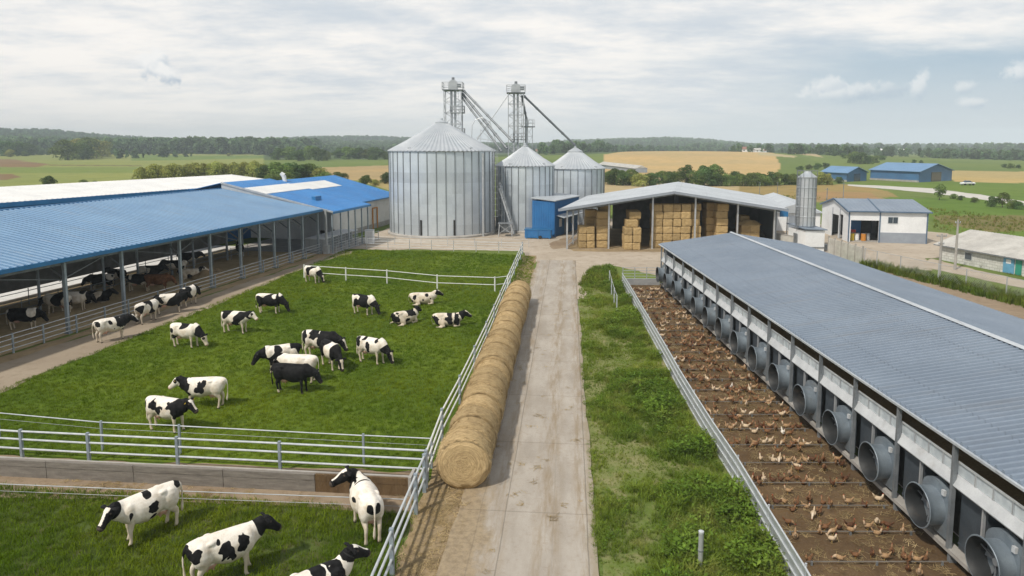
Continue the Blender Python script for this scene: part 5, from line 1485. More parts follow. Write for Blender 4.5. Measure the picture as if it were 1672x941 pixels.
# poles
def pole(label, p, h, arms):
    root = thing('utility_pole', label, 'pole', p)
    mb = MB(); mb.tube(p, p+Z*h, .13, .09, n=10); smooth_by_angle(mb.build('shaft', M['concrete'], root))
    for z, w in arms:
        mb = MB(); mb.bar(p+Vector((-w/2,0,z)), p+Vector((w/2,0,z)), .07); mb.build('crossarm', M['galv_dark'], root)
        for k in (-.45,.45):
            mb = MB(); mb.tube(p+Vector((w*k,0,z)), p+Vector((w*k,0,z+.16)), .04, n=8); mb.build('insulator', M['ledge'], root)
p1 = gp(1559,441); p2 = gp(1533,458)
pole('thick pale utility pole standing before the low block shed', p1, 4.9, ((4.6,.5),))
pole('thin pole with crossarms in front of the low block shed', p2, 4.2, ((4.0,.9),(3.3,.5)))
# thin poles far off
for (u, v0_, v1_, y, lb) in ((1351,330,307,97,'thin bare pole rising behind the white workshop roof ridge'),(1378,330,298,105,'taller bare pole behind the white workshop'),(1241,322,297,150,'slender pole in the dry field behind the straw shed'),(1270,322,297,160,'slender pole near the feed bin in the dry field')):
    q = atdepth(u, v1_, y); base = Vector((q.x, q.y, 0))
    root = thing('slender_pole', lb, 'pole', base)
    mb = MB(); mb.tube(base, q, .07, .05, n=6); mb.build('shaft', M['galv_dark'], root)
    mb = MB(); mb.bar(q+Vector((-.3,0,-.2)), q+Vector((.3,0,-.2)), .05); mb.build('crossarm', M['galv_dark'], root)
# precast wall then wire fence on the right
def precast():
    a_, b_ = Vector((31.5,83,0)), Vector((33.0,76.8,0))
    pts = [Vector((36.0,75.4,0)), Vector((35.9,71.6,0)), Vector((35.6,67.4,0))]
    pts = [Vector((35.5,74.8,0)), Vector((35.5,67.4,0))]
    root = thing('panel_wall', 'precast concrete panel wall beside the white block house', 'wall', pts[0])
    d = (pts[1]-pts[0]).normalized(); n = Vector((-d.y,d.x,0)); L = (pts[1]-pts[0]).length; k = 5
    for i in range(k):
        q = pts[0]+d*(L*(i+.5)/k)
        mb = MB(); 
        for r in range(4): mb.box(q+Z*(.22+r*.43), (L/k-.1,.07,.415), (d,n,Z))
        mb.build('panel', M['block'], root)
    for i in range(k+1):
        q = pts[0]+d*(L*i/k); mb = MB(); mb.box(q+Z*.95, (.12,.14,1.95), (d,n,Z)); mb.build('post', M['concrete'], root)
precast()
def yard_wall():
    a_, b_ = Vector((31.6,80.5,0)), Vector((32.9,77.2,0))
    root = thing('yard_wall', 'grey block wall beside the corner of the straw shed', 'wall', a_)
    d = (b_-a_).normalized(); n = Vector((-d.y,d.x,0))
    mb = MB(); mb.box((a_+b_)/2+Z*.75, ((b_-a_).length,.18,1.5), (d,n,Z)); mb.build('block_face', M['block'], root)
    mb = MB(); mb.box((a_+b_)/2+Z*1.54, ((b_-a_).length+.1,.26,.08), (d,n,Z)); mb.build('coping', M['concrete'], root)
yard_wall()
def chainlink(label, pts, h):
    root = thing('chain_fence', label, 'fence', pts[0])
    for p in pts:
        mb = MB(); mb.tube(p, p+Z*h, .045, n=8); mb.build('post', M['galv'], root)
    mb = MB(); sp = .22
    for a_, b_ in zip(pts[:-1], pts[1:]):
        d = b_-a_; L = d.length; d.normalize(); k = int(L/sp)
        for i in range(k):
            for s in (1,-1):
                x0, x1 = i*sp, i*sp+s*(h-.1)
                z0, z1 = .05, h-.05
                if x1 > L: z1 = z0+(L-x0); x1 = L
                if x1 < 0: z1 = z0+x0; x1 = 0
                if z1-z0 > .1: mb.bar(a_+d*x0+Z*z0, a_+d*x1+Z*z1, .010)
    mb.build('mesh', M['galv'], root)
    mb = MB()
    for a_, b_ in zip(pts[:-1], pts[1:]): mb.tube(a_+Z*(h-.04), b_+Z*(h-.04), .02, n=6)
    mb.build('top_wire', M['galv'], root)
chainlink('wire mesh fence with thin posts behind the poultry house', [Vector((35.6,67.2,0)), gp(1431,439), Vector((36.4,62.3,0)), gp(1531,463), Vector((38.0,55.5,0)), gp(1642,488), Vector((39.8,49,0)), Vector((40.8,45.5,0))], 1.75)
# ---------------------------------------------------------------- distant blue halls and farm houses
def far_hall(label, N, L, Rr, EZ, RZ, cat='building'):
    N, L, Rr = [Vector((*q, 0)) for q in (N, L, Rr)]
    B = L+Rr-N
    root = thing('blue_hall', label, cat, N)
    mid = (N+Rr)/2; midb = (L+B)/2
    mb = MB(); mb.prism([N, L, L+Z*EZ, N+Z*EZ], (Rr-N).normalized()*.2); mb.build('side_wall', M['blue_far'], root)
    d = (L-N).normalized()*.2
    mb = MB(); mb.prism([N, Rr, Rr+Z*EZ, mid+Z*RZ, N+Z*EZ], d); mb.build('gable_wall', M['blue_far'], root)
    mb = MB(); mb.prism([L, B, B+Z*EZ, midb+Z*RZ, L+Z*EZ], -d); mb.build('gable_wall', M['blue_trim'], root)
    mb = MB(); mb.prism([Rr, B, B+Z*EZ, Rr+Z*EZ], (N-Rr).normalized()*.2); mb.build('side_wall', M['blue_wall'], root)
    e = (Rr-N).normalized()*.6; f = (L-N).normalized()*.6
    mb = MB(); mb.prism([N-e-f+Z*(EZ-.1), L-e+f+Z*(EZ-.1), midb+f+Z*(RZ+.15), mid-f+Z*(RZ+.15)], (0,0,.15)); mb.prism([Rr+e-f+Z*(EZ-.1), mid-f+Z*(RZ+.15), midb+f+Z*(RZ+.15), B+e+f+Z*(EZ-.1)], (0,0,.15)); mb.build('roof', M['blue_roof_far'], root)
    mb = MB(); g = (Rr-N).normalized()
    mb.box(N.lerp(Rr,.5)-d*.6+Z*(EZ*.45), ((Rr-N).length*.3,.1,EZ*.9), (g, Vector((-g.y,g.x,0)), Z)); mb.build('door', M['glass'], root)
    mb = MB(); mb.box(N.lerp(L,.5)-e*.2+Z*.3, ((L-N).length,.3,.6), ((L-N).normalized(), g, Z)); mb.build('plinth', M['concrete'], root)
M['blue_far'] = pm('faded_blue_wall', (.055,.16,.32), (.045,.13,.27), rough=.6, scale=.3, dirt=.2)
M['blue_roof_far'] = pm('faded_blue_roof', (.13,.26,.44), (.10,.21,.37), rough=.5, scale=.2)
far_hall('larger distant blue hall with a faded blue roof in the fields', (133.5,221), (127,239), (152,233), 3.5, 5.7)
far_hall('smaller distant blue hall at the edge of the trees', (111.6,224.5), (108.5,236), (121.5,231), 2.9, 4.6)
def hut(label, u, v, y, w, h, roofm, wallm):
    q = atdepth(u, v, y); p = Vector((q.x, y, float(height(q.x, y))))
    root = thing('farm_house', label, 'house', p)
    mb = MB(); mb.box(p+Z*(h*.3), (w,w*.7,h*.6)); mb.build('wall', wallm, root)
    mb = MB(); mb.prism([p+Vector((-w*.54,-w*.4,h*.58)), p+Vector((-w*.54,0,h)), p+Vector((-w*.54,w*.4,h*.58))], (w*1.08,0,0)); mb.build('roof', roofm, root)
    for k in (-.25,.25):
        mb = MB(); mb.box(p+Vector((w*k,-w*.352,h*.33)), (w*.14,.08,h*.22)); mb.build('window', M['glass'], root)
tile = pm('tiled_roof', (.30,.15,.11), (.22,.11,.08), rough=.8)
for u, v, y, w, h, lb, rm in ((1217,253,640,10,5,'pink roofed farmhouse on the golden hill', tile),(1238,254,640,8,4,'grey roofed cottage beside the hill farmhouse', M['roof_old']),(1248,254.5,660,7,3.5,'small shed at the end of the hill cottages', tile),
    (1454,252.5,900,30,7,'long white roofed barn before the far woods', M['white_roof']),(905,243,1000,26,9,'pale village house below the wooded hill, beside the rear silo', M['roof_old']),(885,243,1020,18,8,'red roofed village house beyond the rear silo', tile),
    (962,241,1050,44,8,'long white village warehouse below the wooded hill', M['white_roof']),(992,241.5,1060,36,9,'second white warehouse beside the village trees', M['white_roof']),(1036,241,1080,16,11,'tall pale village house with a yellow wall', tile),(1004,242,1010,14,8,'small village cottage before the warehouses', tile),(925,241,1060,16,8,'cottage in the village gap between silo and warehouse', tile)):
    hut(lb, u, v, y, w, h, rm, M['white_wall'])
def greenhouse():
    a_, b_ = atdepth(985,271,360), atdepth(1048,279,300)
    a_.z = float(height(a_.x, a_.y)); b_.z = float(height(b_.x, b_.y))
    root = thing('field_shed', 'long low pale field shed at the edge of the golden field', 'shed', a_)
    d = (b_-a_); d.z = 0; L = d.length; d.normalize(); n = Vector((-d.y,d.x,0))
    mb = MB(); mb.box((a_+b_)/2+Z*.9, (L,5,2.0), (d,n,Z)); mb.build('wall', M['grey_wall'], root)
    mb = MB(); mb.prism([a_-n*3+Z*1.8, a_+Z*3.2, a_+n*3+Z*1.8], b_-a_); mb.build('roof', M['roof_old'], root)
greenhouse()
q = atdepth(1580,299,205)
root = thing('field_car', 'tiny white parked car on the field edge near the blue halls', 'car', (q.x, q.y, 0))
p = Vector((q.x, q.y, 0))
mb = MB(); mb.loft([(p+Vector((-2.0,0,.55)), (0,.7,0), (0,0,.22)), (p+Vector((-1.9,0,.6)), (0,.8,0), (0,0,.32)), (p+Vector((0,0,.65)), (0,.85,0), (0,0,.38)), (p+Vector((1.9,0,.6)), (0,.8,0), (0,0,.3)), (p+Vector((2.05,0,.55)), (0,.7,0), (0,0,.2))], 12); mb.build('body', M['white_wall'], root)
mb = MB(); mb.loft([(p+Vector((-1.3,0,.9)), (0,.7,0), (0,0,.1)), (p+Vector((-.8,0,1.1)), (0,.68,0), (0,0,.38)), (p+Vector((.5,0,1.1)), (0,.68,0), (0,0,.36)), (p+Vector((1.1,0,.9)), (0,.7,0), (0,0,.08))], 12); mb.build('cabin', M['glass'], root)
for x in (-1.25,1.25):
    for y in (-.75,.75):
        mb = MB(); mb.tube(p+Vector((x,y-.1,.32)), p+Vector((x,y+.1,.32)), .32, n=14); mb.build('wheel', M['black'], root)
# ---------------------------------------------------------------- cattle
def coat_mat(name, black, white, rust=False):
    m, nt, b, out = new_mat(name)
    a = nd(nt, 'ShaderNodeAttribute', attribute_name='coat')
    sx = nd(nt, 'ShaderNodeSeparateColor', {0: a.outputs['Color']})
    pat, pink, horn = sx.outputs
    co = objco(nt)
    wob = mth(nt, 'MULTIPLY', mth(nt, 'SUBTRACT', noise_n(nt, co, 14, 4, .6), .5), .05)
    f = ramp(nt, mth(nt, 'ADD', pat, wob), .488, .512)
    soil = mth(nt, 'MULTIPLY', ramp(nt, mth(nt, 'ADD', noise_n(nt, co, 3.2, 6, .65), mth(nt, 'MULTIPLY', nd(nt, 'ShaderNodeSeparateXYZ', {0: co}).outputs[2], -.25)), .06, .46), .75)
    w = mix(nt, soil, white, (.46,.37,.25))
    w = mix(nt, mth(nt, 'MULTIPLY', ramp(nt, noise_n(nt, co, 30, 3), .4, .8), .25), w, (.55,.49,.42))
    bl = mix(nt, ramp(nt, noise_n(nt, co, 6, 4), .35, .75), black, tuple(x*2.2+.004 for x in black))
    c = mix(nt, f, w, bl)
    c = mix(nt, ramp(nt, pink, .25, .75), c, (.56,.34,.27))
    c = mix(nt, ramp(nt, horn, .25, .75), c, (.07,.055,.045))
    setc(nt, b.inputs['Base Color'], c); b.inputs['Roughness'].default_value = .75; b.inputs['Specular IOR Level'].default_value = .14
    bump(nt, b, noise_n(nt, scaled(nt, co, (1,1,1)), 60, 3), .15, .01)
    return m
M['coat'] = coat_mat('holstein_coat', (.006,.006,.0065), (.80,.76,.69))
M['coat_brown'] = coat_mat('brown_coat', (.10,.045,.02), (.60,.52,.42))

def cow_mesh(name, seed, pose='stand', head='level', yaw=0.0, dens=0.0, headcol=1, voxel=.026, stride=0.0, all_black=False, patches=(), neckblack=.55, tailswing=0.0, neckside=0.0, sc=1.0):
    """one continuous animal; local x forward, z up; feet at z = 0"""
    rd = random.Random(seed)
    lying = pose == 'lie'
    dz = -.52 if lying else 0.0
    mb = MB()
    Y = Vector((0,1,0))
    T = [(-.99,1.27,.07,.07),(-.95,1.20,.17,.15),(-.86,1.135,.275,.235),(-.72,1.105,.325,.285),(-.52,1.08,.365,.295),(-.32,1.045,.40,.315),(-.10,.99,.445,.385),(.12,.965,.46,.42),(.34,.98,.445,.395),(.52,1.01,.41,.33),(.68,1.045,.37,.275),(.82,1.08,.29,.215),(.93,1.10,.20,.15),(.97,1.10,.10,.08)]
    if lying: T = [(x, z-.0, hh*(.94 if x > -.8 else .9), hw*1.08) for x, z, hh, hw in T]
    vs = []; fs = []; n = 26
    for x, z, hh, hw in T:
        for i in range(n):
            t = 2*math.pi*i/n; ct, st = math.cos(t), math.sin(t)
            yy = math.copysign(abs(ct)**.86, ct)*hw
            zz = math.copysign(abs(st)**.86, st)*hh
            if st > 0: yy *= 1-.30*st**2*(1 if x < .45 else .6)
            else: yy *= 1-.10*st**2
            vs.append((x, yy, z+dz+zz))
    k = len(T)
    for j in range(k-1):
        for i in range(n): fs.append((j*n+i, j*n+(i+1)%n, (j+1)*n+(i+1)%n, (j+1)*n+i))
    fs += [tuple(range(n-1,-1,-1)), tuple(range((k-1)*n, k*n))]
    mb.add(vs, fs)
    def ball(c, r, sx=1, sy=1, sz=1):
        c = Vector(c); pr = []
        for q in range(9):
            a_ = math.pi*q/8; pr.append((c+Vector((r*sx*-math.cos(a_),0,0)), Vector((0,max(.002,r*sy*math.sin(a_)),0)), Vector((0,0,max(.002,r*sz*math.sin(a_))))))
        mb.loft(pr, 12)
    # hip bones, pins, withers, shoulders, haunches
    for s in (-1,1):
        ball((-.38,s*.225,1.30+dz), .10, 1.3, .75, .75); ball((-.86,s*.12,1.275+dz), .085, 1.2,.8,.8)
        ball((.58,s*.205,1.02+dz), .28, .72,.5,1.15)
        ball((-.60,s*.19,1.0+dz), .31, .88,.56,1.2)
    ball((.52,0,1.345+dz), .11, 2.6,.6,.65); ball((-.2,0,1.37+dz), .07, 6.5,.5,.75)
    # legs
    def leg(pts):
        secs = []
        P = [Vector(p[:3]) for p in pts]
        for i, p in enumerate(P):
            r, rx = pts[i][3], pts[i][4] if len(pts[i]) > 4 else pts[i][3]
            d = (P[min(i+1,len(P)-1)]-P[max(i-1,0)]).normalized()
            A = Y - d*Y.dot(d); A.normalize(); B = d.cross(A)
            secs.append((p, A*r, B*rx))
        mb.loft(secs, 12)
    if not lying:
        for s in (-1,1):
            f = stride*s*rd.uniform(.6,1.1)+rd.uniform(-.03,.03); h = -stride*s*rd.uniform(.6,1.1)+rd.uniform(-.03,.03)
            y = s*.185
            leg([(.56,s*.20,1.0,.10,.15),(.53+f*.2,y,.78,.095,.125),(.55+f*.5,y,.62,.072,.088),(.575+f*.75,y,.44,.060,.066),(.57+f*.8,y,.38,.050,.054),(.57+f*.95,y,.20,.042,.045),(.575+f,y,.115,.053,.055),(.60+f,y,.055,.048,.052),(.615+f,y,0.0,.066,.078)])
            y = s*.19
            leg([(-.58,s*.17,1.05,.14,.24),(-.56+h*.2,s*.21,.84,.125,.20),(-.64+h*.4,s*.20,.66,.085,.125),(-.745+h*.6,y,.53,.058,.085),(-.755+h*.7,y,.46,.054,.066),(-.725+h*.9,y,.24,.045,.050),(-.715+h,y,.12,.055,.057),(-.69+h,y,.055,.05,.054),(-.675+h,y,0.0,.068,.082)])
        ball((-.40,0,.645), .20, 1.15,.92,.80)
        for sx_, s in ((-.32,-1),(-.32,1),(-.48,-1),(-.48,1)): leg([(sx_,s*.08,.53,.035),(sx_,s*.085,.44,.022)])
    else:
        for s in (-1,1):
            leg([(.55,s*.20,.48,.13,.16),(.72,s*.25,.22,.10,.12),(.78,s*.27,.10,.075),(.55,s*.30,.07,.055),(.40,s*.31,.06,.06)])
            o = .10 if s == 1 else 0
            leg([(-.55,s*.22,.45,.2,.24),(-.30,s*.40,.25,.14,.16),(-.22,s*.45,.12,.10),(-.52,s*(.46+o),.09,.065),(-.80,s*(.44+o),.07,.05),(-.50,s*(.52+o),.06,.05),(-.36,s*(.54+o),.05,.055)])
        ball((-.45,.1,.20), .20, 1.1,1.3,.8)
    # tail
    sw = tailswing
    if lying: leg([(-.97,0,1.26+dz,.04),(-1.06,.05,1.1+dz,.03),(-1.05,.12,.35,.027),(-1.0,.25,.10,.026),(-.85,.40,.05,.045)])
    else: leg([(-.93,0,1.33,.05),(-1.02,sw*.2,1.25,.034),(-1.055,sw*.5,1.0,.028),(-1.05,sw*.9,.72,.027),(-1.04,sw*1.1,.58,.04),(-1.02,sw*1.2,.42,.045),(-1.02,sw*1.2,.32,.022)])
    # neck and head
    base = Vector((.74,0,1.14+dz))
    cfg = {'level': ((1.10,1.37), -.72), 'up': ((1.04,1.52), -.45), 'low': ((1.18,1.06), -1.0), 'graze': ((1.24,.76), -1.14), 'lieup': ((1.08,1.45+dz), -.5)}[head]
    (px_, pz_), pitch = cfg
    poll = Vector((px_,0,pz_+(0 if lying or head == 'lieup' else 0)))
    rot = Matrix.Rotation(yaw, 3, 'Z')
    def rt(p, w=1.0):
        q = Matrix.Rotation(yaw*w, 3, 'Z') @ (p-base); return base+q
    nd_ = (poll-base)
    secs = []
    for t, rz_, ry_ in ((-.4,.30,.21),(0,.335,.235),(.3,.305,.20),(.6,.26,.168),(.85,.215,.142),(1.02,.165,.122)):
        c = base+nd_*t; c.z += -.05*math.sin(math.pi*min(1,max(0,t)))
        w = max(0, min(1, t*1.05))
        d = rt(base+nd_.normalized(), w)-base
        Aa = Matrix.Rotation(yaw*w, 3, 'Z') @ Vector((0,1,0)); Bb = d.normalized().cross(Aa)
        secs.append((rt(c, w), Aa*ry_, Bb*rz_))
    mb.loft(secs, 16)
    hd = rot @ Vector((math.cos(pitch),0,math.sin(pitch)))
    side = rot @ Vector((0,1,0)); up = hd.cross(side).normalized()
    if up.z < 0: up = -up
    hp = rt(poll)+hd*.02
    secs = []
    for t, rw, rh, o in ((-.08,.09,.10,.02),(0,.132,.152,.0),(.11,.148,.174,-.015),(.22,.132,.162,-.028),(.34,.106,.132,-.032),(.44,.096,.112,-.03),(.52,.108,.114,-.03),(.585,.094,.09,-.03),(.615,.055,.055,-.03)):
        secs.append((hp+hd*t+up*o, side*rw, up*rh, .9))
    mb.loft(secs, 14)
    for s in (-1,1):
        e0 = hp+side*(s*.10)+up*.06+hd*.0
        e1 = e0+side*(s*.13)+up*.01-hd*.03; e2 = e0+side*(s*.24)-up*.02-hd*.02
        ea = hd*.8+up*.2; ea.normalize(); eb = ea.cross(side).normalized()
        mb.loft([(e0, ea*.04, eb*.032), (e1, ea*.08, eb*.034), ((e1+e2)/2, ea*.072, eb*.032), (e2, ea*.03, eb*.024)], 8)
    tmp = bpy.data.meshes.new('tmp'); tmp.from_pydata([tuple(v) for v in mb.v], [], mb.f); tmp.update()
    bm = bmesh.new(); bm.from_mesh(tmp); bmesh.ops.recalc_face_normals(bm, faces=bm.faces); bm.to_mesh(tmp); bm.free()
    ob = bpy.data.objects.new('tmp', tmp); C.objects.link(ob)
    rm = ob.modifiers.new('r', 'REMESH'); rm.mode = 'VOXEL'; rm.voxel_size = voxel
    sm = ob.modifiers.new('s', 'SMOOTH'); sm.factor = .5; sm.iterations = 3 if voxel < .03 else 2
    dg = bpy.context.evaluated_depsgraph_get()
    me = bpy.data.meshes.new_from_object(ob.evaluated_get(dg))
    bpy.data.objects.remove(ob); bpy.data.meshes.remove(tmp)
    me.name = name
    # coat: R >.5 black, G pink, B hoof / muzzle
    N_ = len(me.vertices); co = np.empty(N_*3); me.vertices.foreach_get('co', co); co = co.reshape(-1, 3)
    col = np.zeros((N_, 4), np.float32); col[:, 3] = 1
    hpv, hdv, sdv, upv = [np.array(q) for q in (hp, hd, side, up)]
    bz = np.array(base); nv = np.array(rt(poll))-bz; nl = np.linalg.norm(nv)
    rel = co-hpv; th = rel@hdv; ts = rel@sdv; tu = rel@upv
    q = ((co-bz)@nv)/(nl*nl)
    inhead = (th > -.10) & (np.abs(ts) < .38) & (np.abs(tu) < .22) & (th < .75)
    inneck = (q > 0.05) & (np.linalg.norm(np.cross(co-bz, nv), axis=1)/nl < .34) & (q < 1.2) & ((co-bz)@np.array(rt(base+Vector((1,0,0)), .5)-base) > .02)
    off = Vector((seed*7.31 % 50, seed*3.77 % 50, seed*5.13 % 50))
    pat = np.empty(N_)
    for i in range(N_):
        v = co[i]
        p = Vector((v[0]*1.25, v[1]*.95, v[2]*1.25))+off
        pat[i] = noise.noise(p)*.9+noise.noise(p*2.3)*.22
    pat = .5+(pat-.10+dens)*1.2
    if patches:
        pat[:] = .3
        for (cx, cz, s, rx, rz) in patches:
            d = np.sqrt(((co[:,0]-cx)/rx)**2+((co[:,2]-dz-cz)/rz)**2)
            w = np.array([noise.noise((c[0]*4+off.x, c[2]*4+cx*9, c[1]*2))*.75+noise.noise((c[0]*11, c[2]*11+off.x, c[1]*5))*.3 for c in co])
            ok = (co[:,1]*s > -.06) if s else np.ones(N_, bool)
            val = .5+np.clip(1-d+w, -.5, .5)
            pat = np.where(ok, np.maximum(pat, val), pat)
    if all_black: pat = np.maximum(pat, .5+.4*np.clip((co[:,2]-dz-.62)*3, -1, 1))
    # white legs and belly
    low = np.clip((.60+dz*.9-co[:,2])*4, 0, 1)
    pat = pat-low*1.3
    if neckblack is not None:
        nb = .5+np.clip((q-neckblack+.12*np.sin(co[:,2]*7+seed))*2.2, -.5, .5)
        pat = np.where(inneck & (co[:,0] > .45), np.maximum(pat, nb), pat)
    if headcol == 1:      # black head, white blaze
        pat = np.where(inhead, 1.0, pat)
        blaze = inhead & (np.abs(ts) < .05+.04*(th < .14)) & (tu > .03) & (th > .0) & (th < .5)
        pat[blaze] = 0
    elif headcol == 2:    # white face, dark ears and eye patches
        pat = np.where(inhead & (th > .03), 0.0, np.where(inhead, 1.0, pat))
        pat[inhead & (np.abs(ts) > .15)] = 1
        pat[inhead & (np.abs(th-.13) < .07) & (np.abs(ts) > .085) & (tu > -.05)] = 1
    elif headcol == 3: pat = np.where(inhead, 1.0, pat)
    col[:, 0] = np.clip(pat, 0, 1)
    if not lying:
        ud = ((co[:,0]+.40)/.25)**2+(co[:,1]/.22)**2+((co[:,2]-.60)/.21)**2
        col[:, 1] = np.where((ud < 1.0) & (co[:,2] < .66), 1, 0)
        col[:, 2] = np.where(co[:,2] < .055, 1, 0)
    col[:, 1] = np.where(inhead & (th > .55) & (headcol == 2), 1, col[:, 1])
    col[:, 2] = np.where(inhead & (th > .54) & (headcol != 2), .9, col[:, 2])
    eye = np.minimum(np.linalg.norm(rel-(hdv*.13+sdv*.122+upv*.05), axis=1), np.linalg.norm(rel-(hdv*.13-sdv*.122+upv*.05), axis=1))
    col[:, 2] = np.where(eye < .032, 1, col[:, 2])
    ca = me.color_attributes.new('coat', 'FLOAT_COLOR', 'POINT'); ca.data.foreach_set('color', col.ravel())
    me.polygons.foreach_set('use_smooth', [True]*len(me.polygons))
    return me, (hp, hd, side, up)

def cow(label, p, deg, seed, tagged=False, collar=False, mat='coat', s=1.0, **kw):
    me, (hp, hd, side, up) = cow_mesh('cow', seed, **kw)
    me.materials.clear(); me.materials.append(M[mat])
    o = bpy.data.objects.new('cow', me); C.objects.link(o)
    o.location = (p[0], p[1], .02); o.rotation_euler = (0, 0, R(deg)); o.scale = (s, s, s)
    tag(o, label, 'cow', 'dairy cattle'); WL[o.name] = Vector((0,0,0))
    if tagged:
        for sd in (-1, 1):
            mb = MB(); c = hp+side*(sd*.25)+up*.06-hd*.03+hd*.07
            mb.box(c, (.02,.05,.065), (hd, side, up)); t = mb.build('ear_tag', M['yellow']); t.parent = o
    if collar:
        mb = MB(); n = 18; vs = []
        c0 = Vector((.74,0,1.14)).lerp(hp, .80)
        d = (hp-Vector((.74,0,1.14))).normalized(); u2 = d.cross(side).normalized()
        pts = [c0+side*(.135*math.cos(q))+u2*(.19*math.sin(q)) for q in np.linspace(0, 2*math.pi, 19)]
        mb.path(pts, .022, 6); t = mb.build('collar', M['black']); t.parent = o
    return o

g = lambda u, v, z=0: gp(u, v, z)
# loose in the meadow
cow('grazing cow with a white band over its shoulders, nearest the trodden path', g(304,567), -14, 11, head='graze', dens=.10, stride=.07, headcol=2, neckblack=.15, voxel=.032)
cow('white-faced cow standing between the path and the group in the meadow', g(386,544), -12, 12, head='level', dens=.16, headcol=2, neckblack=.3, voxel=.032)
cow('dark cow with its black head lowered, far meadow near the path', g(441,512), -8, 13, head='graze', dens=.24, headcol=3, neckblack=.1, stride=.05, voxel=.034)
cow('farthest meadow cow, grazing at the end of the two-rail fence', g(511,462), -35, 14, head='graze', dens=.15, headcol=1, neckblack=.2, voxel=.036)
cow('grazing cow with a mottled dark back left of the resting cows', g(594,514), -30, 15, head='graze', dens=.18, headcol=3, neckblack=.35, stride=.05, voxel=.034)
cow('mostly white resting cow with small spots, farthest of the three lying down', g(690,497), 8, 16, pose='lie', head='lieup', headcol=1, neckblack=1.05, yaw=.2, patches=((-.6,1.15,-1,.16,.17),(-.88,.85,-1,.15,.2),(.3,1.28,0,.12,.1),(.05,.9,-1,.09,.09),(.6,1.0,-1,.1,.1)), voxel=.034)
cow('resting cow lying turned away with its head hidden behind its shoulder', g(661,529), 38, 17, pose='lie', head='lieup', headcol=3, neckblack=.3, yaw=.5, patches=((-.85,1.0,0,.3,.35),(.35,1.3,0,.36,.22),(.0,.85,-1,.12,.12)), voxel=.034)
cow('resting cow with raised black head, lying closest to the bale fence', g(731,533), 6, 18, pose='lie', head='lieup', headcol=1, neckblack=.2, patches=((-.8,.95,-1,.3,.35),(.12,1.05,-1,.24,.45),(.62,1.1,0,.2,.4)), voxel=.034)
cow('long cow at the back of the meadow group, its front half black', g(524,586), -16, 19, head='low', dens=.12, headcol=1, neckblack=.05, s=1.12, patches=((.35,1.1,0,.35,.5),(-.2,1.3,0,.25,.2),(-.75,1.1,-1,.15,.25),(.7,1.1,0,.3,.5)), voxel=.03)
cow('grazing cow facing the viewer at the middle of the meadow group', g(541,601), -52, 20, head='graze', dens=.06, headcol=1, neckblack=.3, voxel=.03)
cow('grazing cow standing apart just beyond the group, pale body and dark neck', g(607,593), -28, 21, head='graze', dens=-.03, headcol=1, neckblack=.3, stride=.08, voxel=.03, patches=((-.75,1.15,-1,.2,.25),(.05,1.0,-1,.18,.22),(.5,1.35,0,.12,.1),(-.3,1.4,0,.12,.1)))
cow('cow at the back of the group facing the barn, head held low', g(461,606), 205, 22, head='low', dens=.16, headcol=3, neckblack=.05, voxel=.03)
cow('white backed cow half hidden behind the big black cow', g(489,624), 172, 23, head='low', dens=-.4, headcol=1, neckblack=.8, voxel=.034)
cow('big nearly all black cow with white legs in the meadow group', g(478,641), -7, 24, head='low', all_black=True, dens=.9, headcol=3, neckblack=.0, voxel=.028, stride=.05)
cow('white cow with a black neck facing the barn, alone in the near meadow', g(335,666), 184, 25, head='level', headcol=2, neckblack=.05, tagged=True, patches=((.75,1.15,0,.22,.5),(.05,1.02,1,.14,.2),(-.08,1.2,1,.1,.12),(.2,.95,1,.1,.13)), voxel=.026, tailswing=.05)
cow('white cow with black shoulders and a pale blaze, nearest the tall rail fence', g(274,703), -16, 26, head='level', headcol=1, neckblack=.0, tagged=True, patches=((.68,1.1,0,.3,.5),(-.05,1.0,-1,.2,.17),(-.42,1.22,-1,.16,.2),(-.86,1.15,-1,.12,.2),(.35,1.3,0,.06,.06)), voxel=.024, stride=.05)
# on the trodden path
cow('cow on the path turning its black head toward the barn rails', g(183,556), 52, 27, head='level', headcol=1, neckblack=.1, yaw=-.5, voxel=.03, stride=.05, patches=((.55,1.1,0,.45,.5),(-.85,1.2,-1,.15,.2),(-.15,1.2,-1,.1,.14)))
cow('white cow seen from behind on the trodden path', g(241,526), 78, 28, head='level', headcol=3, neckblack=.4, dens=-.2, voxel=.032)
cow('black and white cow at the middle of the queue along the barn rails', g(278,512), 32, 29, head='level', headcol=3, neckblack=.1, dens=.2, voxel=.032, yaw=.3)
cow('dark cow at the far end of the queue along the barn rails', g(309,499), 84, 30, head='low', headcol=3, neckblack=.1, dens=.3, voxel=.034)
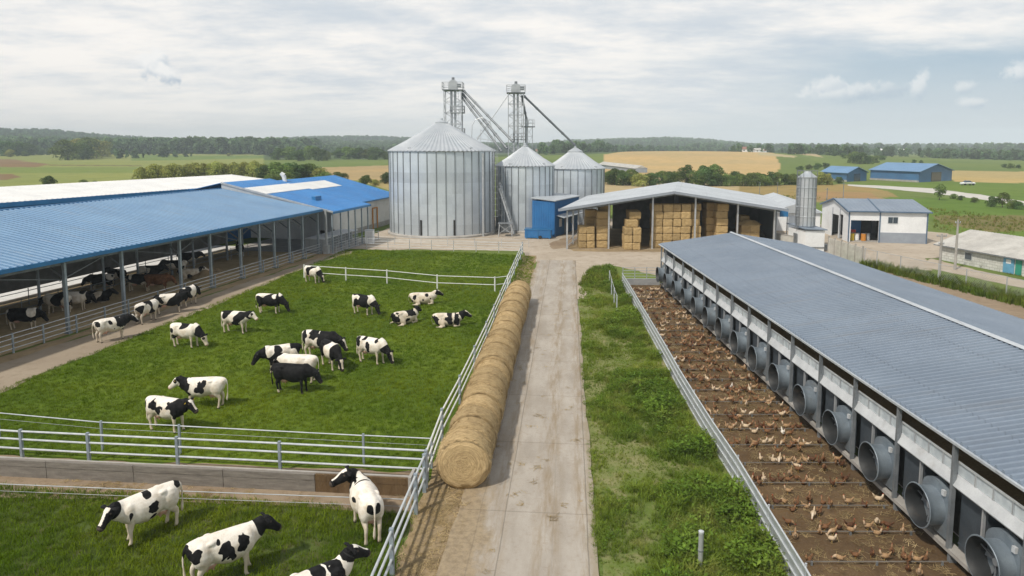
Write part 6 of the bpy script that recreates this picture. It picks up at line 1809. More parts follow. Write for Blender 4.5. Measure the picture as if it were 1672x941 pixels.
# near paddock
cow('white cow with black face patches walking toward the camera in the near paddock', g(244,874), 232, 31, head='level', headcol=1, neckblack=.55, tagged=False, patches=((.0,.98,1,.19,.17),(.08,1.38,1,.15,.1),(-.02,.72,1,.09,.08),(.62,1.0,1,.07,.14),(-.85,1.36,1,.1,.08)), yaw=.4, voxel=.022, stride=.08, tailswing=.02)
cow('white cow with scattered black patches walking away toward the trough', g(366,892,1.0), 38, 32, head='level', headcol=3, neckblack=.35, patches=((-.08,1.0,-1,.2,.22),(-.2,1.28,-1,.1,.12),(.42,1.05,-1,.17,.25),(-.78,1.12,-1,.14,.2),(-.98,1.1,0,.09,.25),(.15,.82,-1,.08,.1)), voxel=.022, stride=.1, tailswing=-.03)
rp = gp(608,889)+Vector((math.cos(R(116)), math.sin(R(116)), 0))*.72
cow('white rumped cow at the trough, its black head turned aside toward the viewer', rp, 116, 33, head='up', headcol=1, neckblack=-.4, yaw=1.5, s=1.08, patches=((.86,1.1,0,.32,.5),(-.97,1.1,0,.07,.2),(.3,1.42,0,.04,.1),(-.3,1.25,-1,.12,.06),(-.1,1.1,1,.12,.06)), voxel=.022, tailswing=.02)
cow('cow with a dark collar and black shoulders at the bottom of the near paddock', g(510,958,1.0), 40, 34, head='up', headcol=1, neckblack=.5, collar=True, patches=((.5,1.2,0,.2,.35),(.1,1.38,0,.18,.1),(.72,1.0,-1,.1,.3),(-.95,1.3,1,.1,.1)), voxel=.022)
# inside the cow barn
for lb, u, v, deg, sd_, kw in (
    ('mottled cow behind the nearest barn rails, black head facing the posts', 40, 539, 6, 41, dict(head='low', headcol=3, neckblack=.2, dens=.05)),
    ('pale cow behind the first tall barn post, head lowered', 96, 513, 175, 42, dict(head='low', headcol=1, neckblack=.6, dens=.02)),
    ('white cow beside the pale one behind the first tall post', 122, 508, 12, 43, dict(head='low', headcol=3, neckblack=.3, dens=-.15)),
    ('dark cow resting in the straw between the first two barn posts', 158, 494, 8, 44, dict(pose='lie', head='lieup', headcol=3, neckblack=.1, dens=.3)),
    ('black cow standing deep in the barn before the bright slot', 166, 476, 190, 45, dict(head='low', headcol=3, neckblack=.1, dens=.3)),
    ('small dark cow deep in the barn at the second tall post', 192, 466, 160, 46, dict(head='level', headcol=3, neckblack=.1, dens=.25)),
    ('spotted cow in the straw right of the second tall barn post', 229, 476, 5, 47, dict(head='low', headcol=1, neckblack=.3, dens=.1)),
    ('black cow behind the brown one in the barn', 246, 460, 15, 49, dict(head='level', headcol=3, neckblack=.1, dens=.3)),
    ('pale cow left of the third tall barn post', 288, 450, 185, 50, dict(head='level', headcol=3, neckblack=.2, dens=.0)),
    ('dark cow resting at the third tall barn post', 310, 455, 20, 51, dict(pose='lie', head='lieup', headcol=2, neckblack=.4, dens=.1)),
    ('small black cow far back in the barn above the resting one', 308, 436, 20, 52, dict(head='level', headcol=3, neckblack=.1, dens=.3)),
    ('black cow at the far rail near the fifth barn post', 392, 419, 120, 53, dict(head='level', headcol=3, neckblack=.0, dens=.4)),
    ('dark cow standing under the blue canopy beside the corner post', 534, 392, 175, 54, dict(head='low', headcol=3, neckblack=.0, dens=.4))):
    cow(lb, g(u, v), deg, sd_, voxel=.038, **kw)
cow('brown cow standing among the black ones inside the barn', g(258,476), 10, 48, mat='coat_brown', head='low', headcol=3, neckblack=.0, dens=.9, voxel=.038)

# ---------------------------------------------------------------- hens
def hen_mesh(kind):
    mb = MB(); Y = Vector((0,1,0)); X = Vector((1,0,0))
    zb = {'stand':.21,'peck':.20,'sit':.10}[kind]
    secs = []
    for x, z, hh, hw in ((-.17,.07,.015,.015),(-.14,.055,.05,.035),(-.08,.02,.085,.07),(0,0,.10,.085),(.07,.005,.095,.08),(.12,.02,.07,.055),(.15,.04,.03,.025)):
        secs.append((Vector((x,0,zb+z)), Y*hw, Z*hh))
    mb.loft(secs, 12)
    # tail fan
    mb.loft([(Vector((-.12,0,zb+.05)), Y*.04, Z*.05), (Vector((-.19,0,zb+.12)), Y*.035, Z*.06), (Vector((-.235,0,zb+.18)), Y*.02, Z*.035), (Vector((-.25,0,zb+.20)), Y*.006, Z*.01)], 10)
    # wings
    for s in (-1,1): mb.loft([(Vector((.09,s*.07,zb+.02)), Y*.012, Z*.02), (Vector((.02,s*.088,zb+.01)), Y*.02, Z*.06), (Vector((-.08,s*.075,zb+.015)), Y*.018, Z*.05), (Vector((-.16,s*.05,zb+.03)), Y*.008, Z*.015)], 8)
    if kind == 'peck': n0, n1, n2 = Vector((.12,0,zb+.03)), Vector((.22,0,zb-.04)), Vector((.26,0,zb-.12)); hd = Vector((.4,0,-1)).normalized()
    else: n0, n1, n2 = Vector((.11,0,zb+.05)), Vector((.155,0,zb+.13)), Vector((.165,0,zb+.195)); hd = X
    nd_ = (n2-n0).normalized(); B = nd_.cross(Y)
    mb.loft([(n0, Y*.06, B*.065), (n1, Y*.034, B*.038), (n2, Y*.030, B*.034), (n2+nd_*.03, Y*.012, B*.014)], 10)
    body_f = len(mb.f)
    mb.cur = 1
    up = Vector((0,0,1)) if kind != 'peck' else Vector((1,0,.3)).normalized()
    mb.loft([(n2-hd*.015+up*.022, Y*.006, hd*.02), (n2+up*.045, Y*.006, hd*.028), (n2+hd*.012+up*.06, Y*.004, hd*.01)], 6)      # comb
    mb.loft([(n2+hd*.03-up*.02, Y*.008, up*.012), (n2+hd*.028-up*.045, Y*.006, up*.008)], 6)                                   # wattle
    mb.cur = 2
    mb.loft([(n2+hd*.025, Y*.011, up*.012), (n2+hd*.062-up*.006, Y*.002, up*.003)], 6)
    if kind != 'sit':
        for s in (-1,1):
            mb.tube((0,s*.045,zb-.06), (.005,s*.045,.012), .011, n=6)
            for a_ in (-.5,0,.5): mb.tube((.005,s*.045,.008), (.05*math.cos(a_),s*.045+.05*math.sin(a_),.006), .006, .004, n=5)
    me = bpy.data.meshes.new('hen'); me.from_pydata([tuple(v) for v in mb.v], [], mb.f)
    me.polygons.foreach_set('material_index', mb.m); me.polygons.foreach_set('use_smooth', [True]*len(me.polygons))
    bm = bmesh.new(); bm.from_mesh(me); bmesh.ops.recalc_face_normals(bm, faces=bm.faces); bm.to_mesh(me); bm.free()
    return me
def feather(name, c, c2, nk):
    m, nt, b, out = new_mat(name); co = objco(nt)
    col = mix(nt, ramp(nt, noise_n(nt, co, 22, 4), .35, .7), c, c2)
    x = nd(nt, 'ShaderNodeSeparateXYZ', {0: co}).outputs[0]
    col = mix(nt, mth(nt, 'MULTIPLY', ramp(nt, x, .06, .16), .8), col, nk)
    setc(nt, b.inputs['Base Color'], col); b.inputs['Roughness'].default_value = .8; b.inputs['Specular IOR Level'].default_value = .2
    return m
HEN = {'rust brown': feather('rust_feathers', (.20,.10,.048), (.12,.058,.028), (.32,.20,.11)), 'dark brown': feather('dark_feathers', (.11,.05,.025), (.06,.03,.016), (.16,.07,.03)),
       'cream': feather('cream_feathers', (.56,.45,.32), (.44,.32,.20), (.66,.56,.44)), 'white': feather('white_feathers', (.72,.68,.60), (.60,.54,.45), (.76,.72,.66)), 'ginger': feather('ginger_feathers', (.36,.235,.13), (.25,.15,.075), (.55,.42,.29))}
comb = pm('comb_red', (.50,.05,.03), rough=.6); beak = pm('beak_yellow', (.55,.36,.10), rough=.5)
hens = {}
for kd in ('stand','peck','sit'):
    base_me = hen_mesh(kd)
    for cn, m in HEN.items():
        me = base_me.copy()
        for q in (m, comb, beak): me.materials.append(q)
        hens[kd, cn] = me
hr = random.Random(5)
POSE = {'stand': 'standing', 'peck': 'pecking', 'sit': 'squatting'}
nh = 0; HEN_LAST = 0
for i, y in enumerate(RAILS):
    
    x0 = 8.0+max(0, (y-20))*.041+.5; x1 = 12.35
    cnt = 12 if y < 19.5 else 15 if y < 22 else 17 if y < 26 else 19
    cl = [hr.uniform(x0+.3, x1-.2) for _ in range(3)]
    used = []
    for k in range(cnt):
        if nh >= 296: break
        HEN_LAST = y
        for _ in range(20):
            x = min(x1, max(x0-.15, hr.gauss(hr.choice(cl), .55))) if hr.random() < .8 else hr.uniform(x0, x1)
            yy = y+(hr.gauss(.16,.10) if hr.random() < .82 else hr.uniform(-.6,.6))
            if all((x-a_)**2+(yy-b_)**2 > .055 for a_, b_ in used): break
        used.append((x, yy))
        kd = hr.choices(('stand','peck','sit'), (6,2,3))[0]
        cn = hr.choices(('rust brown','dark brown','cream','white','ginger'), (8,4,2.4,.4,7))[0]
        o = bpy.data.objects.new('hen', hens[kd, cn]); C.objects.link(o)
        o.location = (x, yy, .014); o.rotation_euler = (0, 0, hr.uniform(0, 6.28)); s = hr.uniform(.68, .84); o.scale = (s, s, s)
        tag(o, '%s hen %s by the %s perch rail from the camera end' % (cn, POSE[kd], ORD[i]), 'hen', 'hens in the brown earth run')
        nh += 1
# ---------------------------------------------------------------- leaves, trees
def leaf_mat(name, c, tint=True, trans=.3, var=.25):
    m, nt, b, out = new_mat(name)
    nt.nodes.remove(b)
    a = nd(nt, 'ShaderNodeAttribute', attribute_name='tint')
    oi = nt.nodes.new('ShaderNodeObjectInfo')
    col = mix(nt, 1.0, c, a.outputs['Color'], 'MULTIPLY')
    hsv = nd(nt, 'ShaderNodeHueSaturation', {'Color': col, 'Hue': nd(nt, 'ShaderNodeMapRange', {'Value': oi.outputs['Random'], 'To Min': .485, 'To Max': .515}).outputs[0], 'Value': nd(nt, 'ShaderNodeMapRange', {'Value': oi.outputs['Random'], 'To Min': 1-var, 'To Max': 1+var}).outputs[0]}).outputs[0]
    d = nd(nt, 'ShaderNodeBsdfDiffuse', {'Color': hsv}); t = nd(nt, 'ShaderNodeBsdfTranslucent', {'Color': hsv})
    mx = nd(nt, 'ShaderNodeMixShader', {0: trans, 1: d.outputs[0], 2: t.outputs[0]})
    nt.links.new(mx.outputs[0], out.inputs[0])
    return m
M['leaf_dark'] = leaf_mat('dark_leaves', (.095,.155,.055))
M['leaf_mid'] = leaf_mat('mid_leaves', (.145,.205,.062))
M['leaf_light'] = leaf_mat('light_leaves', (.30,.325,.10))
M['leaf_wood'] = leaf_mat('woodland_leaves', (.115,.175,.088), var=.4)

def leaf_cloud(seed, h, w, n, leaf, nlobes=9, low=.18, lobe=.36, flat=1.0):
    """scattered leaf-sized faces over uneven lobes; returns verts, faces, tint"""
    r = np.random.default_rng(seed)
    L = []
    for k in range(nlobes):
        t = (k+.5)/nlobes
        z = h*(low+.1+(1-low-.25)*t)
        env = math.sin(math.pi*min(1, max(.08, (z/h-low)/(1-low)*.86+.12)))
        a_ = r.uniform(0, 6.28); rad = w/2*env*r.uniform(.25, .8)
        R_ = w*lobe*r.uniform(.6, 1.1)*(.55+.45*env)
        L.append((rad*math.cos(a_), rad*math.sin(a_), min(z, h-R_*.8), R_, r.uniform(.75, 1.25)))
    L.append((0, 0, h*.62, w*lobe*1.05, 1.0))
    wts = np.array([l[3]**2 for l in L]); wts /= wts.sum()
    idx = r.choice(len(L), n, p=wts)
    Lc = np.array([l[:3] for l in L])[idx]; Lr = np.array([l[3] for l in L])[idx]; Lt = np.array([l[4] for l in L])[idx]
    d = r.normal(size=(n, 3)); d /= np.linalg.norm(d, axis=1)[:, None]
    d[:, 2] = np.where(d[:, 2] < -.5, -d[:, 2], d[:, 2])
    rad = Lr*r.uniform(.55, 1.12, n)**.5
    p = Lc+d*rad[:, None]*np.array([1, 1, .85*flat])
    nrm = d+r.normal(size=(n, 3))*.55; nrm /= np.linalg.norm(nrm, axis=1)[:, None]
    t1 = np.cross(nrm, r.normal(size=(n, 3))); t1 /= np.linalg.norm(t1, axis=1)[:, None]; t2 = np.cross(nrm, t1)
    s = (leaf*r.uniform(.6, 1.35, n))[:, None]
    q = np.stack([p-t1*s, p-t2*s*.62+nrm*s*.15, p+t1*s, p+t2*s*.62+nrm*s*.15], 1).reshape(-1, 3)
    f = np.arange(n*4).reshape(n, 4)
    tn = Lt*r.uniform(.7, 1.3, n)
    tint = np.repeat(np.stack([tn*r.uniform(.92, 1.12, n), tn, tn*r.uniform(.8, 1.1, n), np.ones(n)], 1), 4, 0)
    return q, f, tint.astype(np.float32), L

def mesh_np(name, q, f, tint=None, mat=None):
    me = bpy.data.meshes.new(name)
    me.vertices.add(len(q)); me.vertices.foreach_set('co', np.asarray(q, np.float32).ravel())
    k = f.shape[1]
    me.loops.add(f.size); me.loops.foreach_set('vertex_index', f.ravel().astype(np.int32))
    me.polygons.add(len(f)); me.polygons.foreach_set('loop_start', np.arange(0, f.size, k, dtype=np.int32))
    me.update(calc_edges=True)
    if tint is not None:
        ca = me.color_attributes.new('tint', 'FLOAT_COLOR', 'POINT'); ca.data.foreach_set('color', tint.ravel())
    if mat: me.materials.append(mat)
    return me

def trunk_mesh(h, w, L, seed):
    mb = MB(); rd = random.Random(seed)
    top = h*.62; r0 = h*.028
    pts = [Vector((0,0,-.2)), Vector((rd.uniform(-.03,.03)*h,0,h*.2)), Vector((rd.uniform(-.04,.04)*h,rd.uniform(-.03,.03)*h,h*.42)), Vector((0,0,top))]
    for i in range(3): mb.tube(pts[i], pts[i+1], r0*(1-.28*i), r0*(.72-.26*i), n=7)
    for l in L[::2]:
        a_ = pts[1].lerp(pts[2], rd.uniform(.2, 1)); mb.tube(a_, a_.lerp(Vector(l[:3]), .9), r0*.38, r0*.12, n=5)
    me = bpy.data.meshes.new('trunk'); me.from_pydata([tuple(v) for v in mb.v], [], mb.f); me.materials.append(M['trunk'])
    me.polygons.foreach_set('use_smooth', [True]*len(me.polygons))
    return me
PROTO = {}
def proto(kind, var):
    key = (kind, var)
    if key in PROTO: return PROTO[key]
    sd = var*13+{'round':1,'tall':2,'bush':3,'loose':4,'column':5}[kind]*101
    if kind == 'round': a_ = (sd, 1.0, 1.0, 2600, .034, 14, -.06, .27)
    elif kind == 'tall': a_ = (sd, 1.0, .66, 2400, .028, 14, -.04, .30)
    elif kind == 'loose': a_ = (sd, 1.0, .85, 1500, .030, 12, .10, .24)
    elif kind == 'column': a_ = (sd, 1.0, .40, 1800, .024, 12, .06, .36)
    else: a_ = (sd, 1.0, 1.45, 2200, .045, 11, -.10, .26)
    q, f, tn, L = leaf_cloud(*a_)
    PROTO[key] = (q, f, tn, trunk_mesh(1.0, a_[2], L, sd))
    return PROTO[key]
CROWN = {}
vr = random.Random(21)
def tree(name, label, x, y, h, kind='round', leaf='leaf_mid', wd=1.0, group=None, z=None, cat='tree'):
    var = vr.randrange(4)
    q, f, tn, tk = proto(kind, var)
    key = (kind, var, leaf)
    if key not in CROWN: CROWN[key] = mesh_np('crown', q, f, tn, M[leaf])
    z = float(height(x, y)) if z is None else z
    root = thing(name, label, cat, (x, y, z-.05), group)
    root.rotation_euler = (0, 0, vr.uniform(0, 6.28)); root.scale = (h*wd, h*wd, h)
    c = bpy.data.objects.new('crown', CROWN[key]); C.objects.link(c); c.parent = root
    t = bpy.data.objects.new('trunk', tk); C.objects.link(t); t.parent = root
    return root
def tree_px(name, label, u, vb, vt, **kw):
    """base and top rows of the photo give distance and height (base on the plain)"""
    p = gp(u, vb); h = atdepth(u, vt, p.y).z-float(height(p.x, p.y))
    return tree(name, label, p.x, p.y, max(.8, h), **kw)

# hedgerow behind the straw shed (from the silos to the right)
row = [(992,301,277,'round','leaf_mid'),(1004,302,272,'round','leaf_dark'),(1018,303,275,'round','leaf_dark'),(1030,302,276,'bush','leaf_mid'),(1043,304,282,'bush','leaf_light'),(1056,303,282,'bush','leaf_mid'),(1068,303,279,'round','leaf_dark'),(1081,303,276,'round','leaf_mid'),
       (1094,303,277,'round','leaf_dark'),(1107,303,279,'bush','leaf_mid'),(1121,303,265.5,'tall','leaf_dark'),(1138,304,275,'round','leaf_mid'),(1150,304,267,'round','leaf_dark'),(1163,303,265,'round','leaf_mid'),(1170,304,278,'round','leaf_dark'),(1186,304,281,'round','leaf_mid'),(1200,303,277,'round','leaf_dark'),(1212,304,283,'bush','leaf_mid'),
       (1225,304,279,'round','leaf_mid'),(1237,304,281,'bush','leaf_mid'),(1248,303,281,'round','leaf_dark'),(1259,303,277.5,'tall','leaf_dark'),(1269,303,279,'round','leaf_mid'),(1281,302,281,'round','leaf_dark'),(1293,302,283,'bush','leaf_mid'),(1305,302,283,'bush','leaf_dark'),(1318,302,281,'round','leaf_mid'),(1338,302,278,'round','leaf_light'),(1350,302,281,'round','leaf_light')]
for i, (u, vb, vt, kd, lf) in enumerate(row):
    tree_px('hedge_tree' if kd != 'bush' else 'hedge_bush', '%s %s in the hedgerow behind the straw shed, from the silos' % (ORD[i], 'tree' if kd != 'bush' else 'bush'), u, vb, vt+1, kind=kd, leaf=lf, group='hedgerow behind the straw shed', cat='tree' if kd != 'bush' else 'bush', wd=1.15 if kd != 'tall' else 1.3)
# clump left of the large silo, beyond the blue roofs
row = [(436,297,267,'round','leaf_dark'),(455,298,262,'round','leaf_mid'),(474,297,263,'round','leaf_dark'),(492,296,266,'round','leaf_dark'),(508,295,265,'round','leaf_mid'),(520,296,275,'bush','leaf_light'),(466,300,281,'bush','leaf_mid'),(447,300,283,'bush','leaf_mid'),
       (533,303,280,'bush','leaf_mid'),(554,301,279,'round','leaf_mid'),(596,305,284,'round','leaf_mid'),(630,300,280,'round','leaf_dark'),(613,303,293,'bush','leaf_light'),(640,296,285,'bush','leaf_mid')]
for i, (u, vb, vt, kd, lf) in enumerate(row):
    tree_px('roadside_tree' if kd != 'bush' else 'roadside_bush', '%s %s from the barn side by the large silo' % (ORD[i], 'leafy tree' if kd != 'bush' else 'leafy bush'), u, vb, vt, kind=kd, leaf=lf, group='trees beyond the blue roofs', cat='tree' if kd != 'bush' else 'bush', wd=1.25)
# middle distance tree groups, left
row = [(455,262,240),(472,262,238),(488,264,243),(505,262,236),(520,264,240),(533,263,246),(555,260,240),(568,262,238),(585,262,240),(600,262,243),(612,263,239),(628,263,246)]
for i, (u, vb, vt) in enumerate(row):
    tree_px('field_tree', '%s tree from the barn side in the belt above the tan field' % ORD[i], u, vb, vt, kind='round', leaf=('leaf_dark','leaf_mid')[i % 2], group='tree belt above the tan field', wd=1.35)
# yellow-green shrubbery beyond the white roof
row = [(232,298,272),(245,297,270),(258,296,268),(272,296,270),(288,295,267),(303,294,268),(318,294,265),(334,293,266),(350,293,264),(366,292,266),(382,292,264),(398,291,265),(413,291,263),(426,290,268)]
for i, (u, vb, vt) in enumerate(row):
    tree_px('field_shrub', '%s yellow-green shrub from the left in the thicket beyond the white roof' % ORD[i], u, vb, vt, kind='bush', leaf='leaf_light', group='yellow-green shrubs beyond the white roof', cat='bush', wd=.85)
# left field trees
for u, vb, vt, kd, lf, lb in ((110,260,226,'round','leaf_mid','broad tree at the left of the copse in the left field'),(128,258,224,'round','leaf_light','light-leaved tree second from the left in the copse'),(146,258,222,'round','leaf_mid','tallest tree in the middle of the left field copse'),(158,257,224,'round','leaf_light','light-leaved tree at the right of the left field copse'),(136,259,232,'round','leaf_dark','dark tree at the front of the left field copse'),
    (168,256,240,'bush','leaf_light','pale bush at the right foot of the copse'),(18,257,243,'round','leaf_light','small pale tree before the dark wood at the left edge'),(40,256,247,'bush','leaf_mid','low bush beside the small pale tree'),(79,304,286,'round','leaf_dark','round dark bush beyond the white barn roof'),(138,302,293,'bush','leaf_mid','low bush right of the round dark bush'),(155,301,295,'bush','leaf_mid','smallest bush beyond the white barn roof'),
    (252,254,246,'round','leaf_mid','tiny lone tree at the edge of the far wood'),(375,255,250,'bush','leaf_light','pale bush alone on the far meadow'),(8,256,228,'round','leaf_dark','dark tree at the very left edge'),(28,256,229,'round','leaf_dark','second dark tree from the left edge'),(48,255,232,'round','leaf_dark','third dark tree from the left edge')):
    tree_px('field_tree' if kd != 'bush' else 'field_bush', lb, u, vb, vt, kind=kd, leaf=lf, cat='tree' if kd != 'bush' else 'bush', wd=1.25)
# right side
for u, vb, vt, kd, lf, lb in ((1533,327,299,'loose','leaf_mid','lone tree standing beside the white gravel track'),(1620,338,319,'round','leaf_dark','dark bushy tree left of the taller one by the right edge'),(1637,339,312,'loose','leaf_mid','tall loose bush near the right edge of the track'),(1653,341,326,'bush','leaf_mid','low bush near the right edge of the track'),(1664,342,329,'bush','leaf_dark','outermost low bush at the right edge'),
    (1556,325,316,'bush','leaf_mid','small shrub right of the lone track tree'),(1568,327,319,'bush','leaf_dark','second small shrub right of the lone track tree'),(1592,331,322,'bush','leaf_mid','shrub midway along the white track'),(1371,300,289,'bush','leaf_dark','bush at the foot of the smaller blue hall')):
    tree_px('track_tree' if kd in ('loose','round') else 'track_bush', lb, u, vb, vt, kind=kd, leaf=lf, cat='tree' if kd != 'bush' else 'bush', wd=1.1)
row = [(1306,280,270),(1320,278,268),(1334,278,266),(1348,277,265),(1350,263,248),(1362,264,247),(1376,266,249),(1392,271,246),(1404,272,247),(1416,272,253),(1430,271,253),(1440,268,253),(1456,262,254),(1475,270,262),(1492,271,260),(1504,271,261),(1650,277,266),(1640,276,267),(1662,277,268)]
for i, (u, vb, vt) in enumerate(row):
    tree_px('distant_tree', '%s distant tree from the left in the scattered trees round the blue halls' % ORD[i], u, vb, vt, kind='round', leaf=('leaf_dark','leaf_mid','leaf_dark')[i % 3], group='trees round the blue halls', wd=1.35)

# ---------------------------------------------------------------- scattered masses (geometry nodes)
def scatter(name, pts, scl, rot, sources, label, cat, pick=None, tilt=None):
    """one object: sources instanced on points"""
    col = bpy.data.collections.new(name+'_kinds')
    for i, me in enumerate(sources):
        so = bpy.data.objects.new('%s_kind_%02d' % (name, i), me); col.objects.link(so)
    me = bpy.data.meshes.new(name); n = len(pts)
    me.vertices.add(n); me.vertices.foreach_set('co', np.asarray(pts, np.float32).ravel())
    for an, arr in (('scl', scl), ('rot', rot)):
        a_ = me.attributes.new(an, 'FLOAT', 'POINT'); a_.data.foreach_set('value', np.asarray(arr, np.float32))
    pk = rng.integers(0, len(sources), n) if pick is None else pick
    a_ = me.attributes.new('pk', 'INT', 'POINT'); a_.data.foreach_set('value', np.asarray(pk, np.int32))
    o = bpy.data.objects.new(name, me); C.objects.link(o)
    ng = bpy.data.node_groups.new(name, 'GeometryNodeTree')
    ng.interface.new_socket('Geometry', in_out='INPUT', socket_type='NodeSocketGeometry'); ng.interface.new_socket('Geometry', in_out='OUTPUT', socket_type='NodeSocketGeometry')
    gi = ng.nodes.new('NodeGroupInput'); go = ng.nodes.new('NodeGroupOutput')
    ci = ng.nodes.new('GeometryNodeCollectionInfo'); ci.inputs['Collection'].default_value = col; ci.inputs['Separate Children'].default_value = True; ci.inputs['Reset Children'].default_value = True
    ip = ng.nodes.new('GeometryNodeInstanceOnPoints'); ip.inputs['Pick Instance'].default_value = True
    def att(nm, t):
        a_ = ng.nodes.new('GeometryNodeInputNamedAttribute'); a_.data_type = t; a_.inputs['Name'].default_value = nm
        return [s for s in a_.outputs if s.name == 'Attribute' and s.enabled][0]
    cx = ng.nodes.new('ShaderNodeCombineXYZ'); ng.links.new(att('rot', 'FLOAT'), cx.inputs[2])
    ng.links.new(gi.outputs[0], ip.inputs['Points']); ng.links.new(ci.outputs[0], ip.inputs['Instance'])
    ng.links.new(att('pk', 'INT'), ip.inputs['Instance Index'])
    ng.links.new(cx.outputs[0], ip.inputs['Rotation']); ng.links.new(att('scl', 'FLOAT'), ip.inputs['Scale'])
    ng.links.new(ip.outputs[0], go.inputs[0])
    md = o.modifiers.new('scatter', 'NODES'); md.node_group = ng
    return tag(o, label, cat, kind='stuff')

# woods: far tree masses
wood_src = []
for k in range(6):
    if k < 4: q, f, tn, L = leaf_cloud(300+k, 1.0, .78, 520, .075, 10, -.08, .30)
    else: q, f, tn, L = leaf_cloud(300+k, 1.0, .40, 300, .07, 9, .03, .36)
    wood_src.append(mesh_np('wood_tree', q, f, tn, M['leaf_wood']))
def wood(name, label, poly_uv, n, h0, h1, depth_fn=None, cat='woodland'):
    """trees over a patch of terrain given by photo outline (flat plan)"""
    P = [gp(u, v) for u, v in poly_uv]
    xs = [p.x for p in P]; ys = [p.y for p in P]
    r = np.random.default_rng(len(name)*7+n)
    pts = []
    poly = [(p.x, p.y) for p in P]
    while len(pts) < n:
        x = r.uniform(min(xs), max(xs), 4000); y = r.uniform(min(ys), max(ys), 4000)
        ok = inpoly(x, y, poly)
        pts.extend(zip(x[ok], y[ok]))
    pts = np.array(pts[:n]); zz = height(pts[:,0], pts[:,1])-.3
    return scatter(name, np.column_stack([pts, zz]), r.uniform(h0, h1, n), r.uniform(0, 6.28, n), wood_src, label, cat)
wood('left_woodland', 'dark mixed woodland along the back of the left fields', [(-260,252),(60,252.6),(110,251),(185,253.5),(300,253),(430,254),(520,252),(520,249.2),(-260,248.4)], 2200, 15, 24)
wood('middle_woodland', 'belts of trees between the tan field and the wooded hill', [(430,256),(520,254),(640,252),(720,249),(720,246),(430,246)], 600, 9, 14)
wood('village_woodland', 'trees and hedges round the village beyond the rear silo', [(880,262),(960,259),(1010,255),(1130,251),(1260,252),(1260,249.5),(1100,249),(980,250),(880,252)], 600, 8, 14)
wood('field_woodland', 'dark belts of trees across the right fields', [(1250,254),(1345,257),(1420,253),(1560,254),(1900,259),(1900,252),(1250,249.5)], 90, 5, 9)
wood('hedge_woodland', 'far hedges and tree belts near the right edge', [(1500,262),(1700,264),(1900,266),(1900,264),(1700,262),(1500,260.5)], 90, 6, 9)
def clumps(name, label, u0, u1, v0, v1, n, th, h0, h1, avoid=()):
    r = np.random.default_rng(n); u = r.uniform(u0, u1, n*6); v = r.uniform(v0, v1, n*6)
    P = [gp(a_, b_) for a_, b_ in zip(u, v)]
    x = np.array([p.x for p in P]); y = np.array([p.y for p in P])
    k = np.array([noise.noise((a_/70, b_/45, n*.1)) > th for a_, b_ in zip(x, y)])
    for q in avoid: k &= ~inpoly(u, v, q)
    x, y = x[k][:n], y[k][:n]
    return scatter(name, np.column_stack([x, y, height(x, y)-.2]), r.uniform(h0, h1, len(x)), r.uniform(0, 6.28, len(x)), wood_src, label, 'woodland')
clumps('scattered_woodland', 'scattered clumps of trees in the fields on the far side', 1190, 1800, 242, 263, 650, .05, 5, 10, (FIELDS[10][0], FIELDS[19][0]))
clumps('valley_woodland', 'clumps of trees in the valley before the wooded hill', 860, 1200, 241, 252, 420, .05, 6, 11)
clumps('meadow_woodland', 'small clumps of trees in the far left meadows', -100, 430, 249, 258, 150, .34, 6, 12)
# hill woods as a band of distance
def hillwood():
    r = np.random.default_rng(91); n = 14000
    a_ = np.radians(r.uniform(-48, 48, n)); d = r.uniform(1150, 2450, n)**1.0
    x = d*np.sin(a_); y = d*np.cos(a_)
    z = height(x, y)
    dens = np.array([noise.noise((xx/260, yy/260, 3.3)) for xx, yy in zip(x, y)])
    u, v = project(x, y, z)
    keep = (dens > -.28) & ~((u > 555) & (u < 645) & (v > 230.5) & (v < 238.5)) & ~((u > 870) & (u < 1120) & (d < 1500))
    keep &= ~((u > 1180) & (dens < .12))
    keep |= d > 2150
    x, y, z, d = x[keep], y[keep], z[keep], d[keep]
    return scatter('hill_woodland', np.column_stack([x, y, z-.5]), r.uniform(11, 17, len(x)), r.uniform(0, 6.28, len(x)), wood_src, 'wooded hills along the horizon', 'woodland')
hillwood()

# ---------------------------------------------------------------- grass and weeds
def grass_mat(name, c1, c2, c3):
    m, nt, b, out = new_mat(name); nt.nodes.remove(b)
    p = pos(nt); oi = nt.nodes.new('ShaderNodeObjectInfo'); a = nd(nt, 'ShaderNodeAttribute', attribute_name='tint')
    c = mix(nt, ramp(nt, noise_n(nt, p, .12, 5), .36, .64), c1, c2)
    c = mix(nt, mth(nt, 'MULTIPLY', ramp(nt, noise_n(nt, p, .9, 4), .5, .72), .8), c, c3)
    c = mix(nt, 1.0, c, a.outputs['Color'], 'MULTIPLY')
    h = nd(nt, 'ShaderNodeHueSaturation', {'Color': c, 'Value': nd(nt, 'ShaderNodeMapRange', {'Value': oi.outputs['Random'], 'To Min': .72, 'To Max': 1.3}).outputs[0]}).outputs[0]
    d = nd(nt, 'ShaderNodeBsdfDiffuse', {'Color': h}); t = nd(nt, 'ShaderNodeBsdfTranslucent', {'Color': h})
    mx = nd(nt, 'ShaderNodeMixShader', {0: .35, 1: d.outputs[0], 2: t.outputs[0]}); nt.links.new(mx.outputs[0], out.inputs[0])
    return m
M['grass'] = grass_mat('meadow_grass', (.088,.160,.013), (.165,.225,.018), (.064,.120,.012))
M['weed'] = grass_mat('verge_grass', (.135,.215,.034), (.215,.285,.046), (.27,.29,.085))
M['rank'] = grass_mat('rank_grass', (.095,.155,.022), (.15,.19,.03), (.20,.20,.06))
M['dryg'] = grass_mat('dry_grass', (.26,.21,.09), (.20,.19,.06), (.12,.15,.04))
M['strawg'] = grass_mat('straw_bits', (.46,.36,.20), (.36,.27,.14), (.58,.47,.28))
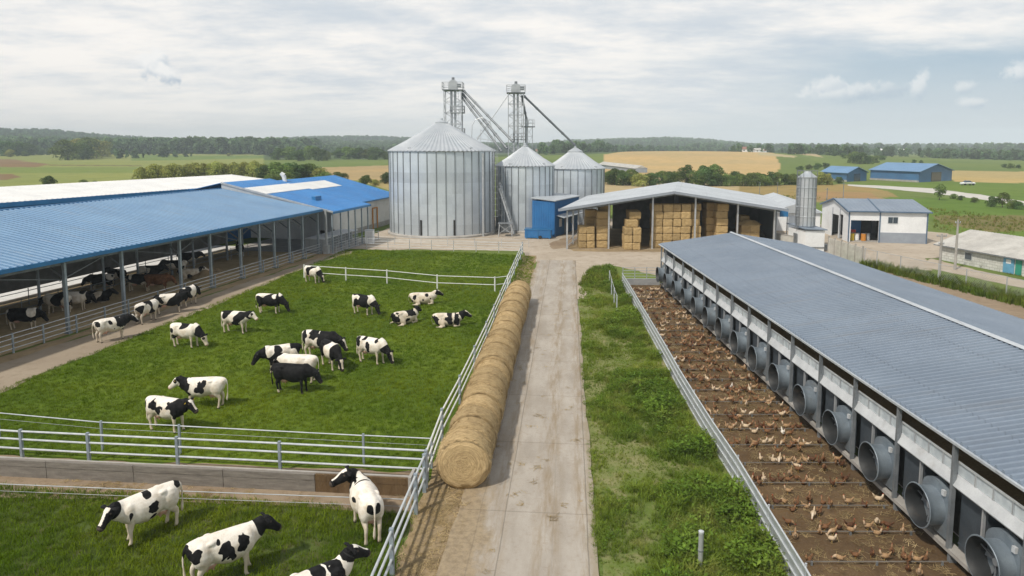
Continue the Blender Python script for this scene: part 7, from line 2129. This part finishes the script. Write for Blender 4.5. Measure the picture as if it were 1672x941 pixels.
def tuft(seed, n, h, spread, w, lean, mat):
    r = np.random.default_rng(seed); q = []; f = []; tn = []
    for k in range(n):
        a_ = r.uniform(0, 6.28); b0 = np.array([r.uniform(-1,1)*spread, r.uniform(-1,1)*spread, 0]); hh = h*r.uniform(.5, 1.15)
        d = np.array([math.cos(a_), math.sin(a_), 0]); sdv = np.array([-d[1], d[0], 0])*w*r.uniform(.7, 1.3)
        l = lean*r.uniform(.3, 1.2)*hh
        p1 = b0+d*l*.35+np.array([0,0,hh*.6]); p2 = b0+d*l+np.array([0,0,hh*.92])
        i = len(q); q += [b0-sdv, b0+sdv, p1+sdv*.8, p1-sdv*.8, p2+sdv*.15, p2-sdv*.15]; f += [(i,i+1,i+2,i+3),(i+3,i+2,i+4,i+5)]
        t = r.uniform(.75, 1.3); tn += [[t*1.05,t,t*.9,1]]*6
    return mesh_np('tuft', np.array(q), np.array(f), np.array(tn, np.float32), mat)
def weed(seed, n, h, spread, leaf, mat):
    r = np.random.default_rng(seed); q = []; f = []; tn = []
    for k in range(n):
        c = np.array([r.normal()*spread, r.normal()*spread, h*r.uniform(.1,1)**.8]); nr = np.array([r.normal()*.6, r.normal()*.6, 1.0]); nr /= np.linalg.norm(nr)
        t1 = np.cross(nr, r.normal(size=3)); t1 /= np.linalg.norm(t1); t2 = np.cross(nr, t1); s = leaf*r.uniform(.6,1.4)
        i = len(q); q += [c-t1*s, c-t2*s*.45, c+t1*s, c+t2*s*.45]; f.append((i,i+1,i+2,i+3)); t = r.uniform(.7,1.3); tn += [[t,t,t*.9,1]]*4
    return mesh_np('weed', np.array(q), np.array(f), np.array(tn, np.float32), mat)
def in_area(polys, n_per, seed, holes=(), clump=None, yfall=None):
    r = np.random.default_rng(seed); out = []
    for poly in polys:
        xs = [p[0] for p in poly]; ys = [p[1] for p in poly]
        n = int((max(xs)-min(xs))*(max(ys)-min(ys))*n_per)
        x = r.uniform(min(xs), max(xs), n); y = r.uniform(min(ys), max(ys), n); k = inpoly(x, y, poly)
        for h in holes: k &= ~inpoly(x, y, h)
        k &= np.abs(x) < 1.0*y*.80+2.5
        if yfall: k &= r.uniform(0, 1, n) < np.clip((yfall/np.maximum(y, 1))**1.3, 0, 1)
        if clump:
            sc, th, sd = clump
            idx = np.where(k)[0]
            v = np.array([noise.noise((x[i]*sc+sd, y[i]*sc, sd)) for i in idx])
            k2 = np.zeros(n, bool); k2[idx[v+r.uniform(-.15,.15,len(idx)) > th]] = True; k = k2
        out.append(np.column_stack([x[k], y[k], np.zeros(k.sum())]))
    return np.concatenate(out)
g_src = [tuft(k, 11, .11, .10, .006, .8, M['grass']) for k in range(5)]
meadow_poly = [(-30,26.0),(-12,24.6),(-3.2,23.8),(1.0,73.4),(-9,76),(-19.4,77.5),(-19.9,70.1),(-25.3,32),(-28,25.9)]
P = in_area([meadow_poly], 62, 1, yfall=30)
scatter('meadow_grass', P+[0,0,.008], rng.uniform(.55, 1.15, len(P))*(1+.012*np.maximum(P[:,1]-25, 0)), rng.uniform(0, 6.28, len(P)), g_src, 'short grazed grass of the meadow', 'grass')
P = in_area([[(-24,12),(-3.6,12),(-3.15,20.9),(-6,21.4),(-11,22.0),(-22,23.0)]], 110, 2, clump=(.5,-.42,4.0))
scatter('paddock_grass', P+[0,0,.008], rng.uniform(.6, 1.5, len(P)), rng.uniform(0, 6.28, len(P)), g_src, 'tufted grass of the near paddock', 'grass')
M['broad'] = grass_mat('broadleaf_weed', (.11,.19,.032), (.155,.235,.04), (.20,.25,.06))
v_src = [tuft(20+k, 13, .30, .10, .008, .9, M['weed']) for k in range(4)]+[weed(40+k, 44, .34, .12, .042, M['broad']) for k in range(3)]
vp = [(1.95,12),(2.3,17),(3.62,34),(5.55,55),(6.7,62.5),(8.5,66),(9.7,65),(9.3,57.3),(8.1,32),(7.6,18),(7.3,12)]
P = in_area([vp], 120, 3, clump=(.55,-.56,9.0), yfall=38)
# lower growth next to the lane, rank growth toward the run fence
edge = (P[:,0]-(2.4+(P[:,1]-17)*.081))/5.2
cl_ = np.array([noise.noise((x*.55, y*.40, 2.2))+.5*noise.noise((x*1.5, y*1.3, 5.1)) for x, y, _ in P])
sc = rng.uniform(.5, 1.1, len(P))*(.45+.75*np.clip(edge*1.6, 0, 1))*np.clip(1.0+1.5*cl_, .35, 2.1)
pick = np.where(rng.uniform(size=len(P)) < .05+.20*np.clip(cl_*1.6, 0, 1)*np.clip(edge*2, .2, 1), rng.integers(4, 7, len(P)), rng.integers(0, 4, len(P)))
scatter('verge_weeds', P+[0,0,.008], sc, rng.uniform(0, 6.28, len(P)), v_src, 'lush weeds and grass on the lane verge', 'weeds', pick=pick)
P = in_area([[(5.8,57),(6.7,61),(8.2,65.5),(9.8,65),(9.5,57.6),(7.6,56)]], 22, 4)
scatter('rank_weeds', P, rng.uniform(.9, 2.1, len(P)), rng.uniform(0, 6.28, len(P)), [tuft(60+k, 14, .28, .12, .014, .7, M['rank']) for k in range(4)]+v_src[:2], 'tall rank weeds at the yard end of the verge', 'weeds')
P = in_area([[(-.9,49),(.9,73),(2.4,72),(1.3,52)],], 30, 5)
scatter('fence_side_grass', P, rng.uniform(.8, 1.8, len(P)), rng.uniform(0, 6.28, len(P)), g_src, 'grass strip between rail fence and lane end', 'grass')
# right hand weeds along the wire fence and rough ground
rk = [tuft(70+k, 12, .55, .22, .022, .7, M['rank']) for k in range(4)]
P = in_area([[(34.8,67),(36.8,67.2),(39.5,56),(42.5,42),(43,36),(40,36),(38.3,48),(36.6,57)]], 16, 6)
scatter('fence_weeds', P, rng.uniform(.6, 1.5, len(P)), rng.uniform(0, 6.28, len(P)), rk, 'tall rank grass along the wire mesh fence', 'weeds')
P = in_area([[(46,69),(49,69.5),(52,60),(53,40),(47,52)]], 3, 7)
scatter('shed_side_grass', P, rng.uniform(.3, .7, len(P)), rng.uniform(0, 6.28, len(P)), rk, 'grass at the foot of the low block shed', 'grass')
rough = [gp(u, v) for u, v in ((1120,322),(1250,318),(1330,322),(1450,330),(1520,340),(1620,352),(1700,360),(1700,384),(1600,380),(1525,378),(1525,345),(1340,326),(1240,326),(1120,330))]
P = in_area([[(p.x, p.y) for p in rough]], 1.6, 8, clump=(.12,-.25,2.0))
scatter('rough_grass', P, rng.uniform(.25, .9, len(P)), rng.uniform(0, 6.28, len(P)), rk+[tuft(80, 12, .5, .25, .02, .7, M['dryg'])], 'rough meadow grass behind the workshop', 'grass')
# the hens past the first three hundred, far down the run
hp_ = []
for y in RAILS:
    if y < HEN_LAST+.8: continue
    for k in range(15): hp_.append((random.uniform(8.0+(y-20)*.041+.4, 12.3), y+random.gauss(.15,.25), .014))
if hp_: scatter('hen_flock', np.array(hp_), rng.uniform(.64,.80,len(hp_)), rng.uniform(0,6.28,len(hp_)), [hens[k, c_] for k in ('stand','sit') for c_ in ('rust brown','dark brown','ginger','cream')], 'crowded hens at the far end of the run', 'hens')
# straw scraps
s_src = []
for k in range(3):
    r = np.random.default_rng(k); q = []; f = []; tn = []
    for j in range(9):
        c = np.array([r.normal()*.10, r.normal()*.10, r.uniform(.004,.03)]); a_ = r.uniform(0, 6.28); d = np.array([math.cos(a_), math.sin(a_), r.uniform(-.1,.1)])*r.uniform(.05,.13); e = np.array([-d[1], d[0], 0]); e = e/np.linalg.norm(e)*.006
        i = len(q); q += [c-d-e, c-d+e, c+d+e, c+d-e]; f.append((i,i+1,i+2,i+3)); t = r.uniform(.7,1.2); tn += [[t,t,t,1]]*4
    s_src.append(mesh_np('straw', np.array(q), np.array(f), np.array(tn, np.float32), M['strawg']))
P = np.concatenate([in_area([[(-3.4,12),(-3.0,22.2),(-1.3,40),(-.3,33),(-1.7,20),(-2.1,12)]], 22, 9), in_area([[(-22,24.4),(-3.3,22.9),(-3.2,21.3),(-12,21.6),(-22,22.8)]], 10, 10, clump=(.6,.0,1.0))])
P = np.concatenate([P+[0,0,.02], in_area([[(-2.2,12),(-1.6,22),(1.0,50),(4.4,50),(2.3,20),(1.9,12)]], 1.2, 11, clump=(.8,.0,6.0))+[0,0,.062]])
P = np.concatenate([P, in_area([[(8.3,17),(12.6,17),(12.6,57),(9.7,57),(8.5,32)]], 9, 12)+[0,0,.02]])
scatter('straw_scraps', P, rng.uniform(.6, 1.4, len(P)), rng.uniform(0, 6.28, len(P)), s_src, 'loose straw scraps on the lane and beside the bales', 'straw')

# ---------------------------------------------------------------- haze
mb = MB(); mb.box((0, 0, 47), (7400, 7400, 101))
hz = mb.build('haze', None, origin=(0,0,0)); hz.data.materials.clear()
m = bpy.data.materials.new('haze_air'); m.use_nodes = True; nt = m.node_tree; nt.nodes.clear()
out = nt.nodes.new('ShaderNodeOutputMaterial'); pv = nt.nodes.new('ShaderNodeVolumePrincipled')
pv.inputs['Color'].default_value = (.80,.92,1.0,1); pv.inputs['Density'].default_value = HAZE; pv.inputs['Anisotropy'].default_value = -.35
nt.links.new(pv.outputs[0], out.inputs['Volume']); hz.data.materials.append(m)
tag(hz, 'thin summer haze over the fields', 'haze', kind='stuff')
